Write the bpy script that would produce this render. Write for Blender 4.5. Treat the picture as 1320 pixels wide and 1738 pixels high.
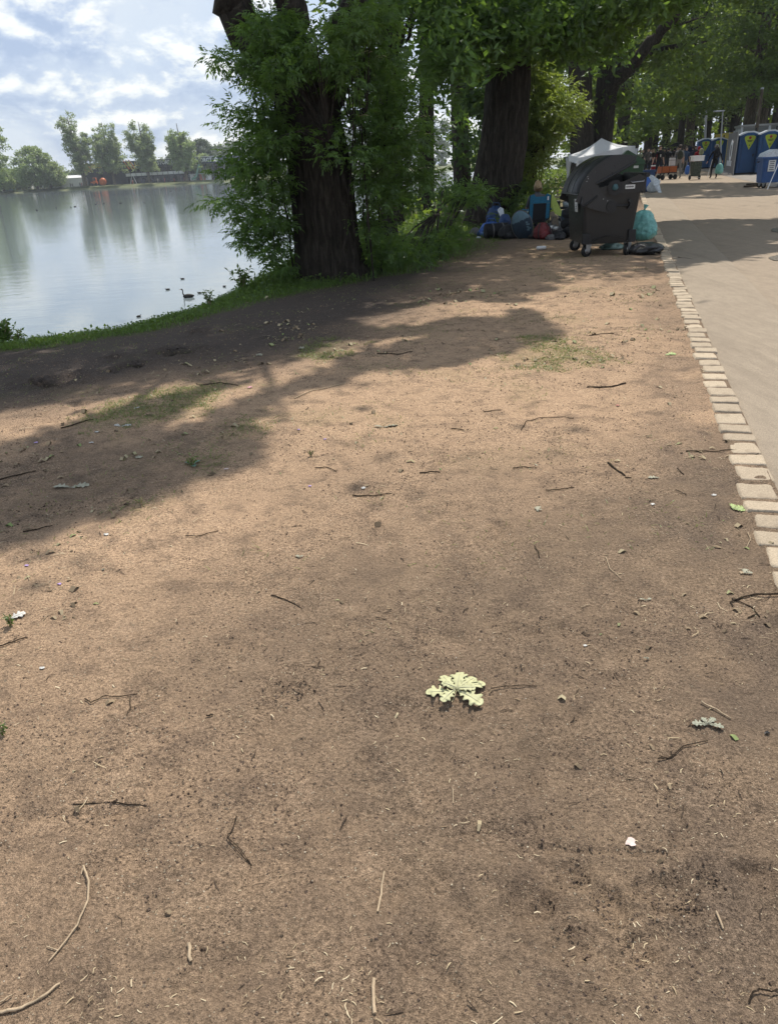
import bpy, bmesh, math, random
import numpy as np
from mathutils import Vector, Matrix, Euler
random.seed(7); rng = np.random.default_rng(11)
for o in list(bpy.data.objects): bpy.data.objects.remove(o)
SC = bpy.context.scene; COL = SC.collection
R = math.radians

# ------------------------------------------------------------------ camera
FPX = 1250.0; PITCH = R(25.1); ROLL = R(3.1); EYE = 1.5
fwd = Vector((0, math.cos(PITCH), -math.sin(PITCH)))
r0 = Vector((1, 0, 0)); u0 = Vector((0, math.sin(PITCH), math.cos(PITCH)))
rgt = math.cos(ROLL)*r0 - math.sin(ROLL)*u0
upv = math.sin(ROLL)*r0 + math.cos(ROLL)*u0
cd = bpy.data.cameras.new('camera'); cam = bpy.data.objects.new('camera', cd); COL.objects.link(cam)
m = Matrix((rgt, upv, -fwd)).transposed().to_4x4(); m.translation = (0, 0, EYE)
cam.matrix_world = m
cd.sensor_fit = 'VERTICAL'; cd.sensor_height = 36; cd.lens = FPX/1738*36
cd.clip_start = 0.05; cd.clip_end = 6000
SC.camera = cam

# ------------------------------------------------------------------ world, sun, exposure
SUN_AZ, SUN_EL = R(20), R(58)
SUNV = Vector((math.sin(SUN_AZ)*math.cos(SUN_EL), math.cos(SUN_AZ)*math.cos(SUN_EL), math.sin(SUN_EL)))
W = bpy.data.worlds.new("World"); SC.world = W; W.use_nodes = True
def build_world():
    nt = W.node_tree; N = nt.nodes; L = nt.links
    for n in list(N): N.remove(n)
    out = N.new('ShaderNodeOutputWorld')
    sky = N.new('ShaderNodeTexSky'); sky.sky_type = 'NISHITA'; sky.sun_disc = False
    sky.sun_elevation = SUN_EL; sky.sun_rotation = SUN_AZ
    b1 = N.new('ShaderNodeBackground'); b1.inputs['Strength'].default_value = 0.10
    L.new(sky.outputs[0], b1.inputs['Color'])
    tc = N.new('ShaderNodeTexCoord')
    sep = N.new('ShaderNodeSeparateXYZ'); L.new(tc.outputs['Generated'], sep.inputs[0])
    def math_(op, a, b=None, c=None):
        n = N.new('ShaderNodeMath'); n.operation = op
        for i, v in enumerate((a, b, c)):
            if v is None: continue
            if isinstance(v, (int, float)): n.inputs[i].default_value = v
            else: L.new(v, n.inputs[i])
        return n.outputs[0]
    z = math_('ADD', math_('MAXIMUM', sep.outputs['Z'], 0.0), 0.085)
    px = math_('DIVIDE', sep.outputs['X'], z); py = math_('DIVIDE', sep.outputs['Y'], z)
    cmb = N.new('ShaderNodeCombineXYZ'); L.new(px, cmb.inputs[0]); L.new(py, cmb.inputs[1])
    def noise(scale, det, rough, off=0.0, dist=0.0):
        mp = N.new('ShaderNodeMapping'); mp.inputs['Location'].default_value = (off, off*1.7, off*.3)
        mp.inputs['Scale'].default_value = (1.0, .8, 1)
        L.new(cmb.outputs[0], mp.inputs['Vector'])
        n = N.new('ShaderNodeTexNoise'); n.inputs['Scale'].default_value = scale
        n.inputs['Detail'].default_value = det; n.inputs['Roughness'].default_value = rough
        n.inputs['Distortion'].default_value = dist
        L.new(mp.outputs[0], n.inputs['Vector']); return n.outputs['Fac']
    def ramp(v, stops):
        n = N.new('ShaderNodeValToRGB'); e = n.color_ramp.elements
        while len(e) < len(stops): e.new(.5)
        for k, (p, c) in enumerate(stops): e[k].position = p; e[k].color = (*c, 1)
        L.new(v, n.inputs[0]); return n.outputs[0]
    def mix(f, a, b):
        n = N.new('ShaderNodeMix'); n.data_type = 'RGBA'
        if isinstance(f, (int, float)): n.inputs[0].default_value = f
        else: L.new(f, n.inputs[0])
        for s, v in ((6, a), (7, b)):
            if isinstance(v, tuple): n.inputs[s].default_value = (*v, 1)
            else: L.new(v, n.inputs[s])
        return n.outputs[2]
    def dnoise(scale, det, rough, dz=0.0, off=0.0, sz=2.3, dist=.25):
        mp = N.new('ShaderNodeMapping'); mp.inputs['Location'].default_value = (off, off*.7, dz); mp.inputs['Scale'].default_value = (1, 1, sz)
        L.new(tc.outputs['Generated'], mp.inputs['Vector']); n = N.new('ShaderNodeTexNoise'); n.inputs['Scale'].default_value = scale; n.inputs['Detail'].default_value = det
        n.inputs['Roughness'].default_value = rough; n.inputs['Distortion'].default_value = dist; L.new(mp.outputs[0], n.inputs['Vector']); return n.outputs['Fac']
    d0 = dnoise(8.5, 10, .60, 0, 4.1, 2.0, .1); d1 = dnoise(8.5, 5, .55, .028, 4.1, 2.0, .1); big = dnoise(2.6, 4, .5, 0, 5.0)
    lit = math_('ADD', .42, math_('MULTIPLY', math_('SUBTRACT', d0, d1), 5.0))
    cc = ramp(lit, [(.05, (.46, .57, .79)), (.38, (.62, .72, .90)), (.62, (.90, .95, 1.0)), (.85, (1.12, 1.14, 1.15))])
    veil = ramp(big, [(.35, (.66, .77, .94)), (.65, (.82, .89, .97))])
    cov = ramp(math_('ADD', math_('MULTIPLY', d0, .8), math_('MULTIPLY', big, .2)), [(.42, (0, 0, 0)), (.50, (1, 1, 1))])
    c2 = mix(cov, veil, cc)
    b2 = N.new('ShaderNodeBackground'); b2.inputs['Strength'].default_value = CLOUD
    L.new(c2, b2.inputs['Color'])
    ms = N.new('ShaderNodeMixShader'); ms.inputs[0].default_value = .86
    L.new(b1.outputs[0], ms.inputs[1]); L.new(b2.outputs[0], ms.inputs[2]); L.new(ms.outputs[0], out.inputs[0])
CLOUD = 0.74
build_world()
sd = bpy.data.lights.new('sun', 'SUN'); sd.energy = 4.3; sd.angle = R(.53); sd.color = (1, .93, .83)
sun = bpy.data.objects.new('sun', sd); COL.objects.link(sun)
sun.rotation_euler = SUNV.to_track_quat('Z', 'Y').to_euler()
VS = SC.view_settings; SC.display_settings.display_device = 'sRGB'
VS.view_transform = 'Standard'; VS.look = 'None'; VS.exposure = 0.42; VS.gamma = 1.0; VS.use_curve_mapping = False
SC.cycles.max_bounces = 6; SC.cycles.diffuse_bounces = 3; SC.cycles.transmission_bounces = 3
SC.cycles.glossy_bounces = 3; SC.cycles.use_denoising = True
SC.cycles.caustics_reflective = False; SC.cycles.caustics_refractive = False

# ------------------------------------------------------------------ placing helpers
def ray(px, py): return fwd + rgt*((px-660)/FPX) - upv*((py-869)/FPX)
def G(px, py, z=0.0):
    d = ray(px, py); t = (z-EYE)/d.z; return Vector((d.x*t, d.y*t, z))
def AT(px, py, y):
    d = ray(px, py); t = y/d.y; return Vector((d.x*t, y, EYE+d.z*t))
def AX(px, y, py=262): return AT(px, py, y).x      # x on the bearing of column px at depth y

# ------------------------------------------------------------------ noise (numpy)
_perm = rng.permutation(512)
def vnoise(x, y, seed=0):
    xi = np.floor(x).astype(np.int64); yi = np.floor(y).astype(np.int64); xf = x-xi; yf = y-yi
    u = xf*xf*(3-2*xf); v = yf*yf*(3-2*yf)
    def h(a, b): return _perm[(_perm[(a+seed*37) & 511]+b) & 511]/511.0
    return (h(xi, yi)*(1-u)+h(xi+1, yi)*u)*(1-v)+(h(xi, yi+1)*(1-u)+h(xi+1, yi+1)*u)*v
def fbm(x, y, o=4, seed=0, g=.5):
    s = 0; a = 1; t = 0
    for k in range(o):
        s = s+a*vnoise(x*2**k+k*13.7, y*2**k-k*7.3, seed+k); t += a; a *= g
    return s/t
def sstep(a, b, x):
    t = np.clip((x-a)/(b-a), 0, 1); return t*t*(3-2*t)

# shore line (crest of the bank), water lies to its left
SHORE = np.array([(-300, -60), (-60, 3), (-14, 8.9), (-6.5, 8.6), (-4.1, 8.25), (-3.0, 8.85), (-2.4, 10.0), (-1.75, 12.3), (-1.5, 14), (-.9, 19), (.3, 27), (4.5, 46), (16, 86), (60, 220), (95, 330)], float)
def shore_d(x, y):
    """signed distance to the crest, positive over the water"""
    x = np.asarray(x, float); y = np.asarray(y, float)
    best = np.full(x.shape, 1e9); sg = np.ones(x.shape)
    for (ax, ay), (bx, by) in zip(SHORE[:-1], SHORE[1:]):
        dx, dy = bx-ax, by-ay; l2 = dx*dx+dy*dy
        t = np.clip(((x-ax)*dx+(y-ay)*dy)/l2, 0, 1)
        ex = x-(ax+t*dx); ey = y-(ay+t*dy); d = np.hypot(ex, ey)
        c = dx*(y-ay)-dy*(x-ax); w = d < best-1e-9
        best = np.where(w, d, best); sg = np.where(w, np.sign(c), sg)
    return best*sg
WATER = -0.9
KX = lambda y: .70+.314*y           # left edge of the kerb stones
def hland(x, y, fine=True):
    d = shore_d(x, y)
    z = -2.3*sstep(-.15, 2.6, d)
    z = z-.05*sstep(-2.2, 0, d)
    off = x-KX(y)
    nat = sstep(-.05, -.35, off)
    z = z+nat*(.05*(fbm(x*.45, y*.45, 3, 5)-.5))
    z = z-.012*sstep(.0, -.06, off)*sstep(-.5, -.1, off)
    if fine:
        rough = .35+1.0*sstep(.45, .7, fbm(x*.8+9, y*.8, 3, 21))
        z = z+nat*(rough*.020*(fbm(x*5, y*5, 4, 2)-.5)+.007*(fbm(x*22, y*22, 3, 8)-.5)*rough)
        z = z-nat*.010*sstep(.60, .74, fbm(x*9, y*7, 3, 31))*rough
    return z
def hz(x, y): return float(hland(np.array([float(x)]), np.array([float(y)]))[0])
def GP(px, py, dz=0.0):
    p = G(px, py)
    for _ in range(2): p = G(px, py, hz(p.x, p.y))
    p.z += dz; return p

# sun patches of the photograph, as polygons on the ground: crowns leave these open
def poly(pts): return np.array([tuple(G(*p))[:2] for p in pts])
LIT = [poly([(-900, 1150), (0, 925), (60, 905), (200, 872), (300, 815), (440, 772), (405, 725), (440, 690), (560, 645), (640, 622), (780, 612), (880, 595), (945, 572), (925, 545), (870, 520), (900, 500), (1000, 478), (1060, 478), (1110, 465), (1160, 456), (1240, 444), (1320, 428), (1700, 418), (3200, 900), (2600, 2600), (-1500, 2600)]),
       poly([(-60, 765), (-60, 708), (130, 682), (250, 660), (340, 645), (335, 662), (200, 695), (110, 728)]),
       poly([(240, 745), (300, 690), (420, 650), (500, 600), (560, 577), (740, 560), (745, 572), (620, 592), (520, 636), (430, 680), (340, 722)]),
       poly([(570, 543), (700, 516), (830, 506), (905, 520), (850, 540), (760, 543), (650, 556)]),
       poly([(1092, 337), (1112, 375), (1180, 370), (1320, 367), (1800, 360), (1800, 322), (1320, 331), (1200, 338)]),
       poly([(1090, 300), (1095, 309), (1240, 307), (1300, 303), (1300, 298)]),
       poly([(672, 345), (760, 345), (745, 398), (690, 404), (640, 430), (618, 415)])]
LIT3 = [(AT(910, 150, 21.5), 1.6), (AT(940, 210, 21.3), 1.6), (AT(895, 300, 21.5), 1.3), (AT(1022, 248, 36), 2.1)]     # shrub that stands in the sun
def inpoly(P, x, y):
    c = np.zeros(x.shape, bool); n = len(P); j = n-1
    for i in range(n):
        xi, yi = P[i]; xj, yj = P[j]
        c ^= ((yi > y) != (yj > y)) & (x < (xj-xi)*(y-yi)/(yj-yi+1e-12)+xi); j = i
    return c
def sunfilter(P, keep=.015):
    """drop leaves whose shadow would fall on the open patches"""
    if len(P) == 0: return P
    t = P[:, 2]/SUNV.z; gx = P[:, 0]-SUNV.x*t; gy = P[:, 1]-SUNV.y*t
    jx = gx+.22*(fbm(gx*2.2, gy*2.2, 3, 40)-.5); jy = gy+.5*(fbm(gx*2.2+50, gy*2.2, 3, 43)-.5)
    lit = np.zeros(len(P), bool)
    for q in LIT: lit |= inpoly(q, jx, jy)
    for c, rr_ in LIT3:
        q = P-np.array(c); w = q@np.array(SUNV); dd = np.linalg.norm(q-w[:, None]*np.array(SUNV), axis=1)
        lit |= (w > rr_*.8) & (dd < rr_)
    return P[~lit | (rng.random(len(P)) < keep)]

# ------------------------------------------------------------------ materials
MATS = {}
class NT:
    def __init__(s, name):
        s.m = bpy.data.materials.new(name); s.m.use_nodes = True; s.t = s.m.node_tree
        s.N = s.t.nodes; s.L = s.t.links; s.b = s.N['Principled BSDF']; s.out = s.N['Material Output']
    def n(s, kind, **kw):
        n = s.N.new(kind)
        for k, v in kw.items():
            if hasattr(n, k) and k not in n.inputs.keys(): setattr(n, k, v)
        return n
    def lk(s, a, b): s.L.new(a, b)
    def co(s, scale=(1, 1, 1), kind='Object'):
        tc = s.N.new('ShaderNodeTexCoord'); mp = s.N.new('ShaderNodeMapping'); mp.inputs['Scale'].default_value = scale
        s.lk(tc.outputs[kind], mp.inputs[0]); return mp.outputs[0]
    def noise(s, scale, det=4, rough=.55, vec=None, dist=0):
        n = s.N.new('ShaderNodeTexNoise'); n.inputs['Scale'].default_value = scale; n.inputs['Detail'].default_value = det
        n.inputs['Roughness'].default_value = rough; n.inputs['Distortion'].default_value = dist
        s.lk(vec if vec is not None else s.co(), n.inputs['Vector']); return n.outputs['Fac']
    def vor(s, scale, vec=None, feat='F1', out='Distance'):
        n = s.N.new('ShaderNodeTexVoronoi'); n.inputs['Scale'].default_value = scale; n.feature = feat
        s.lk(vec if vec is not None else s.co(), n.inputs['Vector']); return n.outputs[out]
    def ramp(s, v, stops, interp='LINEAR'):
        n = s.N.new('ShaderNodeValToRGB'); e = n.color_ramp.elements; n.color_ramp.interpolation = interp
        while len(e) < len(stops): e.new(.5)
        for k, (p, c) in enumerate(stops):
            if isinstance(c, (int, float)): c = (c, c, c)
            e[k].position = p; e[k].color = (*c, 1)
        s.lk(v, n.inputs[0]); return n.outputs[0]
    def mix(s, f, a, b, mode='MIX'):
        n = s.N.new('ShaderNodeMix'); n.data_type = 'RGBA'; n.blend_type = mode
        if isinstance(f, (int, float)): n.inputs[0].default_value = f
        else: s.lk(f, n.inputs[0])
        for i, v in ((6, a), (7, b)):
            if isinstance(v, tuple): n.inputs[i].default_value = (*v, 1)
            else: s.lk(v, n.inputs[i])
        return n.outputs[2]
    def mth(s, op, a, b=0.0):
        n = s.N.new('ShaderNodeMath'); n.operation = op
        for i, v in enumerate((a, b)):
            if isinstance(v, (int, float)): n.inputs[i].default_value = v
            else: s.lk(v, n.inputs[i])
        return n.outputs[0]
    def attr(s, name):
        n = s.N.new('ShaderNodeAttribute'); n.attribute_name = name; return n.outputs['Fac']
    def bump(s, h, strength=.5, dist=.01, normal=None):
        n = s.N.new('ShaderNodeBump'); n.inputs['Strength'].default_value = strength; n.inputs['Distance'].default_value = dist
        s.lk(h, n.inputs['Height'])
        if normal is not None: s.lk(normal, n.inputs['Normal'])
        return n.outputs[0]
    def set(s, **kw):
        for k, v in kw.items():
            k = {'rough': 'Roughness', 'color': 'Base Color', 'metal': 'Metallic', 'spec': 'Specular IOR Level', 'normal': 'Normal', 'trans': 'Transmission Weight', 'ior': 'IOR', 'alpha': 'Alpha'}[k]
            if isinstance(v, tuple): s.b.inputs[k].default_value = (*v, 1)
            elif isinstance(v, (int, float)): s.b.inputs[k].default_value = v
            else: s.lk(v, s.b.inputs[k])
        return s.m

def plain(name, c, rough=.6, metal=0, var=.25, scale=14, bump=.25, spec=.4):
    """a painted / moulded / cloth surface with grime, fine relief and uneven gloss"""
    if name in MATS: return MATS[name]
    t = NT(name); n = t.noise(scale, 5, .6); n2 = t.noise(scale*6, 3, .6)
    dark = tuple(x*(1-var) for x in c); lite = tuple(min(1, x*(1+var*.5)) for x in c)
    col = t.ramp(n, [(.3, dark), (.7, lite)])
    t.set(color=col, rough=t.ramp(n2, [(.3, max(0, rough-.1)), (.7, min(1, rough+.12))]), metal=metal, spec=spec, normal=t.bump(t.mth('ADD', n, n2), bump, .004))
    MATS[name] = t.m; return t.m

def leafmat(name, a, b, tr, glossy=.05):
    t = NT(name); v = t.attr('v'); n = t.N
    col = t.ramp(v, [(0, a), (.6, b), (1, tuple(x*1.35 for x in b))])
    trc = t.ramp(v, [(0, tuple(x*.8 for x in tr)), (1, tr)])
    d = n.new('ShaderNodeBsdfDiffuse'); t.lk(col, d.inputs[0])
    tl = n.new('ShaderNodeBsdfTranslucent'); t.lk(trc, tl.inputs[0])
    ad = n.new('ShaderNodeMixShader'); ad.inputs[0].default_value = .45; t.lk(d.outputs[0], ad.inputs[1]); t.lk(tl.outputs[0], ad.inputs[2])
    g = n.new('ShaderNodeBsdfGlossy'); g.inputs['Roughness'].default_value = .42; g.inputs[0].default_value = (.9, .95, 1, 1)
    m2 = n.new('ShaderNodeMixShader'); m2.inputs[0].default_value = glossy
    t.lk(ad.outputs[0], m2.inputs[1]); t.lk(g.outputs[0], m2.inputs[2]); t.lk(m2.outputs[0], t.out.inputs[0])
    MATS[name] = t.m; return t.m
M_ELDER = leafmat('elder_leaf', (.038, .072, .016), (.070, .130, .026), (.20, .34, .045), .03)
M_WOOD = leafmat('woodland_leaf', (.026, .050, .013), (.055, .098, .023), (.25, .36, .045), .03)
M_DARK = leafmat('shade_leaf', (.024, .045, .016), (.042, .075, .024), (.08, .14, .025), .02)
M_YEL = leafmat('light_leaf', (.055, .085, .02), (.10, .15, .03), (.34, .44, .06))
M_POP = leafmat('poplar_leaf', (.11, .145, .065), (.19, .24, .11), (.42, .52, .20))
M_WILL = leafmat('lime_leaf', (.10, .15, .05), (.18, .25, .08), (.34, .44, .12))
M_FAR = leafmat('far_leaf', (.045, .072, .040), (.08, .11, .06), (.12, .16, .07))
M_GRASS = leafmat('grass_blade', (.05, .10, .02), (.10, .17, .03), (.20, .30, .05), .03)
M_DRYG = leafmat('dry_grass', (.14, .17, .05), (.22, .25, .09), (.24, .28, .08), .03)

def barkmat(name, a, b, sc=1.0):
    t = NT(name); v = t.co((9*sc, 9*sc, 1.6*sc)); n = t.noise(1.6, 8, .65, v, .6); n2 = t.noise(5, 4, .6, t.co((6, 6, 6)))
    col = t.ramp(n, [(.28, tuple(x*.35 for x in a)), (.5, a), (.72, b)])
    col = t.mix(t.ramp(n2, [(.55, 0), (.75, .5)]), col, (b[0]*.75, b[1]*.95, b[2]*.6))
    t.set(color=col, rough=.92, spec=.15, normal=t.bump(t.mth('ADD', n, t.mth('MULTIPLY', n2, .3)), 1.0, .06))
    MATS[name] = t.m; return t.m
M_BARK = barkmat('bark_dark', (.036, .030, .025), (.085, .072, .060))
M_BARK2 = barkmat('bark_brown', (.10, .080, .060), (.20, .17, .13))
M_STICKD = barkmat('stick_dark', (.075, .054, .038), (.17, .13, .095), 6)
M_STICKP = plain('stick_pale', (.40, .31, .21), .8, 0, .3, 60, .4, .15)

# ------------------------------------------------------------------ object helpers
def link(o, parent=None):
    COL.objects.link(o)
    if parent is not None: o.parent = parent
    return o
def tag(o, label=None, cat=None, group=None, kind=None):
    if label: o['label'] = label
    if cat: o['category'] = cat
    if group: o['group'] = group
    if kind: o['kind'] = kind
    return o
def empty(name, loc, label, cat, group=None, rz=0):
    o = bpy.data.objects.new(name, None); o.empty_display_size = .1; o.location = loc; o.rotation_euler = (0, 0, rz); link(o)
    return tag(o, label, cat, group)
def newmesh(name, V, F):
    me = bpy.data.meshes.new(name); me.from_pydata([tuple(v) for v in V], [], F); me.update(); return me
def npmesh(name, V, Q, attrs=None, smooth=False):
    """V (n,3), Q (m,k) faces of k corners, fast"""
    me = bpy.data.meshes.new(name); V = np.ascontiguousarray(V, np.float32); Q = np.ascontiguousarray(Q, np.int32)
    k = Q.shape[1]; me.vertices.add(len(V)); me.vertices.foreach_set('co', V.ravel())
    me.loops.add(Q.size); me.loops.foreach_set('vertex_index', Q.ravel())
    me.polygons.add(len(Q)); me.polygons.foreach_set('loop_start', np.arange(0, Q.size, k, dtype=np.int32))
    try: me.polygons.foreach_set('loop_total', np.full(len(Q), k, np.int32))
    except Exception: pass
    for a, v in (attrs or {}).items():
        at = me.attributes.new(a, 'FLOAT', 'POINT'); at.data.foreach_set('value', np.ascontiguousarray(v, np.float32))
    me.polygons.foreach_set('use_smooth', np.full(len(Q), smooth, bool))
    me.update(calc_edges=True); return me
class MB:
    def __init__(s): s.v = []; s.f = []; s.m = []; s.sm = []
    def add(s, V, F, mi=0, sm=False):
        o = len(s.v); s.v += [tuple(p) for p in V]; s.f += [tuple(i+o for i in f) for f in F]; s.m += [mi]*len(F); s.sm += [sm]*len(F); return s
    def box(s, c, d, M=None, mi=0):
        x, y, z = [q/2 for q in d]; c = Vector(c)
        V = [Vector((a*x, b*y, e*z)) for e in (-1, 1) for b in (-1, 1) for a in (-1, 1)]
        V = [(M @ v if M else v)+c for v in V]
        return s.add(V, [(0, 2, 3, 1), (4, 5, 7, 6), (0, 1, 5, 4), (2, 6, 7, 3), (0, 4, 6, 2), (1, 3, 7, 5)], mi)
    def prism(s, pts, vec, mi=0, sm=False):
        n = len(pts); vec = Vector(vec); V = [Vector(p) for p in pts]+[Vector(p)+vec for p in pts]
        s.add(V, [tuple(reversed(range(n))), tuple(range(n, 2*n))], mi)
        return s.add(V, [(i, (i+1) % n, n+(i+1) % n, n+i) for i in range(n)], mi, sm)
    def tube(s, pts, rad, seg=8, cap=True, mi=0, jit=0.0):
        pts = [Vector(p) for p in pts]; n = len(pts)
        if isinstance(rad, (int, float)): rad = [rad]*n
        V = []; prev = None
        for i, p in enumerate(pts):
            t = (pts[min(i+1, n-1)]-pts[max(i-1, 0)]).normalized()
            a = prev-prev.dot(t)*t if prev else t.orthogonal()
            a.normalize(); b = t.cross(a); prev = a
            for k in range(seg):
                q = 2*math.pi*k/seg; rr = rad[i]*(1+(random.uniform(-jit, jit) if jit else 0))
                V.append(p+(a*math.cos(q)+b*math.sin(q))*rr)
        F = [(i*seg+k, i*seg+(k+1) % seg, (i+1)*seg+(k+1) % seg, (i+1)*seg+k) for i in range(n-1) for k in range(seg)]
        s.add(V, F, mi, True)
        if cap: s.add(V[:seg], [tuple(reversed(range(seg)))], mi); s.add(V[-seg:], [tuple(range(seg))], mi)
        return s
    def lathe(s, prof, seg=16, M=None, mi=0, c=(0, 0, 0)):
        c = Vector(c); V = []
        for r, z in prof:
            for k in range(seg):
                q = 2*math.pi*k/seg; v = Vector((r*math.cos(q), r*math.sin(q), z)); V.append((M @ v if M else v)+c)
        F = [(i*seg+k, i*seg+(k+1) % seg, (i+1)*seg+(k+1) % seg, (i+1)*seg+k) for i in range(len(prof)-1) for k in range(seg)]
        s.add(V, F, mi, True)
        if prof[0][0] > 1e-4: s.add(V[:seg], [tuple(reversed(range(seg)))], mi)
        if prof[-1][0] > 1e-4: s.add(V[-seg:], [tuple(range(seg))], mi)
        return s
    def mesh(s, name):
        me = newmesh(name, s.v, s.f)
        me.polygons.foreach_set('use_smooth', s.sm); me.polygons.foreach_set('material_index', s.m); return me
    def build(s, name, mat, parent=None, bevel=0, loc=None):
        me = s.mesh(name)
        for x in (mat if isinstance(mat, (list, tuple)) else [mat]): me.materials.append(x)
        o = link(bpy.data.objects.new(name, me), parent)
        if loc is not None: o.location = loc
        if bevel:
            b = o.modifiers.new('bevel', 'BEVEL'); b.width = bevel; b.segments = 2; b.limit_method = 'ANGLE'
        return o
def arr(me, name, mat, parent=None):
    me.materials.append(mat); return link(bpy.data.objects.new(name, me), parent)
def copy_tree(o, parent=None):
    c = o.copy(); COL.objects.link(c); c.parent = parent
    for ch in list(o.children): copy_tree(ch, c)
    return c

# ------------------------------------------------------------------ leaves (numpy)
def unit(v): return v/(np.linalg.norm(v, axis=1, keepdims=True)+1e-9)
def leafquads(P, size, flat=.5, width=.5, droop=0.0, A=None):
    n = len(P); size = np.broadcast_to(np.asarray(size, float), (n,))[:, None]
    if A is None: A = rng.normal(size=(n, 3)); A[:, 2] = A[:, 2]*(1-flat)-droop
    A = unit(A); Z = rng.normal(size=(n, 3))*(1-flat)+np.array([0, 0, 1.0])*flat*1.5
    B = unit(np.cross(A, Z)); C = np.cross(A, B)
    V = np.stack([P, P+A*size*.5+B*size*width*.5+C*size*.06, P+A*size, P+A*size*.5-B*size*width*.5+C*size*.06], 1).reshape(-1, 3)
    Q = np.arange(4*n).reshape(n, 4)
    return V, Q, np.repeat(rng.random(n), 4)
def compound(P, D, size, nl=3, lw=.36):
    """pinnate leaves: rachis from P along D with nl pairs and a tip leaflet"""
    n = len(P); D = unit(D); up = np.array([0, 0, 1.0])+rng.normal(size=(n, 3))*.35
    B = unit(np.cross(D, up)); U = np.cross(B, D); size = size[:, None]; out = []; val = rng.random(n)
    for k in range(nl):
        base = P+D*size*(.25+.62*k/nl)-U*size*.10*(k/nl)**2
        for sgn in (-1, 1):
            a = unit(D*.55+B*sgn*.9-U*.25+rng.normal(size=(n, 3))*.12); out.append((base, a, size*(.52-.05*k)))
    out.append((P+D*size*.85-U*size*.10, unit(D-U*.3+rng.normal(size=(n, 3))*.1), size*.55))
    Vs = []; vals = []
    for b, a, s in out:
        w = unit(np.cross(a, U+rng.normal(size=(n, 3))*.25)); c = np.cross(w, a)
        Vs.append(np.stack([b, b+a*s*.42+w*s*lw*.5+c*s*.05, b+a*s-c*s*.10, b+a*s*.42-w*s*lw*.5+c*s*.05], 1).reshape(-1, 3)); vals.append(np.repeat(np.clip(val+rng.normal(size=n)*.12, 0, 1), 4))
    V = np.concatenate(Vs); return V, np.arange(len(V)).reshape(-1, 4), np.concatenate(vals)
def join(parts):
    Vs, Qs, vs = [], [], []; o = 0
    for V, Q, v in parts:
        Vs.append(V); Qs.append(Q+o); vs.append(v); o += len(V)
    return np.concatenate(Vs), np.concatenate(Qs), np.concatenate(vs)
def leafobj(name, parts, mat, parent):
    V, Q, v = join(parts); return arr(npmesh(name, V, Q, {'v': v}), name, mat, parent)
def clumps(C, rad, n, sq=.75):
    """n points around every clump centre, denser on the clump's skin"""
    C = np.asarray(C); k = len(C); rad = np.broadcast_to(np.asarray(rad, float), (k,))
    D = unit(rng.normal(size=(k*n, 3))); r = np.repeat(rad, n)*(rng.random(k*n)**.45); P = np.repeat(C, n, 0)+D*r[:, None]*np.array([1, 1, sq]); return P
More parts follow.
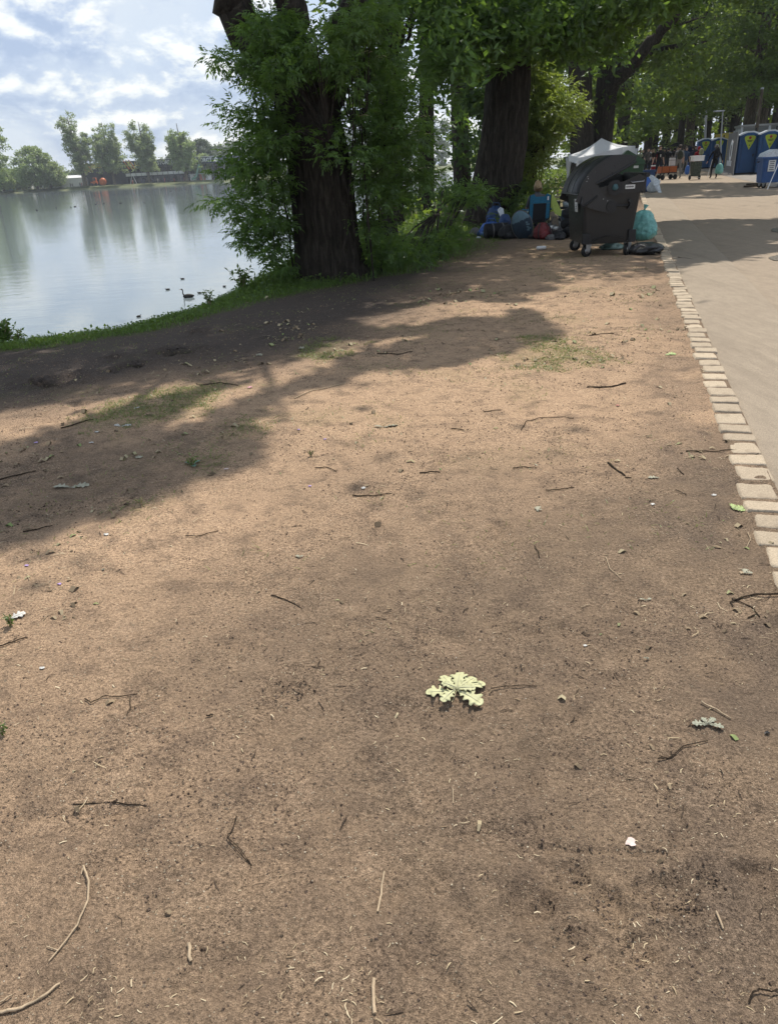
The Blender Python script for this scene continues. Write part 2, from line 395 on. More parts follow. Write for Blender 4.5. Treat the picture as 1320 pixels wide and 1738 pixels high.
# ================================================================== GROUND
def ground_material(gravel=False):
    t = NT('trodden_earth'); P = t.co((1, 1, 1))
    tone, damp_shade, grs = t.attr('tone'), t.attr('damp_shade'), t.attr('grs')
    f1 = t.noise(340, 3, .7, P); f2 = t.noise(95, 5, .65, P); f3 = t.noise(13, 6, .62, P, .4); f4 = t.noise(3.1, 5, .6, P, .3)
    base = t.mix(tone, (.176, .128, .089), (.400, .276, .180))
    base = t.mix(t.ramp(f4, [(.35, 0.0), (.7, .55)]), base, t.mix(.5, base, (.33, .234, .150)))
    f6 = t.noise(5.5, 7, .68, P, .2); base = t.mix(t.ramp(f3, [(.34, .30), (.47, 0)]), base, (.105, .077, .057)); base = t.mix(t.ramp(f6, [(.36, .5), (.50, 0)]), base, (.115, .084, .062)); base = t.mix(t.ramp(f6, [(.56, 0), (.72, .35)]), base, (.40, .29, .20))
    base = t.mix(damp_shade, base, (.055, .047, .044))
    loose = t.ramp(t.noise(2.1, 5, .62, P, .5), [(.38, .32), (.60, 1)]); sm = base
    g = t.ramp(f2, [(.33, .46), (.5, 1.0), (.68, 1.5)]); base = t.mix(1.0, base, g, 'MULTIPLY')
    g = t.ramp(f1, [(.33, .34), (.5, 1.0), (.68, 1.75)]); base = t.mix(1.0, base, g, 'MULTIPLY')
    base = t.mix(loose, t.mix(.35, sm, base), base)
    # pale grit and small dark crumbs
    v = t.vor(120, P); vc = t.vor(120, P, out='Color')
    sep = t.N.new('ShaderNodeSeparateColor'); t.lk(vc, sep.inputs[0])
    pick = t.mth('MULTIPLY', t.ramp(v, [(.22, 1), (.30, 0)]), t.ramp(sep.outputs[0], [(.86, 0), (.90, 1)]))
    base = t.mix(t.mth('MULTIPLY', pick, loose), base, t.mix(sep.outputs[1], (.40, .32, .22), (.62, .54, .41)))
    pick2 = t.mth('MULTIPLY', t.ramp(v, [(.25, 1), (.36, 0)]), t.ramp(sep.outputs[2], [(.84, 0), (.88, 1)]))
    base = t.mix(t.mth('MULTIPLY', pick2, loose), base, (.045, .032, .025))
    v2 = t.vor(46, P); vc2 = t.vor(46, P, out='Color'); s2 = t.N.new('ShaderNodeSeparateColor'); t.lk(vc2, s2.inputs[0])
    pick3 = t.mth('MULTIPLY', t.ramp(v2, [(.13, 1), (.19, 0)]), t.ramp(s2.outputs[0], [(.85, 0), (.88, 1)]))
    base = t.mix(pick3, base, t.mix(s2.outputs[1], (.05, .037, .028), (.40, .33, .24)))
    gc = t.mix(f2, (.040, .060, .016), (.125, .155, .045)); gm = t.mth('MULTIPLY', grs, t.ramp(t.noise(48, 4, .6, P), [(.38, .25), (.6, 1)]))
    base = t.mix(t.mth('MULTIPLY', gm, .8), base, gc)
    h = t.mth('ADD', t.mth('MULTIPLY', f1, .35), t.mth('ADD', t.mth('MULTIPLY', f2, 1.0), t.mth('ADD', t.mth('MULTIPLY', pick, .35), t.mth('MULTIPLY', pick3, .5))))
    nb = t.bump(h, 1.0, .011); nb = t.bump(f3, .5, .03, nb)
    t.set(color=base, rough=.95, spec=.12, normal=nb); return t.m
M_SOIL = ground_material()
GRASSP = [poly(p) for p in ([(855, 608), (900, 590), (880, 565), (930, 560), (985, 590), (1050, 605), (1000, 618), (900, 622)],
     [(120, 735), (180, 690), (330, 648), (390, 655), (330, 700), (190, 740)], [(310, 790), (330, 770), (380, 768), (370, 785)], [(500, 600), (560, 575), (610, 580), (540, 615)], [(380, 730), (430, 700), (470, 710), (420, 735)], [(690, 425), (800, 405), (860, 405), (800, 440), (700, 455)], [(220, 865), (240, 840), (290, 840), (280, 862)])]
def soft_in(P, x, y, blur=.25):
    jx = x+blur*1.6*(fbm(x*3, y*3, 3, 60)-.5); jy = y+blur*2*(fbm(x*3+9, y*3, 3, 63)-.5); s = 0
    for dx, dy in ((0, 0), (.4, 0), (-.4, 0), (0, .6), (0, -.6)): s = s+inpoly(P, jx+dx*blur, jy+dy*blur)
    return s/5.0
DIRTS = [(0.0, 0.55)]
def edge_w(x, y):      # width of the grassy strip along the crest
    return np.interp(y, [9, 10.5, 11.6, 15, 22, 60], [.60, 1.05, 2.1, 3.2, 3.6, 3.0])+(.25+.5*sstep(10, 12, y))*(fbm(x*1.1, y*1.1, 3, 171)-.5)*2+.25*(fbm(x*2.3, y*2.3, 3, 71)-.5)
def ground_attrs(x, y):
    d = shore_d(x, y); off = x-KX(y)
    tone = .05+1.0*sstep(1.7, 4.6, y+.55*(fbm(x*.9, y*.9, 4, 80)-.5)*3-.35*x)
    tone = tone+.30*sstep(.5, -1.2, x)*sstep(3.0, 1.0, y)-.30*sstep(1.6, 0, KX(y)-x)+.75*(fbm(x*1.3+4, y*1.3, 5, 85, .6)-.5)+.5*(fbm(x*.5+4, y*.5, 3, 185)-.5)
    damp_shade = .93*sstep(-3.9, -2.3, d+.5*(fbm(x, y, 3, 88)-.5)*2)*sstep(-.1, -.6, off)  # bank soil darkened: damp earth plus the tree shade painted in
    damp_shade = np.maximum(damp_shade, .62*sstep(8.6, 12.5, y+1.2*(fbm(x*.8, y*.8, 3, 91)-.5))*sstep(4.5, 2.0, x+9-y*.6))
    damp_shade = np.maximum(damp_shade, .35*sstep(13, 18, y))
    band = sstep(.45, .2, np.abs(off+.12))*sstep(.35, .6, fbm(x*3, y*3, 3, 77)); damp_shade = np.maximum(damp_shade, .28*band)
    # tree shade on the left, painted into the soil colour
    q = poly([(-100, 950), (0, 740), (200, 760), (330, 735), (410, 745), (300, 800), (180, 870)]); damp_shade = np.maximum(damp_shade, .45*soft_in(q, x, y, .4))
    w = edge_w(x, y); g = sstep(-w-.15, -w+.12, d)
    for q in GRASSP: g = np.maximum(g, .42*soft_in(q, x, y))
    g = np.maximum(g, .20*sstep(.62, .78, fbm(x*2.1+33, y*2.1, 4, 95))*sstep(3.0, 5, y)*sstep(0, -1, off))
    g = np.maximum(g, .8*sstep(17, 22, y)*sstep(-1.2, -3, off))
    return np.clip(tone, 0, 1), np.clip(damp_shade, 0, 1), np.clip(g, 0, 1)
def grid(X, Y, Z):
    r, c = X.shape; V = np.stack([X, Y, Z], -1).reshape(-1, 3); i = np.arange(r*c).reshape(r, c)
    return V, np.stack([i[:-1, :-1], i[:-1, 1:], i[1:, 1:], i[1:, :-1]], -1).reshape(-1, 4)
def build_ground():
    a = .0050; rows = int(math.log((26+.8)/(.35))/a); yy = .35*np.exp(a*np.arange(rows+1))-.8
    uu = np.arange(-1.0, .74, a*1.15); Y = np.repeat(yy[:, None], len(uu), 1); X = uu[None, :]*(Y+1.15)
    Z = hland(X, Y); off = X-KX(Y)
    rs = np.random.default_rng(5)      # heel and toe dents
    for _ in range(150):
        cy = .6+7.5*rs.random()**1.2; cx = rs.uniform(-.9, .55)*(cy+.8); a_ = rs.uniform(0, 3.14); jy = slice(max(0, int(math.log(max(cy-.25+.8, .36)/.35)/a)), int(math.log((cy+.25+.8)/.35)/a)+1); xx = X[jy]-cx; yy_ = Y[jy]-cy
        e1 = (xx*math.cos(a_)+yy_*math.sin(a_))/.12; e2 = (-xx*math.sin(a_)+yy_*math.cos(a_))/.048; q = np.sqrt(e1*e1+e2*e2)+.5*(fbm(X[jy]*16, Y[jy]*16, 3, 6)-.5); dp = rs.uniform(.003, .009); Z[jy] += dp*(-sstep(1.0, .6, q)+.5*sstep(1.5, 1.1, q)*sstep(.8, 1.1, q))
    # pits and scuffs the photograph shows
    for (px, py, r, dp) in ((905, 1530, .075, .022), (972, 1480, .05, .018), (1040, 1532, .05, .016), (1132, 1518, .07, .022), (1085, 1606, .045, .016), (965, 1600, .06, .012), (480, 1180, .12, .010), (300, 595, .22, .05), (220, 620, .16, .04), (95, 645, .25, .05), (195, 605, .12, .04), (340, 560, .16, .035), (990, 577, .10, .02), (1290, 1480, .05, .012), (1190, 1490, .05, .010)):
        p = G(px, py); rr = np.hypot(X-p.x, (Y-p.y))*(1+.8*(fbm(X*14, Y*14, 3, int(px))-.5)); k = sstep(r, r*.35, rr)
        Z -= k*dp*(.35+1.3*fbm(X*38, Y*38, 3, int(py))); Z += dp*.5*sstep(r*1.7, r*1.05, rr)*(1-k)*sstep(.4, .7, fbm(X*30, Y*30, 2, 3))
    # long scratch marks left by wheels
    for (ax, ay), (bx, by), wd, dp in (((-60, 1395), (330, 1362), .012, .006), ((330, 1362), (700, 1380), .01, .004), ((880, 1430), (1330, 1468), .008, .007)):
        A = G(ax, ay); B = G(bx, by); dx, dy = B.x-A.x, B.y-A.y; t = np.clip(((X-A.x)*dx+(Y-A.y)*dy)/(dx*dx+dy*dy), 0, 1)
        dd = np.hypot(X-A.x-t*dx, Y-A.y-t*dy+.012*(fbm(X*7, Y*7, 2, 9)-.5)); Z -= dp*sstep(wd*1.6, wd*.4, dd)
    under = sstep(.03, .07, off)*sstep(5.6, 5.4, off); Z = Z*(1-under)-.045*under
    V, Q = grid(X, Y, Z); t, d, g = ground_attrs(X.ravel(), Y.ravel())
    o = arr(npmesh('ground', V, Q, {'tone': t, 'damp_shade': d, 'grs': g}, True), 'ground', M_SOIL); tag(o, 'trodden brown earth bank with patches of thin grass beside the lake', kind='structure')
    # wider terrain round it, a little lower where the fine sheet lies
    xs = np.concatenate([np.linspace(-900, -60, 18), np.arange(-56, 60, .8), np.linspace(62, 900, 40)]); ys = np.concatenate([np.linspace(-200, -14, 8), np.arange(-12, 100, .8), np.linspace(102, 300, 30), np.linspace(310, 1400, 20)])
    X, Y = np.meshgrid(xs, ys); Z = hland(X, Y, False); ins = (Y > -.2) & (Y < 25.6) & (X > -.99*(Y+1.15)) & (X < .72*(Y+1.15))
    Z = Z-.004-.10*ins; off = X-KX(Y); Z = np.where((off > -.9) & (off < 6.4), np.minimum(Z, -.06), Z)
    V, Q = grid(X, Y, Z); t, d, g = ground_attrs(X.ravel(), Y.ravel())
    o = arr(npmesh('terrain', V, Q, {'tone': t, 'damp_shade': d, 'grs': g}, True), 'terrain', M_SOIL); tag(o, 'earth and woodland floor around the lake and path', kind='structure')
build_ground()

# ------------------------------------------------------------------ path, kerb
def pathmat(name, a, b, crack):
    t = NT(name); P = t.co(); n = t.noise(1.1, 6, .6, P, .3); f = t.noise(160, 4, .65, P); s = t.noise(14, 5, .6, t.co((1, .35, 1)))
    c = t.mix(n, a, b); c = t.mix(t.ramp(s, [(.40, .22), (.6, 0)]), c, tuple(x*.62 for x in a)); c = t.mix(1.0, c, t.ramp(f, [(.3, .72), (.7, 1.28)]), 'MULTIPLY')
    if crack:
        w = t.vor(2.6, t.co((1, 1, 1)), 'DISTANCE_TO_EDGE'); c = t.mix(t.ramp(w, [(.0, .5), (.03, 0)]), c, tuple(x*.5 for x in a))
    tr = t.noise(1.6, 4, .7, t.co((2.2, .16, 1))); c = t.mix(t.ramp(tr, [(.5, 0), (.64, .35)]), c, tuple(x*.7 for x in a)); v2 = t.vor(38, P); c = t.mix(t.ramp(v2, [(.07, .7), (.12, 0)]), c, tuple(x*.45 for x in a)); v = t.vor(110, P); c = t.mix(t.ramp(v, [(.12, .5), (.2, 0)]), c, tuple(min(1, x*1.7) for x in b))
    t.set(color=c, rough=.93, spec=.15, normal=t.bump(t.mth('ADD', f, s), .5, .006)); return t.m
M_PATH = pathmat('sandy_asphalt', (.245, .198, .15), (.31, .252, .19), False)
M_STRIP = pathmat('pale_concrete', (.25, .205, .157), (.305, .255, .195), False)
M_GRAVEL = pathmat('grey_gravel', (.16, .145, .13), (.30, .275, .25), False)
def strip(name, o0, o1, z, mat, y0=-6, y1=150, step=.35, amp=.006, nx=6, label=None):
    ys = np.concatenate([np.arange(y0, 40, step), np.arange(40, y1, 3)]); us = np.linspace(0, 1, nx); Y = np.repeat(ys[:, None], nx, 1)
    wob = .02*(fbm(Y*.9, Y*0+o1, 3, 14)-.5)*np.where((us == 0) | (us == 1), 1, 0)[None, :]
    X = KX(Y)+o0+us[None, :]*(o1-o0)+wob; Z = z+amp*(fbm(X*1.5, Y*1.5, 3, 12)-.5); Z[:, 0] -= .02; Z[:, -1] -= .02
    Xe = X.copy(); V, Q = grid(X, Y, Z); o = arr(npmesh(name, V, Q, None, True), name, mat); tag(o, label, kind='structure'); return o
strip('path', .96, 5.6, .000, M_PATH, nx=14, label='wide sandy brown path running away under the trees')
strip('path_edge_strip', .150, .97, .010, M_STRIP, nx=6, label='paler smooth strip of the path beside the stone edging')
strip('gravel_verge', 5.45, 30, .012, M_GRAVEL, nx=24, amp=.02, label='grey gravel verge right of the path')
strip('setts_bedding', -.02, .175, .003, M_SOIL, y0=-1.2, y1=60, step=.12, nx=10, amp=.006, label='soil packed between and beside the edging setts')
def stonemat():
    t = NT('kerb_stone'); P = t.co(); n = t.noise(9, 5, .6, P); f = t.noise(120, 4, .7, P); oi = t.N.new('ShaderNodeObjectInfo')
    c = t.mix(n, (.345, .285, .215), (.47, .40, .305)); c = t.mix(1.0, c, t.ramp(oi.outputs['Random'], [(0, (.82, .80, .78)), (1, (1.1, 1.08, 1.05))]), 'MULTIPLY')
    c = t.mix(1.0, c, t.ramp(f, [(.3, .70), (.7, 1.25)]), 'MULTIPLY'); c = t.mix(t.ramp(t.noise(4, 5, .7, P), [(.55, 0), (.7, .6)]), c, (.16, .12, .085))
    t.set(color=c, rough=.9, spec=.2, normal=t.bump(t.mth('ADD', n, f), .8, .006)); return t.m
M_STONE = stonemat()
def kerb():
    root = empty('kerb', (KX(2), 2, 0), 'single row of pale sandstone setts edging the path', None); root['kind'] = 'structure'; del_cat = root.get('category')
    protos = []
    for k in range(9):
        L = (.165, .20, .15, .115, .185, .21, .16, .125, .19)[k]; wd = (.18, .165, .19, .175, .16, .185, .17, .19, .18)[k]; n = 10
        us = np.linspace(-1, 1, n+1); U, Vv = np.meshgrid(us, us); sx = np.sign(U)*np.abs(U)**.6; sy = np.sign(Vv)*np.abs(Vv)**.6
        rim = np.maximum(np.abs(U), np.abs(Vv)); cr = np.abs(U*Vv)
        X = sx*wd/2*(1-.10*cr**2)+.010*(fbm(U*1.7+k*3, Vv*1.7, 2, k)-.5); Y = sy*L/2*(1-.10*cr**2)+.010*(fbm(U*1.7, Vv*1.7+k*5, 2, k+3)-.5)
        Z = .009-.040*(rim > .99)-.003*(rim > .75)+.007*(fbm(U*2.6+k, Vv*2.6, 3, k+9)-.5)
        V, Q = grid(X, Y, Z); me = npmesh('cobblestone', V, Q, None, True); me.materials.append(M_STONE); protos.append((me, L))
    y = -1.0; i = 0; rest = MB()
    while y < 90:
        me, L = protos[random.randrange(9)]; yc = y+L/2*.95
        if i < 290:
            o = bpy.data.objects.new('cobblestone', me); COL.objects.link(o); o.parent = root
            o.location = (KX(yc)+.075+random.uniform(-.016, .016)-root.location.x, yc-root.location.y, random.uniform(-.004, .006)); o.rotation_euler = (random.uniform(-.03, .03), random.uniform(-.04, .04), -math.atan(.314)+random.uniform(-.05, .05)+math.pi*random.randrange(2))
        else: rest.box((KX(yc)+.075-root.location.x, yc-root.location.y, -.018), (.17, L*.95, .05), Matrix.Rotation(-math.atan(.314), 3, 'Z'))
        i += 1; y += (L+random.uniform(.005, .017))*.953
    o = rest.build('distant_setts', M_STONE, root); o['kind'] = 'stuff'
kerb()

# ------------------------------------------------------------------ lake
def lake():
    t = NT('lake_water'); P = t.co((1, 1, 1))
    a = t.noise(1.0, 5, .62, t.co((.55, 1.15, 1)), .6); b = t.noise(3.6, 4, .6, t.co((.7, 1.2, 1)), .4); c = t.noise(.05, 3, .5, P)
    h = t.mth('ADD', t.mth('MULTIPLY', a, 1.0), t.mth('MULTIPLY', b, .35))
    h = t.mth('MULTIPLY', h, t.ramp(c, [(.35, .45), (.65, 1.15)]))
    t.set(color=(.16, .195, .21), rough=.04, ior=1.333, spec=.5, normal=t.bump(h, .07, .12)); 
    V = [(-1500, -300, WATER), (1500, -300, WATER), (1500, 1500, WATER), (-1500, 1500, WATER)]
    o = MB().add(V, [(0, 1, 2, 3)]).build('lake', t.m); tag(o, 'calm grey-blue lake mirroring the sky and the far trees', kind='structure')
lake()
def stage_far():
    """far bank as its own strip of land, rising 0.9 m above the water"""
    xs = np.linspace(-700, 200, 181); pr = [(-3, -1.6), (0, -.95), (1.0, -.6), (3, -.25), (6, 0.1), (12, .25), (60, .4), (400, 1.0)]
    X = np.repeat(xs[:, None], len(pr), 1); Y = np.array([[FY(x)+p[0]+(1.6*(float(vnoise(np.array([x*.11]), np.array([2.]), 5)[0])-.5) if p[0] < 5 else 0) for p in pr] for x in xs]); Z = np.repeat(np.array([p[1] for p in pr])[None, :], len(xs), 0)
    V, Q = grid(X, Y, Z); t = NT('far_grass'); n = t.noise(.35, 5, .6); t.set(color=t.ramp(n, [(.35, (.06, .085, .03)), (.6, (.13, .14, .06)), (.75, (.20, .17, .11))]), rough=.95)
    o = arr(npmesh('far_shore', V, Q[:, ::-1], None, True), 'far_shore', t.m); tag(o, 'low grassy bank on the far side of the lake', kind='structure')
FY = lambda x: 335+(-x-90)*.05
stage_far()
# steep forest floor under the wood on the right is the terrain itself

# ------------------------------------------------------------------ far pavilion
def text_mesh(body, size, mat, parent, loc, rot, bold=.012, name='lettering', align='CENTER', ext=.03):
    cu = bpy.data.curves.new(name, 'FONT'); cu.body = body; cu.size = size; cu.align_x = align; cu.align_y = 'CENTER'; cu.extrude = ext; cu.offset = bold; cu.resolution_u = 2
    tmp = bpy.data.objects.new('tmp', cu); COL.objects.link(tmp); dg = bpy.context.evaluated_depsgraph_get(); me = bpy.data.meshes.new_from_object(tmp.evaluated_get(dg)); bpy.data.objects.remove(tmp); bpy.data.curves.remove(cu); me.materials.clear(); me.materials.append(mat)
    o = link(bpy.data.objects.new(name, me), parent); o.location = loc; o.rotation_euler = rot; return o
def flatm(name, c, rough=.6): return plain(name, c, rough, 0, .12, 3, .05)
M_WALL = plain('anthracite_cladding', (.020, .028, .045), .7, 0, .15, .6, .1)
M_BAND = plain('fascia_blue_grey', (.040, .055, .085), .5, 0, .1, .6, .05)
M_WHITE = plain('white_paint', (.74, .75, .76), .5, 0, .1, 2, .05)
M_SIGNY = flatm('sign_yellow', (.85, .62, .12)); M_SIGNW = flatm('sign_white', (.82, .84, .86)); M_SIGNO = flatm('sign_orange', (.75, .22, .07))
M_GLASSD = plain('dark_glass', (.012, .015, .02), .12, 0, .1, 2, 0, .8)
M_ORANGE = plain('orange_plastic', (.62, .14, .03), .45); M_STEEL = plain('galvanised_steel', (.35, .36, .37), .35, .8, .15, 20, .1)
M_BLACK = plain('black_plastic', (.012, .012, .013), .5, 0, .3); M_RUB = plain('tyre_rubber', (.014, .014, .014), .85)
def pavilion():
    A = AT(147, 316, 352); B = AT(392, 308, 340); A.z = B.z = -.1; D = (B-A); L = D.length; D.normalize(); ang = math.atan2(D.y, D.x)
    root = empty('lakeside_pavilion', A, 'long dark pavilion with a lettered fascia on the far lake shore', 'building', rz=ang)
    H = 9.0; Mr = None
    s = L/ (392-147)                                   # metres per photo pixel along the front
    X = lambda px: (px-147)*s
    b = MB().box((X(183), 9, H*.37), (X(219)-X(147), 18, H*.74)); b.build('solid_wall', M_WALL, root)
    MB().box((L/2, 10.5, H-1.25), (L, 21, 2.5)).build('fascia', M_BAND, root)
    MB().box((L/2, -.05, H+.04), (L+.6, .5, .18)).build('roof_edge', M_WHITE, root)
    MB().box(((X(219)+L)/2, 12, 3.2), (L-X(219), 13, 6.4)).build('rear_wall', M_GLASSD, root)
    MB().box(((X(219)+X(318))/2, 1.2, 2.95), (X(318)-X(219), 3.2, .35)).build('balcony_floor', M_WALL, root)
    pn = MB().box((0, 0, 0), (X(228)-X(219)-.25, .12, 1.15)); pm = pn.mesh('balcony_panel'); pm.materials.append(M_WHITE)
    for k in range(11):
        o = link(bpy.data.objects.new('balcony_panel', pm), root); o.location = (X(219+9*k)+X(151.5)-X(147), -.45, 3.75)
    pm2 = MB().box((0, 0, 0), (.35, .35, 6.4)).mesh('post'); pm2.materials.append(M_BAND)
    for k in range(14):
        o = link(bpy.data.objects.new('post', pm2), root); o.location = (X(219)+(L-X(219))*k/13, .3, 3.2)
    wm = MB().box((0, 0, 0), (X(6)-X(0)-.2, .1, 1.9)).mesh('window'); wm.materials.append(M_GLASSD)
    for k in range(22):
        o = link(bpy.data.objects.new('window', wm), root); o.location = (X(222)+k*(X(6)-X(0)), 5.42, 5.2)
    rx = (R(90), 0, 0); zt = H-1.25
    def word(w, x0, x1, mat):
        o = text_mesh(w, 2.1, mat, root, ((X(x0)+X(x1))/2, -.14, zt), rx, .05); wd = max(v.co.x for v in o.data.vertices)-min(v.co.x for v in o.data.vertices)
        if wd > 0: o.scale.x = min(1.4, (X(x1)-X(x0))/wd)
    word('VOLL', 162, 181, M_SIGNY); word('VERSORGT', 184, 218, M_SIGNW); word('LIDL', 237, 253, M_SIGNY); word('ROCKSTORE', 256, 296, M_SIGNW); word('VOLL', 307, 327, M_SIGNY); word('VERSORGT', 331, 366, M_SIGNW)
    for px in (157, 232, 301, 373):
        m = MB(); x = X(px)
        for r0_, r1_ in ((.95, .72), (.45, 0)):
            m.prism([(x+r0_, -.12, zt), (x, -.12, zt+r0_*1.1), (x-r0_, -.12, zt), (x, -.12, zt-r0_*1.1)], (0, -.05 if r1_ else -.1, 0), 0 if r1_ else 1)
        m.build('diamond_logo', [M_SIGNW, M_BAND], root)
    for px in (148, 222):
        m = MB()
        for k in range(3):
            x = X(px)+k*1.3; m.prism([(x-1.3, -.12, zt+1.9), (x-.5, -.12, zt+1.6), (x+1.6, -.12, zt-1.7), (x+1.1, -.12, zt-2.0)], (0, -.1-.03*k, 0), k % 2)
        m.build('stripe_logo', [M_SIGNO, M_SIGNY], root)
    # clutter before the front: tables and railings
    return X, root, A, ang
PX_, PAV, PA, PANG = pavilion()
def far_at(px, back=0, z=0.0):
    y = 338+back; x = AX(px, y, 312); y = FY(x)+7+back; return Vector((AX(px, y, 312), y, z))
FPM = lambda p: p.y/1250*1.0      # metres per photo pixel at that depth
def far_clutter():
    p = far_at(174, 1, .1); r = empty('cement_mixer', p, 'orange round drum standing before the dark pavilion wall', 'machine')
    MB().lathe([(0, 0), (1.1, .3), (1.5, 1.3), (1.3, 2.3), (.6, 3.0), (0, 3.1)], 16, Matrix.Rotation(.3, 3, 'Y')).build('drum', M_ORANGE, r); MB().box((0, 0, .25), (2.4, 1.0, .4)).build('frame', M_BLACK, r)
    p = far_at(161, 1, .1); r = empty('telehandler', p, 'small orange loader parked left of the orange drum', 'vehicle')
    MB().box((0, 0, 1.2), (2.6, 1.6, 1.0)).box((.4, 0, 2.4), (1.3, 1.4, 1.6)).build('body', M_ORANGE, r, .08); MB().box((.4, -.75, 2.5), (1.0, .1, 1.0)).build('window', M_GLASSD, r)
    for x in (-.9, .9): MB().lathe([(.55, -.2), (.6, 0), (.55, .2)], 14, Matrix.Rotation(R(90), 3, 'X'), c=(x, -.8, .6)).build('wheel', M_RUB, r)
    p = far_at(128, 6, .1); r = empty('marquee', p, 'long white marquee between the bare poplar and the peaked tent', 'tent')
    MB().box((0, 0, 1.8), (9.8, 6, 3.6)).build('wall', M_WHITE, r); MB().prism([(-5, -3.1, 3.6), (5, -3.1, 3.6), (5, 0, 4.6), (-5, 0, 4.6)], (0, .05, 0)).build('roof', M_WHITE, r)
    p = far_at(106, 8, .1); r = empty('peaked_tent', p, 'small white tent with a tall pointed roof beside the marquee', 'tent')
    MB().lathe([(3.4, 2.6), (2.0, 3.4), (.9, 5.0), (.1, 7.6), (0, 7.7)], 8).build('roof', M_WHITE, r); MB().lathe([(3.3, 0), (3.3, 2.6)], 8).build('wall', M_WHITE, r)
    p = far_at(92, 8, .1); r = empty('peaked_tent', p, 'lower white tent half hidden behind the leafy round tree', 'tent')
    MB().lathe([(3.0, 2.2), (1.6, 2.9), (.1, 4.6), (0, 4.7)], 8).build('roof', M_WHITE, r); MB().lathe([(2.9, 0), (2.9, 2.2)], 8).build('wall', M_WHITE, r)
    teal = plain('teal_sheet', (.10, .22, .23), .6); pink = plain('faded_red_sheet', (.55, .20, .14), .7)
    for px, w, h, mt, nm, lb in ((17, 11, 2.6, teal, 'storage_container', 'dull teal container with a pale top under the left trees'), (29, 5, 2.4, pink, 'fence_banner', 'faded red banner stretched beside the teal container'), (39, 7, 2.6, pink, 'fence_banner', 'wider faded red banner in front of the white roofs'), (50, 9, 3.2, M_WHITE, 'site_cabin', 'white cabin left of the tall leafy round tree'), (61, 4, 3.4, M_WHITE, 'site_cabin', 'narrow white cabin by the round tree trunk'), (78, 8, 3.0, M_WHITE, 'site_cabin', 'white cabin with a dark opening right of the round tree')):
        p = far_at(px, 9 if 'cabin' in nm else 4, .1); wd = w*FPM(p); r = empty(nm, p, lb, 'cabin' if 'cabin' in nm else ('banner' if 'banner' in nm else 'container'))
        MB().box((0, 0, h/2), (wd, .12 if 'banner' in nm else 3, h)).build('sheet' if 'banner' in nm else 'wall', mt, r)
        if 'banner' in nm:
            for q in (-1, 1): MB().tube([(q*wd/2, .1, 0), (q*wd/2, .1, h+.3)], .06).build('post', M_STEEL, r)
        else: MB().box((0, 0, h+.12), (wd+.3, 3.3, .24)).build('roof', M_WHITE, r); MB().box((wd*.1, -1.53, h*.45), (wd*.35, .08, h*.5)).build('door', M_GLASSD, r)
    p = far_at(338, -1, .1); r = empty('water_slide', p, 'pale green slide frame right of the last poplar', 'slide'); gm = plain('mint_paint', (.22, .42, .33), .5)
    MB().tube([(-1.5, 0, 0), (1.0, 0, 6.2)], .22).tube([(2.2, 0, 0), (1.2, 0, 6.0)], .15).build('frame', gm, r); MB().tube([(1.2, -.4, 6.0), (0, -.4, 3.4), (-.6, -.4, 1.6), (-2.6, -.4, .5)], .4).build('chute', gm, r)
    for k, px in enumerate((330, 346, 356)):
        p = far_at(px, 2, .1); r = empty('market_stall', p, ['white roofed stall beside the green slide', 'pinkish stall right of the green slide', 'white van shaped stall half hidden by the elder leaves'][k], 'stall')
        MB().box((0, 0, 1.2), (2.3, 2, 2.4)).build('counter', [M_WHITE, pink, M_WHITE][k], r); MB().box((0, 0, 2.55), (2.8, 2.6, .22)).build('roof', M_WHITE, r)
    p = far_at(228, -3, .1); r = empty('wooden_trestle', p, 'thin pale A shaped frame left of the third poplar', 'frame'); MB().tube([(-1.4, 0, 0), (-.2, 0, 4)], .09).tube([(1.2, 0, 0), (-.2, 0, 4)], .09).build('legs_frame', M_WHITE, r)
    cols = [(.03, .03, .035), (.45, .42, .40), (.05, .06, .12), (.35, .07, .05), (.02, .02, .02)]
    m = MB()
    for k in range(26):
        px = random.choice([random.uniform(118, 146), random.uniform(205, 320), random.uniform(205, 320)]); p = far_at(px, random.uniform(-3, 0), 0.1); h = random.uniform(1.5, 1.8)
        m.lathe([(.14, 0), (.20, h*.45), (.26, h*.78), (.10, h*.86), (.13, h*.93), (0, h)], 6, c=p, mi=k % 5)
    o = m.build('distant_crowd', [plain('crowd_%d' % i, c, .8) for i, c in enumerate(cols)]); tag(o, 'tiny crowd of standing visitors along the far bank', 'crowd', kind='stuff')
far_clutter()
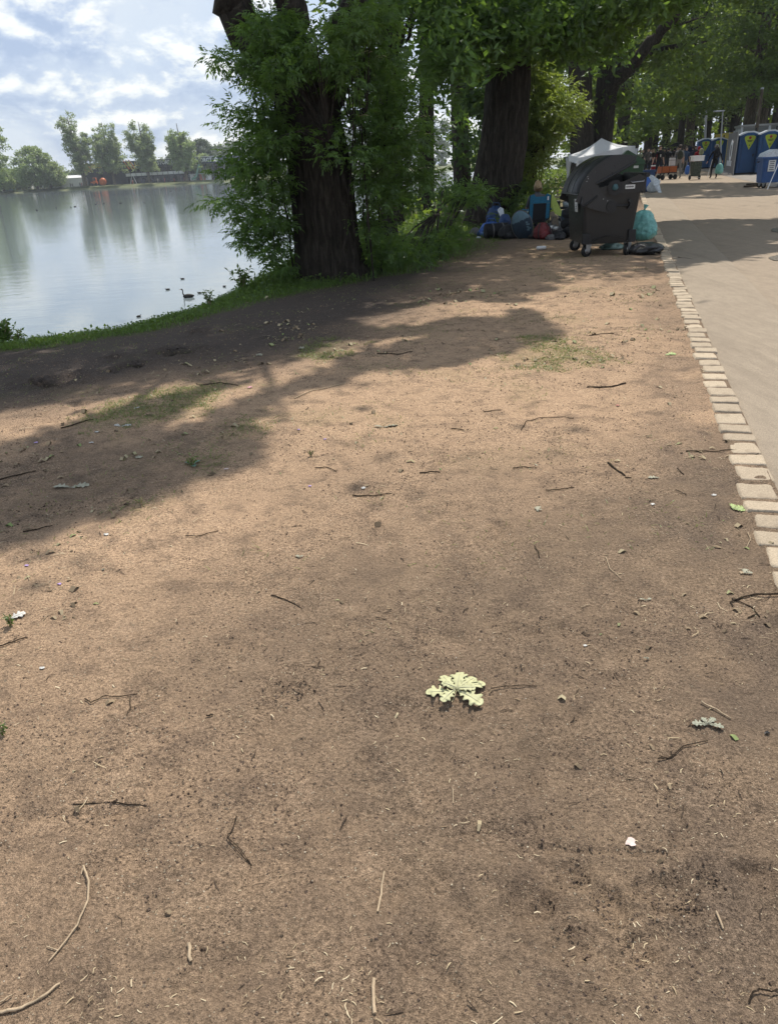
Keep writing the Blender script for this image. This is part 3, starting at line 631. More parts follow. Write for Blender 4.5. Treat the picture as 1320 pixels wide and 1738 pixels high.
# ================================================================== TREES
def IMG(px, py, y): return AT(px, py, y)
def trunk_mesh(path, radii, seg=56, rough=.10, name='trunk', mat=M_BARK, parent=None, flare=True, sub=.07):
    """furrowed trunk: rings along the path, radius broken by stretched ridges"""
    path = [Vector(p) for p in path]; L = [0]
    for a, b in zip(path[:-1], path[1:]): L.append(L[-1]+(b-a).length)
    n = max(8, int(L[-1]/sub)); s = np.linspace(0, L[-1], n); C = np.array([[np.interp(q, L, [p[i] for p in path]) for i in range(3)] for q in s])
    rd = np.interp(s, L, radii); th = np.linspace(0, 2*np.pi, seg, endpoint=False); T, S = np.meshgrid(th, s)
    cx, cy = np.cos(T), np.sin(T); sd_ = int(abs(path[0].x*100)) % 50
    k1 = fbm(cx*2.0+5+S*.15, cy*2.0+S*.35, 3, sd_); k2 = 1-2*np.abs(fbm(T*seg/14.0*2+np.sin(S)*.4, S*1.3, 3, sd_+5)-.5)
    Rr = rd[:, None]*(1+.35*(k1-.5)+rough*(k2-.7))
    X = C[:, 0:1]+Rr*cx; Y = C[:, 1:2]+Rr*cy; Z = np.repeat(C[:, 2:3], seg, 1)
    V = np.stack([X, Y, Z], -1).reshape(-1, 3); i = np.arange(n*seg).reshape(n, seg); j = np.roll(i, -1, 1)
    Q = np.stack([i[:-1], j[:-1], j[1:], i[1:]], -1).reshape(-1, 4)
    return arr(npmesh(name, V, Q, None, True), name, mat, parent)
def limb(parent, pts, r0_, r1_, mat=M_BARK, name='limb', seg=12):
    m = MB(); n = len(pts); P = []; Rr = []
    for i in range(n-1):
        for k in range(4):
            t = k/4; a, b = Vector(pts[i]), Vector(pts[i+1]); p = a.lerp(b, t); P.append(p+Vector((random.uniform(-1, 1), random.uniform(-1, 1), random.uniform(-1, 1)))*.25*r0_); Rr.append(r0_+(r1_-r0_)*((i+t)/(n-1)))
    P.append(Vector(pts[-1])); Rr.append(r1_); m.tube(P, Rr, seg, jit=.06); return m.build(name, mat, parent)
def inview(P, top=-12):
    """points that can land in the frame"""
    d = P-np.array([0, 0, EYE]); w = d@np.array(fwd); x = 660+FPX*(d@np.array(rgt))/w; y = 869-FPX*(d@np.array(upv))/w
    return (w > .1), x, y
def masses(L, seed_y, n_per, jitter=1.0):
    """L: (px, py, rx, ry, depth, weight) -> clump centres in the world"""
    out = []
    for px, py, rx, ry, y, wgt in L:
        for k in range(int(n_per*wgt)):
            a = random.random()*2*math.pi; r = math.sqrt(random.random()); out.append(tuple(AT(px+rx*r*math.cos(a), py+ry*r*math.sin(a), y+random.gauss(0, .45)*jitter)))
    return np.array(out)

# ---- first big tree by the water with elder growing round it
def T(o): return o
def big_tree_one():
    Y0 = 12.1
    base = Vector((AX(562, Y0, 455), Y0, -.12)); r = empty('willow_tree', base, 'massive dark leaning willow trunk at the water edge, wrapped in elder leaves', 'tree'); mw = Vector(base)
    def W_(px, py, y=Y0): return AT(px, py, y)-mw
    trunk_mesh([W_(566, 478), W_(563, 462), W_(558, 440), W_(552, 400), W_(548, 340), W_(545, 300), W_(538, 250), W_(528, 205), W_(515, 165)], [.72, .60, .545, .50, .475, .47, .44, .42, .33], 84, .13, 'trunk', M_BARK, r)
    limb(r, [W_(540, 235), W_(500, 160), W_(455, 95), W_(425, 55), W_(405, 30), W_(390, 0), W_(383, -60), W_(360, -220)-Vector((0, 1, 0)), W_(300, -420)-Vector((0, 2.4, 0))], .34, .13, name='limb', seg=16)
    limb(r, [W_(520, 190), W_(512, 120), W_(496, 50), W_(480, -20), W_(470, -160)-Vector((0, .8, 0)), W_(440, -420)-Vector((0, 2.5, 0))], .30, .12, name='limb', seg=16)
    limb(r, [W_(545, 200), W_(575, 110), W_(590, 20), W_(610, -80), W_(640, -300)], .26, .12, name='limb', seg=14)
    for q in ((-3.2, -4.4, 8.8), (-1.4, -5.6, 9.2), (-4.6, -3.0, 8.0), (.6, -4.4, 9.0), (2.0, -2.0, 9.3)): limb(r, [Vector((-.3, -.2, 4.6)), Vector((q[0]*.4, q[1]*.35, 6.4)), Vector(q)], .09, .02, name='branch', seg=7)
    # high crown, mostly above the frame: it throws the shade on the bank
    c = np.array([-.8, 11.6, 9.6]); D = unit(rng.normal(size=(300, 3))); C = c+D*(rng.random((300, 1))**.4)*np.array([4.6, 5.2, 3.3])
    C = C[C[:, 2] > 5.2]; P = clumps(C, .75, 70); P = sunfilter(P)
    w, x, y = inview(P); P = P[~(w & (x > -10) & (x < 1330) & (y > -25))]
    fill = shade_fill([(-100, 955), (0, 760), (110, 735), (330, 660), (440, 590), (600, 520), (900, 470), (960, 500), (950, 600), (640, 640), (420, 790), (200, 880)], 15000, 9.0, 13.0); P = np.concatenate([P, fill])
    fill = shade_fill([(-100, 715), (0, 590), (200, 560), (330, 520), (500, 470), (900, 440), (960, 480), (700, 520), (500, 595), (330, 650), (130, 690)], 11000, 9.0, 13.0); P = np.concatenate([P, fill])
    leafobj('crown', [leafquads(P-np.array(mw), rng.uniform(.12, .22, len(P)), .35, .5)], M_ELDER, r)
    return r
def shade_fill(pts, n, z0, z1):
    """unseen crown leaves added above the frame to shade a stretch of ground"""
    q = poly(pts); lo, hi = q.min(0), q.max(0); P = []
    while sum(len(a) for a in P) < n:
        g = rng.uniform(lo, hi, (n, 2)); g = g[inpoly(q, g[:, 0], g[:, 1])]; z = rng.uniform(z0, z1, len(g))
        t = fbm(g[:, 0]*1.6+2, g[:, 1]*1.2+7, 3, 51); t2 = fbm(g[:, 0]*5+2, g[:, 1]*4+7, 3, 53); kk = (t > .33) & ((t2 > .465) | (rng.random(len(t)) < .15)); g = g[kk]; z = z[kk]
        P.append(np.stack([g[:, 0]+SUNV.x*z/SUNV.z, g[:, 1]+SUNV.y*z/SUNV.z, z], 1))
    P = np.concatenate(P)[:n]; w, x, y = inview(P); P = P[~(w & (x > -20) & (x < 1340) & (y > -25))]; return sunfilter(P)
big_tree_one()

def elder(name, label, L, base_px, base_y, n_per, leaf=.145, mat=M_ELDER, stems=7, flowers=0, cat='shrub', per=15, rad=.30, group=None, stemmat=M_BARK, clear=.06):
    b = Vector((AX(base_px, base_y, 430), base_y, 0)); b.z = hz(b.x, b.y)
    r = empty(name, b, label, cat, group); bw = np.array(b); C = masses(L, 0, n_per)
    D0 = rng.normal(size=(len(C)*per, 3)); P = np.repeat(C, per, 0)+unit(D0)*rad*.8*(rng.random((len(C)*per, 1))**.5)*np.array([1.2, 1.1, .40])
    D = unit(D0)*np.array([1, 1, .5])+rng.normal(size=D0.shape)*.3+np.array([0, -.1, -.12]); P = P[:]; keep = P[:, 2] > .03; P, D = P[keep], D[keep]
    if clear:
        w_, x_, y_ = inview(P); m_ = inpoly(np.array([(505, 165), (497, 250), (495, 300), (503, 400), (505, 475), (632, 475), (606, 330), (592, 250), (580, 165)], float), x_, y_) & (P[:, 1] < 12.3); kp = ~m_ | (rng.random(len(P)) < clear); P, D = P[kp], D[kp]
    V, Q, v = compound(P-bw, D, rng.uniform(leaf*.7, leaf*1.25, len(P))); leafobj('foliage', [(V, Q, v)], mat, r)
    m = MB(); idx = rng.choice(len(C), min(len(C), stems*9), replace=False); tops = [Vector(C[i]-bw) for i in idx]
    stem_tops = sorted(tops, key=lambda p: -p.z)[:stems*4:4] or tops[:stems]
    for s in stem_tops:
        f = Vector((random.uniform(-.35, .35), random.uniform(-.25, .25), -.05)); mid = f.lerp(s, .55)+Vector((0, 0, s.length*.12)); P_ = [f, f.lerp(mid, .5)+Vector((random.uniform(-.06, .06), 0, .1)), mid, s]; m.tube(P_, [.015, .012, .009, .004], 6)
    for t_ in tops:
        s = min(stem_tops, key=lambda q: (q-t_).length); a = Vector((0, 0, 0)).lerp(s, .62); m.tube([a, a.lerp(t_, .5)+Vector((0, 0, .12)), t_], [.012, .009, .004], 5)
    m.build('stem', stemmat, r)
    if flowers:
        fm = MB(); fl = masses(flowers[0], 0, 1)
        for c in fl:
            for k in range(16):
                a = random.random()*6.28; q = random.random()**.5*.075; p = Vector(c)-Vector(bw)+Vector((q*math.cos(a), q*math.sin(a), .02*math.cos(q*20))); s = .010
                fm.add([p+Vector((s, 0, 0)), p+Vector((0, s, .003)), p+Vector((-s, 0, 0)), p+Vector((0, -s, .003))], [(0, 1, 2, 3)])
        fm.build('blossom', plain('cream_blossom', (.62, .60, .42), .8, 0, .1), r)
    return r
# elder on the left of the trunk, over the water
elder('elder_bush', 'ragged elder hanging over the water left of the willow trunk', [(464, 55, 33.6, 32.3, 11.8, 1), (409, 104, 20.8, 10.2, 11.7, 0.4), (449, 128, 32, 22.1, 11.8, 0.8), (444, 205, 30.4, 22.1, 11.9, 0.7), (474, 185, 22.4, 34, 12.1, 0.6), (454, 262, 49.6, 22.1, 11.8, 1.2), (409, 285, 24, 18.7, 11.7, 0.5), (454, 315, 44, 20.4, 11.8, 0.9), (419, 345, 27.2, 10.2, 11.7, 0.35), (444, 372, 44, 18.7, 11.8, 0.9), (424, 402, 33.6, 11.9, 11.7, 0.5), (479, 425, 24, 18.7, 11.9, 0.5), (489, 455, 17.6, 10.2, 12, 0.3), (400, 178, 5.6, 6.8, 11.7, 0.08), (392, 205, 6.4, 5.1, 11.7, 0.08), (376, 102, 8, 4.25, 11.6, 0.12), (369, 340, 9.6, 3.4, 11.6, 0.12), (494, 350, 12.8, 51, 12.4, 0.4)], 490, 12.0, 25, stems=3, flowers=([(395, 48, 2, 2, 11, 1), (412, 90, 2, 2, 11, 1)],))
elder('elder_bush', 'elder sprays hanging in front of the willow trunk', [(490, 95, 28, 21.25, 11.1, 0.7), (555, 105, 36, 13.6, 11, 0.8), (470, 130, 24, 21.25, 11.1, 0.6), (595, 60, 32, 42.5, 11.1, 1.1), (550, 225, 32, 10.2, 11.1, 0.5), (575, 262, 36, 8.5, 11, 0.5), (470, 230, 20, 17, 11.1, 0.5), (450, 50, 24, 25.5, 11.3, 0.7), (590, 150, 20, 21.25, 11.3, 0.5), (630, 20, 32, 25.5, 11.4, 0.9), (530, 60, 24, 10.2, 11.2, 0.4)], 600, 11.3, 20, stems=3, clear=.45)
elder('elder_bush', 'broad dark elder right of the willow trunk with cream flower heads', [(631, 90, 40, 34, 11.6, 0.9), (626, 190, 36, 34, 11.7, 0.8), (676, 170, 36, 42.5, 12, 1), (686, 235, 40, 25.5, 11.8, 1), (636, 260, 36, 34, 11.8, 0.9), (706, 290, 28, 22.1, 12.1, 0.7), (641, 320, 44, 22.1, 11.8, 0.9), (626, 375, 36, 22.1, 11.9, 0.7), (636, 415, 32, 17, 12, 0.55), (686, 330, 24, 18.7, 12.2, 0.4), (618, 440, 17.6, 10.2, 12, 0.35), (676, 415, 22.4, 11.9, 12.2, 0.3), (646, 125, 48, 25.5, 12.3, 0.5)], 640, 12.1, 26, stems=3, flowers=([(622, 88, 2, 2, 11, 1), (646, 96, 3, 2, 11, 1), (668, 220, 2, 2, 11.2, 1), (705, 224, 2, 2, 11.2, 1), (722, 198, 3, 2, 11.2, 1), (724, 228, 3, 2, 11.2, 1), (640, 178, 3, 2, 11.2, 1), (617, 196, 3, 2, 11.2, 1), (597, 5, 3, 2, 11, 1), (722, 286, 2, 2, 11.3, 1)],))
elder('elder_sapling', 'low elder shoots leaning over the grass between the two big trunks', [(745, 410, 45, 10, 14.0, .5), (715, 432, 35, 9, 13.2, .4), (770, 330, 35, 16, 15.5, .5), (800, 325, 22, 10, 15.5, .3), (680, 440, 30, 10, 12.6, .3), (750, 380, 26, 18, 15, .35)], 720, 13.6, 34, .16, stems=5)

# ---- second big tree
def big_tree_two():
    Y0 = 20.2; base = Vector((AX(838, Y0, 375), Y0, -.05)); r = empty('willow_tree', base, 'thick upright willow trunk behind the heap of bags and the camping chair', 'tree')
    W_ = lambda px, py, y=Y0: AT(px, py, y)-base
    trunk_mesh([W_(832, 392), W_(833, 378), W_(836, 350), W_(841, 300), W_(852, 240), W_(856, 200), W_(862, 140), W_(865, 80), W_(872, 0), W_(885, -150)], [.95, .74, .63, .58, .55, .52, .50, .47, .42, .3], 84, .14, 'trunk', M_BARK, r)
    limb(r, [W_(860, 120), W_(900, 70), W_(945, 20), W_(1000, -60), W_(1080, -220)], .30, .10, seg=14); limb(r, [W_(856, 90), W_(825, 35), W_(790, 20), W_(745, 15), W_(705, 30), W_(690, 70)], .17, .04, name='branch', seg=9)
    limb(r, [W_(745, 18), W_(758, 55), W_(742, 80), W_(715, 100), W_(700, 150)], .08, .02, name='branch', seg=7)
    for q in ((4.5, -2, 9.5), (6.5, -4.0, 9.4), (-3, -5, 9.2)): limb(r, [Vector((.4, -.2, 6)), Vector((q[0]*.5, q[1]*.5, 7.8)), Vector(q)], .09, .02, name='branch', seg=7)
    C = masses([(760, 20, 60, 30, 19, 1), (830, 30, 60, 40, 18.6, 1.2), (905, 20, 60, 40, 18.8, 1.2), (980, 25, 60, 40, 19.5, 1), (800, 85, 50, 25, 18.6, .7), (735, 90, 40, 50, 19, .8), (880, 70, 30, 25, 18.6, .45), (950, 70, 40, 26, 19, .5), (1040, 20, 50, 30, 19.5, .8), (1110, -5, 60, 25, 19.5, .8), (1020, 80, 35, 30, 21, .4), (700, 10, 40, 40, 18.6, .7), (745, 160, 25, 50, 20.5, .5)], 0, 52, 2.2)
    P = clumps(C, .60, 55, .55); c = np.array([4, 19, 10.2]); D = unit(rng.normal(size=(240, 3))); C = c+D*(rng.random((240, 1))**.4)*np.array([6.5, 6.5, 3.0]); Q_ = clumps(C, .8, 60); Q_ = Q_[Q_[:, 2] > 6.6]
    fill = shade_fill([(940, 445), (1110, 380), (1500, 376), (1700, 415), (1320, 424), (1160, 452), (1105, 462)], 9000, 7.6, 9.6)
    fill2 = shade_fill([(560, 480), (700, 440), (860, 400), (980, 395), (1115, 395), (1120, 455), (960, 470), (800, 500), (640, 530)], 9000, 7.6, 9.6)
    P = sunfilter(np.concatenate([P, Q_, fill, fill2])); b = np.array(base); leafobj('crown', [leafquads(P-b, rng.uniform(.13, .24, len(P)), .3, .42, .3)], M_ELDER, r)
big_tree_two()
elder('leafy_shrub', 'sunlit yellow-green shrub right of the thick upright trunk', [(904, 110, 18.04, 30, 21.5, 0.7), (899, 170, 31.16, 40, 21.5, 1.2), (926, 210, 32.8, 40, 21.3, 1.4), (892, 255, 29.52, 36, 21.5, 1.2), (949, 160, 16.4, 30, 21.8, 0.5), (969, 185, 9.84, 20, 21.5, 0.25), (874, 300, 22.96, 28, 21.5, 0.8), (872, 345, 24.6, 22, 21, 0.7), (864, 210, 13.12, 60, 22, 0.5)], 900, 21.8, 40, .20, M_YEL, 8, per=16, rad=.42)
elder('leafy_shrub', 'dark low shrub at the foot of the thick trunk behind the chair', [(890, 350, 26, 22, 19.6, .6), (870, 372, 20, 12, 19.3, .4), (905, 335, 20, 20, 20.2, .4), (880, 325, 22, 20, 20.4, .5), (895, 380, 20, 8, 18.8, .25)], 885, 19.8, 60, .18, M_WOOD, 6, per=14, rad=.3)

# ---- woodland trees
def wood_tree(px, y, r0_, H, label, name='oak_tree', crown=(4.8, 3.2, 16.0), nclump=90, per=60, lean=0.0, mat=M_WOOD, bark=M_BARK, lsz=(.22, .40), base=None, tmax=10, limbs=3, group=None):
    b = Vector((AX(px, y, 262), y, 0)) if base is None else Vector((base[0], base[1], 0)); b.z = hz(b.x, b.y)-.05
    r = empty(name, b, label, 'tree', group); P = [Vector((0, 0, 0)), Vector((0, 0, .5)), Vector((lean*.3, 0, H*.3)), Vector((lean*.6, 0, H*.6)), Vector((lean, 0, H))]
    trunk_mesh(P, [r0_*1.35, r0_, r0_*.85, r0_*.65, r0_*.25], 20, .08, 'trunk', bark, r, sub=.35)
    rc, z0, z1 = crown
    for k in range(limbs):
        a = random.uniform(0, 6.28); z = random.uniform(max(z0, 2.5), H*.6); e = Vector((lean*.5+rc*.75*math.cos(a), rc*.75*math.sin(a), z+random.uniform(1.0, 3.5)))
        limb(r, [Vector((lean*z/H, 0, z)), Vector((lean*z/H, 0, z)).lerp(e, .5)+Vector((0, 0, .5)), e], r0_*.42, .04, bark, 'limb', 7)
    n = nclump; a = rng.random(n)*6.283; q = rng.random(n)**.5*rc; z = z0+(z1-z0)*rng.random(n); sh = np.sin(np.pi*np.clip((z-z0)/(z1-z0)*.85+.14, 0, 1))**.5
    C = np.stack([b.x+lean*.5+q*sh*np.cos(a), b.y+q*sh*np.sin(a), z], 1)
    Pp = clumps(C, rng.uniform(.6, 1.35, n), per, .55)
    w, x, yv = inview(Pp); far = ~(w & (x > -60) & (x < 1380) & (yv > -60)); Pp = Pp[~far | (rng.random(len(Pp)) < .62)]
    Pp = sunfilter(Pp, .05); sz = rng.uniform(lsz[0], lsz[1], len(Pp))
    leafobj('crown', [leafquads(Pp-np.array(b), sz, .35, .55)], mat, r); return r
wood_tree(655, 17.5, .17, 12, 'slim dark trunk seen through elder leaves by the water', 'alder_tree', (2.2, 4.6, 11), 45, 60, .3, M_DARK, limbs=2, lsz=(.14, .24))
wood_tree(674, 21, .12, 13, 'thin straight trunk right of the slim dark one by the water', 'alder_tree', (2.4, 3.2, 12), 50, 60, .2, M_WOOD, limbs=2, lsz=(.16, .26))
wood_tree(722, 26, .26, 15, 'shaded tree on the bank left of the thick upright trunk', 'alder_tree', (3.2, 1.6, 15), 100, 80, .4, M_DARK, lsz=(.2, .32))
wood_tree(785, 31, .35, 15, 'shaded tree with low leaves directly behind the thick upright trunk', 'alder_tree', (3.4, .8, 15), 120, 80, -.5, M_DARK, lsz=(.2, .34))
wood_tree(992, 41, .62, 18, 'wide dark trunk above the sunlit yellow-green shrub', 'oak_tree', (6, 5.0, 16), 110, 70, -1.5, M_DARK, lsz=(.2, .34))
wood_tree(1015, 42, .6, 19, 'dark oak standing behind the white gazebo', 'oak_tree', (6, 3.6, 16), 150, 80, 1.0, M_WOOD, lsz=(.22, .38))
wood_tree(900, 46, .4, 17, 'leafy oak on the bank beyond the thick upright trunk', 'oak_tree', (5.5, 1.2, 16), 150, 80, 0, M_WOOD, lsz=(.25, .42))
wood_tree(1052, 62, .5, 19, 'oak with a long diagonal limb over the crowded path', 'oak_tree', (6.5, 2.6, 17), 170, 80, .5, M_WOOD)
wood_tree(1098, 84, .45, 20, 'oak at the far left edge of the path behind the crowd', 'oak_tree', (7, 2.2, 18), 170, 80, 0, M_YEL)  # paler leaf colour stands in for sunlit patches in the wood
wood_tree(1152, 78, .34, 20, 'straight dark trunk behind the middle of the crowd', 'oak_tree', (6, 4.4, 18), 150, 80, 0, M_WOOD)
wood_tree(1166, 83, .46, 20, 'thicker paler trunk just right of the straight dark one', 'oak_tree', (6, 4.8, 18), 140, 80, 0, M_WOOD, M_BARK2)
wood_tree(1197, 92, .30, 20, 'slim trunk rising above the far pair of blue toilets', 'oak_tree', (6, 4.0, 18), 140, 80, .2, M_WILL)
wood_tree(1236, 88, .52, 20, 'dark forked oak behind the lamp post', 'oak_tree', (6.5, 4.6, 18), 150, 80, 1.4, M_WOOD)
wood_tree(1262, 66, .50, 20, 'broad grey-brown trunk above the yellow container', 'oak_tree', (6, 5.2, 18), 150, 80, .5, M_WOOD, M_BARK2)
wood_tree(1281, 69, .42, 20, 'second grey-brown trunk close beside the broad one', 'oak_tree', (6, 5.2, 18), 120, 80, .9, M_WOOD, M_BARK2)
wood_tree(1345, 60, .45, 20, 'oak at the right edge above the long grey container', 'oak_tree', (6.5, 3.6, 18), 160, 80, 0, M_WOOD)
wood_tree(0, 0, .45, 18, 'oak right of the path whose crown shades the paving', 'oak_tree', (5.5, 5.5, 14), 110, 60, -1.0, M_WOOD, base=(15.5, 22.5))
wood_tree(0, 0, .45, 18, 'oak right of the path near the blue recycling bin', 'oak_tree', (6.5, 5.5, 15), 130, 60, -1.0, M_WOOD, base=(25, 34))
def limb_over(px0, py0, px1, py1, y0, y1, ra, rb): return [AT(px0, py0, y0), AT((px0+px1)/2, (py0+py1)/2-4, (y0+y1)/2), AT(px1, py1, y1)]
# the diagonal limb: part of the dark oak behind the gazebo
oak = next(o for o in bpy.data.objects if o.get('label', '').startswith('dark oak standing'))
limb(oak, [p-oak.location for p in (AT(1022, 175, 42), AT(1052, 128, 41), AT(1085, 92, 40), AT(1118, 55, 39), AT(1150, 20, 38), AT(1175, -20, 37))], .34, .15, M_BARK, 'limb', 12)
# unseen leaves added to the crowns to shade the wood floor and far path
def canopy(tree_label, pts, n, z0, z1, s0, s1):
    r = next(o for o in bpy.data.objects if o.get('label', '').startswith(tree_label)); ch = next(c for c in r.children if c.name.startswith('crown')); P = shade_fill(pts, n, z0, z1)
    V, Q, v = leafquads(P-np.array(r.location), rng.uniform(s0, s1, len(P)), .4, .6); me = ch.data; ov = np.empty(len(me.vertices)*3); me.vertices.foreach_get('co', ov); ov = ov.reshape(-1, 3); av = np.empty(len(ov)); me.attributes['v'].data.foreach_get('value', av)
    m2 = npmesh('crown', np.concatenate([ov, V]), np.arange(len(ov)+len(V)).reshape(-1, 4), {'v': np.concatenate([av, v])}); m2.materials.append(me.materials[0]); ch.data = m2
canopy('oak right of the path near', [(1084, 312), (1200, 310), (1420, 309), (1420, 324), (1320, 331), (1200, 337), (1094, 336)], 14000, 10, 14, .22, .4)
canopy('oak right of the path whose', [(1110, 378), (1180, 373), (1500, 370), (1600, 415), (1320, 424), (1165, 448), (1118, 420)], 17000, 8, 10, .18, .3)
canopy('oak with a long', [(1040, 296), (1084, 299), (1300, 297), (1420, 292), (1420, 262), (1300, 262), (1100, 272), (1030, 280)], 26000, 14, 19, .5, .9)
canopy('oak at the right edge', [(1300, 297), (1420, 292), (1500, 300), (1420, 312), (1300, 309)], 7000, 12, 16, .3, .6)
# mass of the wood behind
def woodland():
    n = 2300; x = rng.uniform(12, 190, n); y = 98+rng.random(n)**1.6*60; keep = (x > 10+(y-98)*.1); x, y = x[keep], y[keep]; z = rng.random(len(x))**.9*24+.4
    z *= (.75+.5*fbm(x*.12, y*.12, 3, 66)); C = np.stack([x, y, z], 1); P = clumps(C, rng.uniform(1.0, 2.2, len(C)), 62, .6); P = sunfilter(P, .2)
    o = leafobj('woodland', [leafquads(P, rng.uniform(.45, .85, len(P)), .3, .6)], M_WOOD, None); tag(o, 'dense green wood closing the view behind the path', 'woodland', kind='stuff')
    m = MB()
    for k in range(70):
        y_ = random.uniform(97, 125); x_ = AX(random.uniform(1000, 1400), y_); h = random.uniform(14, 20); m.tube([(x_, y_, -.3), (x_+random.uniform(-.5, .5), y_, h*.5), (x_+random.uniform(-1, 1), y_, h)], [.35, .25, .1], 7)
    o = m.build('woodland_trunks', M_BARK); tag(o, 'many thin shaded trunks inside the far wood', 'woodland', kind='stuff')
woodland()

# ---- trees on the far bank
def far_tree(px, top, y, wpx, label, name, mat, style, lean=0.0, group=None, base_py=None, tr=.5, dens=1.0):
    b = AT(px, 316, y); b.z = .1; k = y/1250.0; horizon_py = 318-px*.054; H = EYE+(horizon_py-top)*k*.82; w = wpx*k/2
    r = empty(name, b, label, 'tree', group); n = int({'poplar': 340, 'round': 150}[style]*dens); bn = np.array(b)
    trunk_mesh([(0, 0, 0), (lean*.1, 0, H*.2), (lean*.5, 0, H*.55), (lean, 0, H*.95)], [tr*1.3, tr, tr*.7, .1], 14, .05, 'trunk', M_BARK2, r, sub=1.0)
    if style == 'poplar':
        tips = []
        for j in range(17):
            a = random.uniform(0, 6.28); z0 = H*random.uniform(.2, .42); z1 = H*random.uniform(.55, 1.0); q = w*random.uniform(.2, .85)*(1 if z1 < H*.9 else .8)
            p0 = Vector((lean*z0/H, 0, z0)); p2 = Vector((lean*z1/H+q*math.cos(a), q*math.sin(a), z1)); p1 = p0.lerp(p2, .4)+Vector((q*.35*math.cos(a), q*.35*math.sin(a), 0)); tips.append((p0, p1, p2))
            limb(r, [p0, p1, p2], .22, .05, M_BARK2, 'limb', 5)
        C = []
        for _ in range(n):
            p0, p1, p2 = random.choice(tips); t = random.random()**.7; c = p0.lerp(p1, t*2) if t < .5 else p1.lerp(p2, t*2-1); C.append(tuple(c+Vector([random.gauss(0, .75) for _ in range(3)])))
        P = clumps(np.array(C), rng.uniform(.7, 1.35, n), 46, .9)
        low = clumps(np.stack([rng.normal(0, w*.30, int(n*.30)), rng.normal(0, w*.30, int(n*.30)), rng.uniform(H*.2, H*.45, int(n*.30))], 1), 1.0, 34, .9); P = np.concatenate([P, low])
    else:
        a = rng.random(n)*6.283; z = rng.random(n); q = w*np.sqrt(rng.random(n))*np.sin(np.pi*np.clip(z*.82+.16, 0, 1))**.6; C = np.stack([lean*z+q*np.cos(a), q*np.sin(a), H*(.12+.83*z)], 1); P = clumps(C, rng.uniform(1.0, 2.0, n), 70, .7)
    leafobj('crown', [leafquads(P, rng.uniform(.45, .85, len(P)), .3, .6)], mat, r); return r
far_tree(146, 196, 340, 58, 'sparse leaning poplar leftmost beside the dark pavilion', 'poplar_tree', M_POP, 'poplar', -1.8, 'poplars on the far bank', tr=.75, dens=.75)
far_tree(196, 204, 340, 66, 'forked airy poplar in front of the word on the pavilion wall', 'poplar_tree', M_POP, 'poplar', -.8, 'poplars on the far bank')
far_tree(256, 203, 338, 54, 'third poplar with a bushy foot before the balcony', 'poplar_tree', M_POP, 'poplar', -.6, 'poplars on the far bank', dens=1.1)
far_tree(319, 206, 336, 56, 'dense bright poplar farthest right on the far bank', 'poplar_tree', M_WILL, 'poplar', -.8, 'poplars on the far bank', dens=1.3)
far_tree(64, 248, 338, 66, 'tall leafy round tree on the far bank above the red banner', 'linden_tree', M_WILL, 'round', 0, dens=1.3)
far_tree(87, 270, 341, 50, 'lower round tree leaning against the taller leafy one', 'linden_tree', M_POP, 'round', 0, dens=1.1)
far_tree(33, 287, 348, 28, 'small pale round tree near the left edge of the far bank', 'linden_tree', M_WILL, 'round', 0, dens=.6)
far_tree(6, 285, 338, 36, 'dark bush-like tree at the foot of the tall left willow', 'linden_tree', M_WILL, 'round', 0, dens=.6)
far_tree(-10, 165, 300, 64, 'tall narrow tree cut by the left edge of the picture', 'willow_tree', M_WILL, 'round', 0, dens=1.6)
far_tree(-60, 150, 280, 80, 'tall tree beyond the left edge, mirrored in the lake', 'willow_tree', M_POP, 'round', 0, dens=1.4)
far_tree(352, 262, 345, 34, 'round tree beside the water slide', 'linden_tree', M_POP, 'round', 0, dens=.6)
far_tree(107, 292, 352, 30, 'small leafy tree behind the white marquee', 'linden_tree', M_WILL, 'round', 0, dens=.5)
far_tree(350, 235, 362, 44, 'dense tree standing behind the right end of the pavilion', 'linden_tree', M_FAR, 'round', 0, dens=1.0)
def far_wood():
    n = 1500; px = rng.uniform(-160, 760, n); y = 385+rng.random(n)*40; x = np.array([AX(a, b, 300) for a, b in zip(px, y)]); top = np.interp(px, [-160, 100, 200, 300, 350, 760], [9, 7, 7, 11, 15, 20])*(.8+.4*fbm(px*.05, y*0, 3, 17)); z = rng.random(n)*top
    P = clumps(np.stack([x, y, z], 1), rng.uniform(1.5, 2.6, n), 46, .7); o = leafobj('distant_woodland', [leafquads(P, rng.uniform(.9, 1.5, len(P)), .3, .7)], M_FAR, None); tag(o, 'hazy green line of woods beyond the far bank', 'woodland', kind='stuff')
    n = 260; px = rng.uniform(-20, 150, n); x = np.array([AX(a, 338, 316) for a in px]); P = clumps(np.stack([x, np.array([FY(a)+2.2 for a in x]), np.full(n, -.2)], 1), .8, 26, .6); o = leafobj('reed_bed', [leafquads(P, .5, .1, .3)], M_FAR, None); tag(o, 'dark reeds along the waterline of the far bank', 'reeds', kind='stuff')
far_wood()

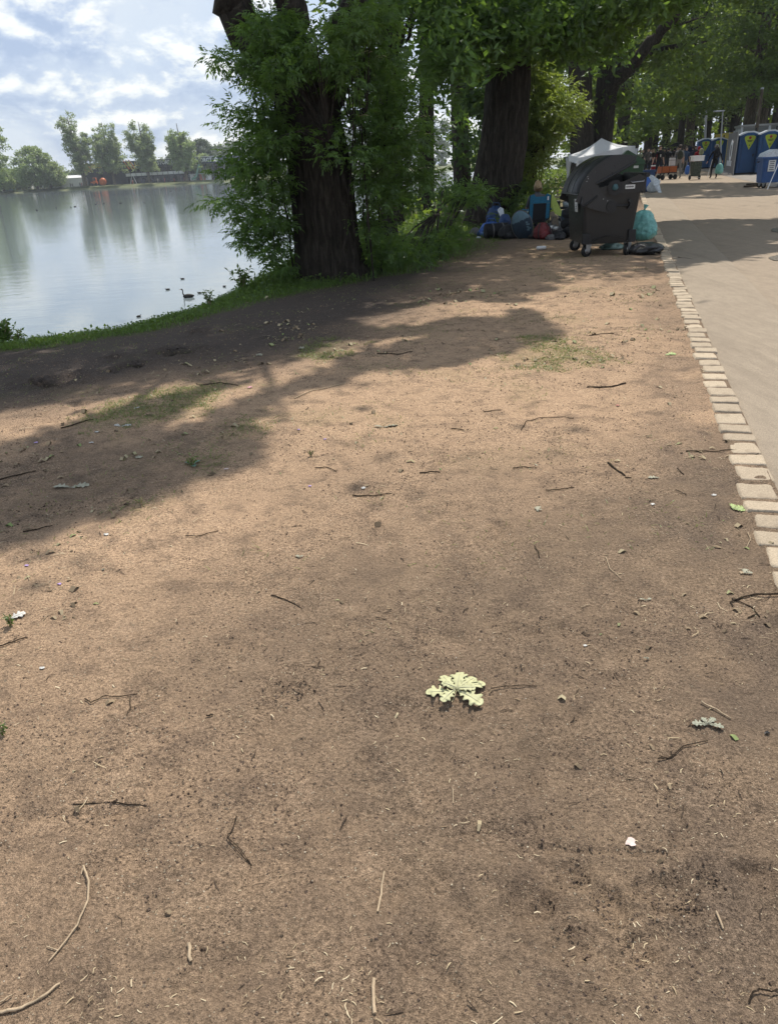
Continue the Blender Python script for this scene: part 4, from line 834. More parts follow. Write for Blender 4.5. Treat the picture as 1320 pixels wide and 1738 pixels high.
# ---- grass and weeds
def blades(P, h, lean=.5, w=.006):
    n = len(P); a = rng.random(n)*6.283; d = np.stack([np.cos(a), np.sin(a), np.zeros(n)], 1); l = rng.normal(size=(n, 3))*lean; l[:, 2] = 1; l = unit(l); h = np.broadcast_to(h, (n,))[:, None]; w = np.broadcast_to(w, (n,))[:, None]
    mid = P+l*h*.55; tip = P+l*h+np.stack([l[:, 0], l[:, 1], np.zeros(n)], 1)*h*.35-np.array([0, 0, .12])*h
    V = np.stack([P-d*w, P+d*w, mid+d*w*.7, mid-d*w*.7, tip], 1).reshape(-1, 3); i = np.arange(n)[:, None]*5
    Q = np.concatenate([i+np.array([[0, 1, 2, 3]]), i+np.array([[3, 2, 4, 4]])]); return V, Q, np.repeat(rng.random(n), 5)
def bladeobj(name, P, h, lean, w, mat, label, cat='grass'):
    V, Q, v = blades(P, h, lean, w); q4 = Q[:len(P)]; t3 = Q[len(P):, :3]
    F = np.concatenate([q4[:, [0, 1, 2]], q4[:, [0, 2, 3]], t3]); o = arr(npmesh(name, V, F, {'v': v}), name, mat, None); tag(o, label, cat, kind='stuff'); return o
def scatter_bank(n, dlo, dhi, ylo, yhi, seed_thr=0):
    out = []
    while sum(map(len, out)) < n:
        x = rng.uniform(-12, 7, n*3); y = ylo+(yhi-ylo)*rng.random(n*3)**1.4; d = shore_d(x, y); w = edge_w(x, y); k = (d > -w*dlo) & (d < dhi) & (rng.random(len(x)) < sstep(-w*dlo, -w*.45, d)+.05); out.append(np.stack([x[k], y[k]], 1))
    q = np.concatenate(out)[:n]; return np.concatenate([q, hland(q[:, 0], q[:, 1], False)[:, None]-.004], 1)
def verdure():
    P = scatter_bank(80000, 1.1, .55, 7.2, 21); hgt = rng.uniform(.02, .075, len(P))*(1+1.6*sstep(10.3, 12.5, P[:, 1])); bladeobj('bank_grass', P, hgt, .45, .0032+P[:, 1]*.00016, M_GRASS, 'strip of short green grass along the crest of the lake bank')
    P = scatter_bank(15000, .95, .5, 7.6, 24); P[:, 2] += rng.random(len(P))*.06*(1+2*sstep(10.5, 12.5, P[:, 1])); o = leafobj('bank_weeds', [leafquads(P, rng.uniform(.025, .06, len(P))*(1+.5*sstep(10, 13, P[:, 1])), .5, .6)], M_GRASS, None); tag(o, 'small broad-leaved weeds among the grass of the bank', 'weeds', kind='stuff')
    # thin dry grass patches on the trodden earth
    Ps = []
    for q in GRASSP:
        lo, hi = q.min(0)-.15, q.max(0)+.15; a = np.prod(hi-lo); n = int(min(16000, 5200*a)); g = rng.uniform(lo, hi, (n, 2)); k = rng.random(n) < soft_in(q, g[:, 0], g[:, 1])*1.3*sstep(.35, .6, fbm(g[:, 0]*6, g[:, 1]*6, 3, 44)); Ps.append(g[k])
    x = rng.uniform(-6, 4, 60000); y = rng.uniform(2.2, 15, 60000); k = (fbm(x*2.1+33, y*2.1, 4, 95)+.05*sstep(-1, -3, x) > .575) & (x < KX(y)-.2) & (shore_d(x, y) < -.8) & (rng.random(60000) < .35); Ps.append(np.stack([x[k], y[k]], 1))
    q = np.concatenate(Ps); P = np.concatenate([q, hland(q[:, 0], q[:, 1])[:, None]], 1); bladeobj('thin_grass', P, rng.uniform(.012, .038, len(P)), 1.6, .0018+P[:, 1]*.0002, M_DRYG, 'thin flattened yellow-green grass on the trodden earth')
    # undergrowth beyond the trunks
    x = rng.uniform(-2, 60, 5000); y = 15+rng.random(5000)**1.3*80; d = shore_d(x, y); off = x-KX(y); k = (d < .3) & (((off < -2.2-y*.02) & (y > 20)) | (off > 31)); x, y = x[k], y[k]
    P = clumps(np.stack([x, y, np.full(len(x), .2)], 1), .7, 24, .5); P = P[P[:, 2] > 0]; o = leafobj('undergrowth', [leafquads(P, rng.uniform(.10, .22, len(P)), .4, .6)], M_WOOD, None); tag(o, 'low dark undergrowth between the trees', 'undergrowth', kind='stuff')
verdure()
def weed(px, py, h, label, n=7, mat=M_GRASS, name='weed_plant', group=None):
    p = GP(px, py) if py > 520 else G(px, py); p.z = hz(p.x, p.y); r = empty(name, p, label, 'plant', group); m = MB(); lv = []
    for k in range(n):
        t = Vector((random.uniform(-.5, .5)*h, random.uniform(-.4, .4)*h, h*random.uniform(.6, 1))); m.tube([(0, 0, 0), t*.5+Vector((0, 0, .1*h)), t], [.004, .003, .002], 5)
        for j in range(9): lv.append(tuple(t*(j+2)/11+Vector((0, 0, .05*h))))
    m.build('stem', M_STICKP, r); P = np.repeat(np.array(lv), 2, 0); leafobj('leaves', [leafquads(P, rng.uniform(.16, .3, len(P))*h, .3, .38)], mat, r)
weed(8, 582, .28, 'leafy nettle clump at the left end of the grassy bank', 16); weed(30, 580, .20, 'lower nettle clump beside the one at the left end of the bank', 12)
weed(356, 512, .22, 'small leafy shoot standing on the crest near the duck', 6); weed(410, 484, .36, 'taller leafy shoot on the crest left of the elder', 8); weed(238, 545, .10, 'tiny sprig on the crest in the middle of the grass strip', 4)
weed(20, 1062, .06, 'small green seedling under the pale leaf by the left edge', 5); weed(327, 792, .07, 'bluish green sprig on bare earth beside the grass patch', 6); weed(238, 858, .05, 'low sprig of grass below the shaded strip', 6, M_DRYG); weed(528, 775, .04, 'flat bright green sprig alone in the sunlit earth', 6, M_DRYG); weed(3, 1250, .05, 'sprout cut by the left edge lower down', 5)
# bare hanging twigs below the elder over the water
# ================================================================== THINGS ON THE BANK AND THE PATH
M_BIN = plain('bin_anthracite', (.008, .0075, .007), .42, 0, .3, 5, .15, .5)
M_BINL = plain('bin_lid_plastic', (.012, .013, .015), .36, 0, .35, 4, .2, .5)
M_GRN = plain('bin_green', (.030, .085, .040), .45, 0, .25, 6, .1); M_BLU = plain('bin_blue', (.045, .115, .30), .45, 0, .2, 6, .1)
M_LABEL = plain('paper_label', (.72, .72, .70), .6, 0, .1, 20, 0); M_INK = plain('print_ink', (.03, .03, .035), .6, 0, .05)
def bagmat(name, c, rough=.38, tr=.0):
    t = NT(name); n = t.noise(9, 6, .7, None, 1.2); v = t.vor(14); col = t.ramp(n, [(.3, tuple(x*.65 for x in c)), (.7, tuple(min(1, x*1.25) for x in c))])
    t.set(color=col, rough=rough, spec=.5, normal=t.bump(t.mth('ADD', n, v), .6, .03))
    if tr: t.b.inputs['Transmission Weight'].default_value = tr; t.b.inputs['IOR'].default_value = 1.1
    return t.m
M_TURQ = bagmat('turquoise_film', (.15, .40, .36)); M_BLKBAG = bagmat('black_film', (.012, .012, .014), .25); M_BLUEBAG = bagmat('blue_woven_film', (.02, .11, .42)); M_WFILM = bagmat('white_film', (.65, .70, .76))
M_DBLUE = bagmat('blue_nylon', (.02, .06, .17), .6); M_RED = bagmat('red_nylon', (.16, .018, .022), .6); M_GREYN = bagmat('grey_nylon', (.12, .12, .12), .6); M_BLKN = bagmat('black_nylon', (.014, .015, .018), .6); M_KHAKI = bagmat('khaki_cloth', (.18, .19, .11), .8)
def sack(name, mat, parent, size, loc=(0, 0, 0), seed=0, sag=.5, crease=.26, rot=0, res=36):
    """slumped soft bag: flattened where it rests, gathered on top, creased"""
    th = np.linspace(0, 2*np.pi, res, endpoint=False); ph = np.linspace(-np.pi/2, np.pi/2, res//2+1); Tt, Pp = np.meshgrid(th, ph); cz = np.sin(Pp); cr = np.cos(Pp)**.75
    n = .5*fbm(np.cos(Tt)*5+seed, np.sin(Tt)*5+cz*5, 4, seed+9)+.75*fbm(np.cos(Tt)*2+seed*3.1+4, np.sin(Tt)*2+cz*2+7, 4, seed)-.62; rg = 1-2*np.abs(fbm(np.cos(Tt)*3+seed+9, np.sin(Tt)*3+cz*3.5, 3, seed+4)-.5)
    Rr = cr*(1+crease*2*n+crease*(rg-.7)); z = np.where(cz < 0, cz*.55, cz)+.12*n; z = (z-z.min())/(z.max()-z.min()); Rr = Rr*(1-sag*.35*z)
    c, s = math.cos(rot), math.sin(rot); X = Rr*np.cos(Tt)*size[0]/2; Y = Rr*np.sin(Tt)*size[1]/2; Z = z*size[2]+loc[2]
    V = np.stack([X*c-Y*s+loc[0], X*s+Y*c+loc[1], Z], -1).reshape(-1, 3); r_, c_ = Tt.shape; i = np.arange(r_*c_).reshape(r_, c_); j = np.roll(i, -1, 1)
    return arr(npmesh(name, V, np.stack([i[:-1], j[:-1], j[1:], i[1:]], -1).reshape(-1, 4), None, True), name, mat, parent)
def gnd(px, py, dz=0): p = GP(px, py); p.z += dz; return p

# ---- the big container
def caster(root, x, y, z0=.0, rad=.10, ang=.4, frame=M_STEEL):
    w = MB().lathe([(.03, -.025), (rad*.93, -.027), (rad, -.016), (rad, .016), (rad*.93, .027), (.03, .025)], 18, Matrix.Rotation(ang, 3, 'Z') @ Matrix.Rotation(R(90), 3, 'X'), c=(x, y, z0+rad)).build('wheel', M_RUB, root)
    MB().lathe([(0, -.031), (rad*.5, -.031), (rad*.5, .031), (0, .031)], 12, Matrix.Rotation(ang, 3, 'Z') @ Matrix.Rotation(R(90), 3, 'X'), c=(x, y, z0+rad)).build('rim', frame, w)
    m = MB(); Mz = Matrix.Rotation(ang, 3, 'Z')
    for q in (-1, 1): m.prism([Mz @ Vector((-.04, q*.04, .02))+Vector((x, y, z0+rad)), Mz @ Vector((.03, q*.04, -.03))+Vector((x, y, z0+rad)), Mz @ Vector((.09, q*.04, .14))+Vector((x, y, z0+rad)), Mz @ Vector((-.05, q*.04, .14))+Vector((x, y, z0+rad))], Mz @ Vector((0, .006*q, 0)))
    m.box((x, y, z0+rad+.145), (.13, .10, .012), Mz); m.build('fork', frame, root)
def loft_box(sections, chamfer=.05):
    """body from stacked rounded rectangles: (x0,x1,y0,y1,z)"""
    m = MB(); V = []; k = 0
    for x0, x1, y0, y1, z in sections:
        c = chamfer; ring = [(x0+c, y0), (x1-c, y0), (x1-c*.3, y0+c*.3), (x1, y0+c), (x1, y1-c), (x1-c*.3, y1-c*.3), (x1-c, y1), (x0+c, y1), (x0+c*.3, y1-c*.3), (x0, y1-c), (x0, y0+c), (x0+c*.3, y0+c*.3)]; k = len(ring); V += [(a, b, z) for a, b in ring]
    F = [(i*k+j, i*k+(j+1) % k, (i+1)*k+(j+1) % k, (i+1)*k+j) for i in range(len(sections)-1) for j in range(k)]; m.add(V, F+[tuple(reversed(range(k)))]); return m
def big_bin():
    pL = gnd(992, 437); a = -.035; root = empty('waste_container', pL, 'large anthracite four-wheeled waste container with a curved lid', 'waste container', rz=a)
    # local: x to the right along the near short side, y away along the long side
    Wd, Ln = .83, 1.16; s0 = lambda z: .075*(z-.2)/.9
    secs = []
    for z in (.21, .24, .55, .9, 1.0): e = s0(z); secs.append((-.04-e, Wd-.06+e*1.3, -e*.6, Ln+e*.6, z))
    b = loft_box(secs, .055); body = b.build('body', M_BIN, root)
    # short sides rise towards the back, with a rounded rim
    for y in (-.055, Ln+.015):
        MB().prism([(-.115, y, 1.0), (.86, y, 1.0), (.90, y, 1.22), (.80, y, 1.27), (.55, y, 1.17), (.2, y, 1.10), (-.10, y, 1.06)], (0, .04, 0)).build('side_panel', M_BIN, root, .008)
    MB().box((.895, Ln/2, 1.13), (.05, Ln+.1, .30)).tube([(.93, -.08, 1.25), (.93, Ln+.08, 1.25)], .035, 10).build('back_rim', M_BIN, root)
    MB().tube([(-.13, -.07, 1.03), (-.13, Ln+.07, 1.03)], .030, 10).box((-.112, Ln/2, .985), (.04, Ln+.06, .09)).build('front_rim', M_BIN, root)
    # ribs low on the near side, corner pads
    MB().box((-.01, -.035, .30), (.13, .035, .17)).build('corner_pad', M_BLACK, root, .01); MB().box((.76, -.035, .32), (.13, .035, .20)).build('corner_pad', M_BLACK, root, .01)
    MB().prism([(.10, -.040, .245), (.66, -.040, .245), (.62, -.045, .29), (.38, -.048, .345), (.14, -.045, .29)], (0, .03, 0)).build('side_rib', M_BIN, root, .006)
    # curved lid: a shell swung about the pivot
    pv = Vector((.36, 0, .80)); Rl = .605
    y0, y1 = -.10, Ln+.10
    prof = [(.35, .735), (.30, .752), (.20, .765), (.10, .772)]+[(.03+(Rl+.13-.13*((t-R(90))/R(73)))*math.cos(t), (Rl+.168-.13*((t-R(90))/R(73))**.8)*math.sin(t)) for t in np.linspace(R(92), R(162), 30)]
    LP = [(pv.x+a_, pv.z+b_) for a_, b_ in prof]; n = len(LP); V = []
    for q in (0, 1):
        for k, (x, z) in enumerate(LP):
            d_ = Vector((x-pv.x, z-pv.z-.1)).normalized()*.022*q
            for y in (y0, y1): V.append((x-d_.x, y, z-d_.y))
    F = []
    for i in range(n-1): F += [(2*i, 2*i+1, 2*i+3, 2*i+2), (2*n+2*i, 2*n+2*i+2, 2*n+2*i+3, 2*n+2*i+1), (2*i, 2*i+2, 2*n+2*i+2, 2*n+2*i), (2*i+1, 2*n+2*i+1, 2*n+2*i+3, 2*i+3)]
    F += [(0, 2*n, 2*n+1, 1), (2*n-2, 2*n-1, 4*n-1, 4*n-2)]
    lid = MB().add(V, F, 0, True).build('lid', M_BINL, root)
    for y in (y0-.012, y1-.012):   # cheek plates narrowing to the pivot arm
        pts = [(x, y, z-.003) for x, z in LP]
        pts += [(pv.x-.60, y, pv.z+.10), (pv.x-.34, y, pv.z-.02), (pv.x-.06, y, pv.z-.10), (pv.x+.03, y, pv.z-.10), (pv.x+.085, y, pv.z-.05), (pv.x+.095, y, pv.z+.03), (pv.x+.05, y, pv.z+.085), (pv.x-.10, y, pv.z+.14), (pv.x-.20, y, pv.z+.24), (pv.x-.25, y, pv.z+.37), (pv.x+.0, y, pv.z+.485), (pv.x+.33, y, pv.z+.655)]
        ch = MB().prism(pts, (0, .024, 0)).build('lid_cheek', M_BINL, root, .005)
        sgn = -1 if y < .5 else 1; yy = y+(.0 if sgn < 0 else .024)
        MB().lathe([(0, -.02), (.052, -.02), (.052, .0), (.085, .004), (.085, .02)], 18, Matrix.Rotation(R(90), 3, 'X'), c=(pv.x, yy-.0, pv.z)).build('pivot', M_BLACK, root)
        MB().tube([(pv.x-.27, yy+sgn*.012, pv.z+.355), (pv.x+.04, yy+sgn*.014, pv.z+.50), (pv.x+.345, yy+sgn*.012, pv.z+.655)], .019, 10).build('lid_rail', M_BINL, root)
        for q in ((-.41, .44), (-.42, .47), (-.43, .40), (-.14, .12), (-.07, .09)): MB().lathe([(0, -.006), (.008, -.006), (.008, .0)], 8, Matrix.Rotation(R(90), 3, 'X'), c=(pv.x+q[0], yy-.001, pv.z+q[1])).build('bolt', M_STEEL, root)
    for k in (.36, .70): 
        y = k*Ln+.02; m = MB(); m.tube([(x, y, z+.003) for x, z in LP[8:]], .012, 6); m.build('lid_rib', M_BINL, root)
    c = Vector((LP[-1][0], 0, LP[-1][1]))
    MB().tube([(c.x, y0, c.z), (c.x, y1, c.z)], .022, 8).build('lid_lip', M_BINL, root)
    MB().tube([(c.x+.06, y0-.02, c.z-.03), (c.x+.03, y0-.05, c.z-.14), (c.x+.08, y0-.05, c.z-.18), (c.x+.24, y0-.03, c.z-.08), (c.x+.30, y0-.02, c.z-.02)], .016, 8).build('grip', M_BLACK, root)
    # dark filling hole in the near side, lever, handle, labels
    MB().lathe([(.0, -.012), (.105, -.012), (.12, 0.0)], 22, Matrix.Rotation(R(90), 3, 'X'), c=(.405, -.078, 1.08)).build('side_opening', M_BLACK, root)
    o = sack('torn_bag', M_TURQ, root, (.10, .04, .10), (.405, -.088, 1.04), 3)
    o.data.materials.clear(); o.data.materials.append(bagmat('dim_film', (.03, .09, .10)))
    MB().tube([(.45, -.085, .80), (.64, -.085, .805)], .014, 8).build('lever', M_BLACK, root); MB().prism([(.63, -.10, .75), (.70, -.10, .76), (.715, -.10, .88), (.66, -.10, .90), (.63, -.10, .87), (.67, -.10, .84), (.66, -.10, .79)], (0, .05, 0)).build('catch', M_BLACK, root, .006)
    MB().tube([(.66, -.075, 1.165), (.67, -.12, 1.15), (.86, -.12, 1.16), (.87, -.075, 1.175)], .008, 8).build('handle', M_STEEL, root)
    MB().box((.655, -.073, 1.085), (.155, .004, .062)).build('label', M_LABEL, root); m = MB()
    for k in range(7): m.box((.595+k*.018, -.0765, 1.086), (.012, .003, .022+.006*(k % 2)))
    m.build('label_print', M_INK, root)
    MB().box((-.128, .32, .82), (.004, .22, .20), Matrix.Rotation(-.083, 3, 'Y')).build('sticker', M_LABEL, root); m = MB()
    for k in range(6): m.box((-.1335+.0028*(k-2.5), .30, .75+k*.026), (.003, .14-.02*(k % 3), .008))
    m.build('sticker_print', M_INK, root)
    root.scale = (.95, .95, .95)
    for x, y, g in ((.03, .06, .5), (.72, .06, .9), (.05, Ln-.1, .2), (.72, Ln-.1, -.6)): caster(root, x, y, .0, .10, g)
    MB().tube([(.82, -.03, .3), (.97, .1, .02)], .006, 5).build('strap', M_BLACK, root); return root
big_bin()

def small_container(px, py, label, mat, rz, L=1.25, D=.78, H=1.02, name='waste_container'):
    p = gnd(px, py); root = empty(name, p, label, 'waste container', rz=rz); loft_box([(-L/2+.06, L/2-.06, -D/2+.08, D/2-.08, .2), (-L/2+.05, L/2-.05, -D/2+.07, D/2-.07, .25), (-L/2, L/2, -D/2, D/2, H)], .05).build('body', mat, root)
    MB().box((0, -D/2-.02, H), (L+.08, .05, .06)).box((0, D/2+.02, H), (L+.08, .05, .06)).box((-L/2-.02, 0, H), (.05, D, .06)).box((L/2+.02, 0, H), (.05, D, .06)).build('rim', mat, root, .01)
    for x in (-.4, 0, .4): MB().box((x*L, -D/2-.004, H*.62), (.035, .03, .5)).build('rib', mat, root)
    for x in (-1, 1):
        MB().tube([(x*(L/2+.03), -.12, H-.12), (x*(L/2+.09), -.12, H-.14), (x*(L/2+.09), .12, H-.14), (x*(L/2+.03), .12, H-.12)], .014, 6).build('handle', M_BLACK, root)
        for y in (-1, 1): caster(root, x*(L/2-.18), y*(D/2-.16), 0, .095, random.uniform(-1, 1))
    return root
def litter_heap(root, w, d, z, n, mats, seed=1):
    for k in range(n): sack('rubbish', mats[k % len(mats)], root, (random.uniform(.16, .3), random.uniform(.16, .28), random.uniform(.08, .16)), (random.uniform(-w, w), random.uniform(-d, d), z+random.uniform(0, .06)), seed+k, res=14)
g = small_container(1060, 331, 'dark green container with its lid half raised and rubbish heaped on top', M_GRN, -.25, 1.2, 1.0, 1.12)
MB().prism([(-.66, -.54, 1.12), (-.05, -.54, 1.62), (.0, -.54, 1.60), (-.58, -.54, 1.08)], (0, 1.08, 0)).build('lid', M_GRN, g, .01)
for yk in (-.5, .46): MB().prism([(-.05, yk, 1.60), (.0, yk, 1.60), (.62, yk, 1.24), (.60, yk, 1.15), (-.5, yk, 1.15)], (0, .04, 0)).build('lid_cheek', M_GRN, g)
litter_heap(g, .5, .38, 1.30, 9, [M_WFILM, M_KHAKI, M_LABEL, M_BLKBAG]); MB().box((.30, -.515, 1.02), (.18, .006, .09)).build('label', M_LABEL, g)
g = small_container(1311, 318, 'blue recycling container with white crumpled lids at the right edge', M_BLU, -.20, 1.25, .95, 1.08)
for k, x in enumerate((-.32, .30)):
    m = MB(); m.prism([(x-.30, -.50, 1.12), (x-.24, -.50, 1.24), (x+.10, -.50, 1.38), (x+.28, -.50, 1.30), (x+.30, -.50, 1.12)], (0, .95, 0), 0, False); m.build('lid', M_WFILM, g, .02)
MB().box((-.30, -.483, .80), (.26, .006, .40)).build('label', M_LABEL, g); m = MB()
for k in range(5): m.box((-.30, -.4875, .66+.07*k), (.18-.03*(k % 2), .003, .025))
m.build('label_print', M_INK, g)
p = gnd(1296, 321); r = empty('metal_pole', p, 'thin white pole leaning against the blue recycling container', 'pole'); MB().tube([(0, -.25, .0), (.42, .0, .95)], .018, 8).lathe([(.03, -.01), (.03, .01)], 8, c=(0, -.25, .015)).build('shaft', M_WHITE, r)
p = gnd(1310, 316); r = empty('blue_box', p+Vector((.35, -.4, 0)), 'flat blue box on the ground in front of the blue recycling container', 'box'); MB().box((0, 0, .18), (.5, .4, .36)).build('side', M_BLU, r, .02); MB().box((0, 0, .37), (.54, .44, .03)).build('lid', M_BLU, r, .008)
p = gnd(1276, 318); r = empty('timber_beam', p, 'dark flat beam lying left of the blue recycling container', 'beam'); MB().box((0, 0, .05), (.7, .12, .07)).box((.1, .12, .12), (.6, .1, .06)).build('beam', M_STICKD, r, .01)

# ---- bags round the container
def bagthing(name, px, py, label, cat, mat, size, seed, sag=.5, knot=False, rot=0, dz=0, dy=0, crease=.26):
    p = gnd(px, py); p.y += dy; p.z += dz-.015; r = empty(name, p, label, cat); sack('bag_body', mat, r, size, (0, 0, 0), seed, sag, crease, rot)
    if knot: MB().lathe([(.02, 0), (.012, .03), (.045, .10), (.03, .105), (0, .09)], 9, Matrix.Rotation(.3, 3, 'Y'), c=(0, 0, size[2]*.96)).build('knot', mat, r)
    if 'rucksack' in name or 'backpack' in name:
        sack('pocket', mat, r, (size[0]*.6, size[1]*.4, size[2]*.5), (0, -size[1]*.42, .03), seed+3, .3, .2)
        for s in (-1, 1): MB().tube([(s*.07, -size[1]*.2, size[2]*.95), (s*.11, -size[1]*.50, size[2]*.75), (s*.13, -size[1]*.52, size[2]*.35), (s*.10, -size[1]*.48, .04)], .012, 6).build('strap', M_BLKN, r)
        MB().tube([(-.04, 0, size[2]*.95), (0, -.01, size[2]+.05), (.04, 0, size[2]*.95)], .009, 6).build('loop', M_BLKN, r)
    if 'tote' in name or 'nylon' in name or 'duffel' in name:
        for s in (-1, 1): MB().tube([(-.12, s*.05-.05, size[2]*.85), (-.08, s*.07-.08, size[2]+.08), (.06, s*.07-.10, size[2]+.06), (.12, s*.05-.05, size[2]*.8)], .011, 6).build('handle', M_BLKN if s > 0 else mat, r)
    return r
bagthing('rubbish_bag', 1092, 431, 'flat shiny black bag spilling out under the turquoise bag', 'rubbish bag', M_BLKBAG, (.62, .45, .20), 5, .2, crease=.3)
bagthing('rubbish_bag', 1095, 420, 'turquoise see-through sack bulging behind the big container', 'rubbish bag', M_TURQ, (.52, .52, .52), 8, .7, True, dz=.10, dy=.25)
bagthing('rubbish_bag', 1046, 426, 'pale greenish film squashed below the big container', 'rubbish bag', bagmat('pale_green_film', (.14, .22, .19)), (.42, .3, .12), 9, .2, dy=.3)
p = gnd(1094, 326); r = empty('carrier_bag', p, 'big blue bag leaning beside the dark green container', 'bag'); sack('bag_body', M_BLUEBAG, r, (1.0, .7, .62), (0, 0, 0), 12, .6)
p = gnd(1104, 327); r = empty('plastic_sheet', p, 'white plastic sheet draped down the right of the big blue bag', 'sheet'); MB().prism([(-.36, -.38, .72), (-.12, -.40, .66), (.20, -.42, .44), (.16, -.45, .30), (.26, -.5, .01), (.14, -.5, .0), (-.10, -.44, .34)], (0, .03, 0)).build('film', M_WFILM, r, .01); sack('fold', M_WFILM, r, (.5, .3, .45), (-.02, -.2, 0), 16, .8)
p = gnd(1094, 312); r = empty('flattened_box', p, 'dark blue flattened box behind the big blue bag', 'box'); MB().box((0, 0, .62), (.9, .5, .10)).box((0, 0, .3), (.8, .45, .56)).build('cardboard', M_DBLUE, r, .02)

# ---- camping heap by the thick trunk
M_CYAN = plain('cyan_canvas', (.02, .14, .24), .8, 0, .25, 30); M_BLKC = plain('black_canvas', (.012, .013, .016), .85, 0, .3, 30); M_DNAVY = plain('navy_tent_cloth', (.018, .035, .055), .7, 0, .25, 12); M_GBLUE = plain('grey_blue_cloth', (.10, .17, .21), .7, 0, .2, 12)
PI = math.pi
def heap():
    bagthing('tote_bag', 832, 401, 'bright blue woven bag lying leftmost of the camping heap', 'bag', M_BLUEBAG, (.52, .4, .32), 21, .25, rot=.3, crease=.22)
    r = bagthing('rolled_bag', 806, 399, 'small grey bundle at the left end of the camping heap', 'bag', M_GREYN, (.24, .2, .18), 22)
    bagthing('nylon_bag', 842, 388, 'dark blue shiny bag on top behind the bright blue one', 'bag', M_DBLUE, (.48, .4, .48), 23, .6, dz=.05, dy=.15)
    p = gnd(851, 392); r = empty('white_cloth', p, 'white cloth strap hanging over the blue bags', 'cloth'); m = MB(); m.prism([(-.05, -.1, .52), (-.12, -.1, .46), (-.05, -.14, .30), (.0, -.2, .10), (.13, -.2, .08), (.10, -.16, .24), (.03, -.12, .36), (.02, -.1, .48)], (0, .03, .01)); m.build('strip', M_WFILM, r, .012)
    p = gnd(842, 404); r = empty('sleeping_mat', p, 'rolled dark sleeping mat with its open end facing the bright blue bag', 'mat', rz=.15); Mx = Matrix.Rotation(R(90), 3, 'Y'); MB().lathe([(.03, -.24), (.055, -.25), (.14, -.25), (.15, -.23), (.15, .23), (.13, .25), (0, .25)], 20, Mx, c=(0, 0, .15)).build('roll', M_BLKC, r)
    for x in (-.1, .12): MB().lathe([(.153, -.015), (.155, 0), (.153, .015)], 20, Mx, c=(x, 0, .15)).build('strap', M_GREYN, r)
    bagthing('rucksack', 862, 405, 'low black rucksack between the rolled mat and the oval pack', 'rucksack', M_BLKN, (.42, .34, .30), 25, .4)
    p = gnd(885, 405); r = empty('tent_pack', p, 'oval folded pop-up tent in navy with a grey-blue top', 'tent pack'); Mt = Matrix.Rotation(-.35, 3, 'Y') @ Matrix.Rotation(R(90), 3, 'X') @ Matrix.Diagonal((.21, .29, 1)); c = (0, 0, .26)
    m = MB(); m.lathe([(math.sin(q), -.09*math.cos(q)) for q in np.linspace(0, PI, 25)], 64, Mt, c=c); o = m.build('cover', [M_DNAVY, M_GBLUE], r)
    for pl in o.data.polygons: pl.material_index = 1 if (Mt.inverted() @ (pl.center-Vector(c))).y > .35 else 0
    MB().tube([Vector(c)+Mt @ Vector((math.cos(t)*1.01, math.sin(t)*1.01, 0)) for t in np.linspace(0, 6.283, 33)], .012, 6, False).build('hoop', M_GREYN, r)
    m = MB()
    for k, (x, z) in enumerate(((.45, .1), (.5, -.05), (.42, -.2), (.52, -.33), (.38, -.42))): m.box(Vector(c)+Mt @ Vector((x, z, .0))+Vector((0, -.085, 0)), (.05+.02*(k % 2), .006, .03))
    m.build('print', M_GBLUE, r)
    p = gnd(893, 392); r = empty('water_bottle', p, 'large clear water canister standing left of the camping chair', 'bottle'); wm = plain('clear_plastic', (.30, .40, .44), .15, 0, .15, 10, .2); MB().lathe([(0, 0), (.10, 0), (.11, .02), (.11, .10), (.105, .11), (.11, .12), (.11, .20), (.105, .21), (.11, .22), (.11, .33), (.07, .40), (.03, .43)], 18).build('shell', wm, r); MB().lathe([(.032, .43), (.034, .47), (0, .47)], 12).build('cap', plain('bottle_cap_blue', (.04, .2, .35), .5), r)
    MB().tube([(.03, 0, .44), (.09, 0, .46), (.10, 0, .40), (.07, 0, .39)], .008, 6).build('handle', M_BLKC, r)
    bagthing('rucksack', 920, 406, 'dark red rucksack on the ground right of the camping chair', 'rucksack', M_RED, (.38, .32, .34), 31, .5)
    bagthing('duffel_bag', 941, 402, 'grey bag with pale buckles between the red rucksack and the big container', 'bag', M_GREYN, (.40, .34, .34), 32, .4)
    for k, (px, py, z) in enumerate(((930, 392, .30), (938, 398, .28), (949, 399, .2))):
        p = gnd(px, 402); r = empty('tin_can', p+Vector((0, -.20, z-.10)), ['small shiny can on the grey bag nearest the red rucksack', 'second shiny can resting on the grey bag', 'silver packet low on the right end of the grey bag'][k], 'can'); MB().lathe([(0, -.06), (.028, -.06), (.033, -.05), (.033, .05), (.028, .06), (0, .06)], 14, Matrix.Rotation(R(80), 3, 'Y')).build('shell', M_STEEL, r); MB().lathe([(.034, -.03), (.034, .03)], 14, Matrix.Rotation(R(80), 3, 'Y')).build('print', M_LABEL, r)
    p = gnd(962, 404); r = empty('rolled_mats', p, 'stack of dark rolled mats half behind the big container', 'mat', rz=.2)
    for k in range(3): MB().lathe([(0, -.2), (.10, -.2), (.105, -.18), (.105, .18), (.1, .2), (0, .2)], 16, Matrix.Rotation(R(70+10*k), 3, 'X'), c=(.03*k, 0, .11+.17*k)).build('roll', M_BLKC, r)
    p = gnd(947, 404); r = empty('beige_bag', p+Vector((.0, .2, 0)), 'narrow beige shoulder strap bag standing in the heap', 'bag'); MB().prism([(-.04, 0, 0), (.06, 0, 0), (.03, 0, .34), (-.08, 0, .5), (-.13, 0, .48)], (0, .10, 0)).build('strap_panel', plain('beige_webbing', (.24, .20, .15), .8), r, .02)
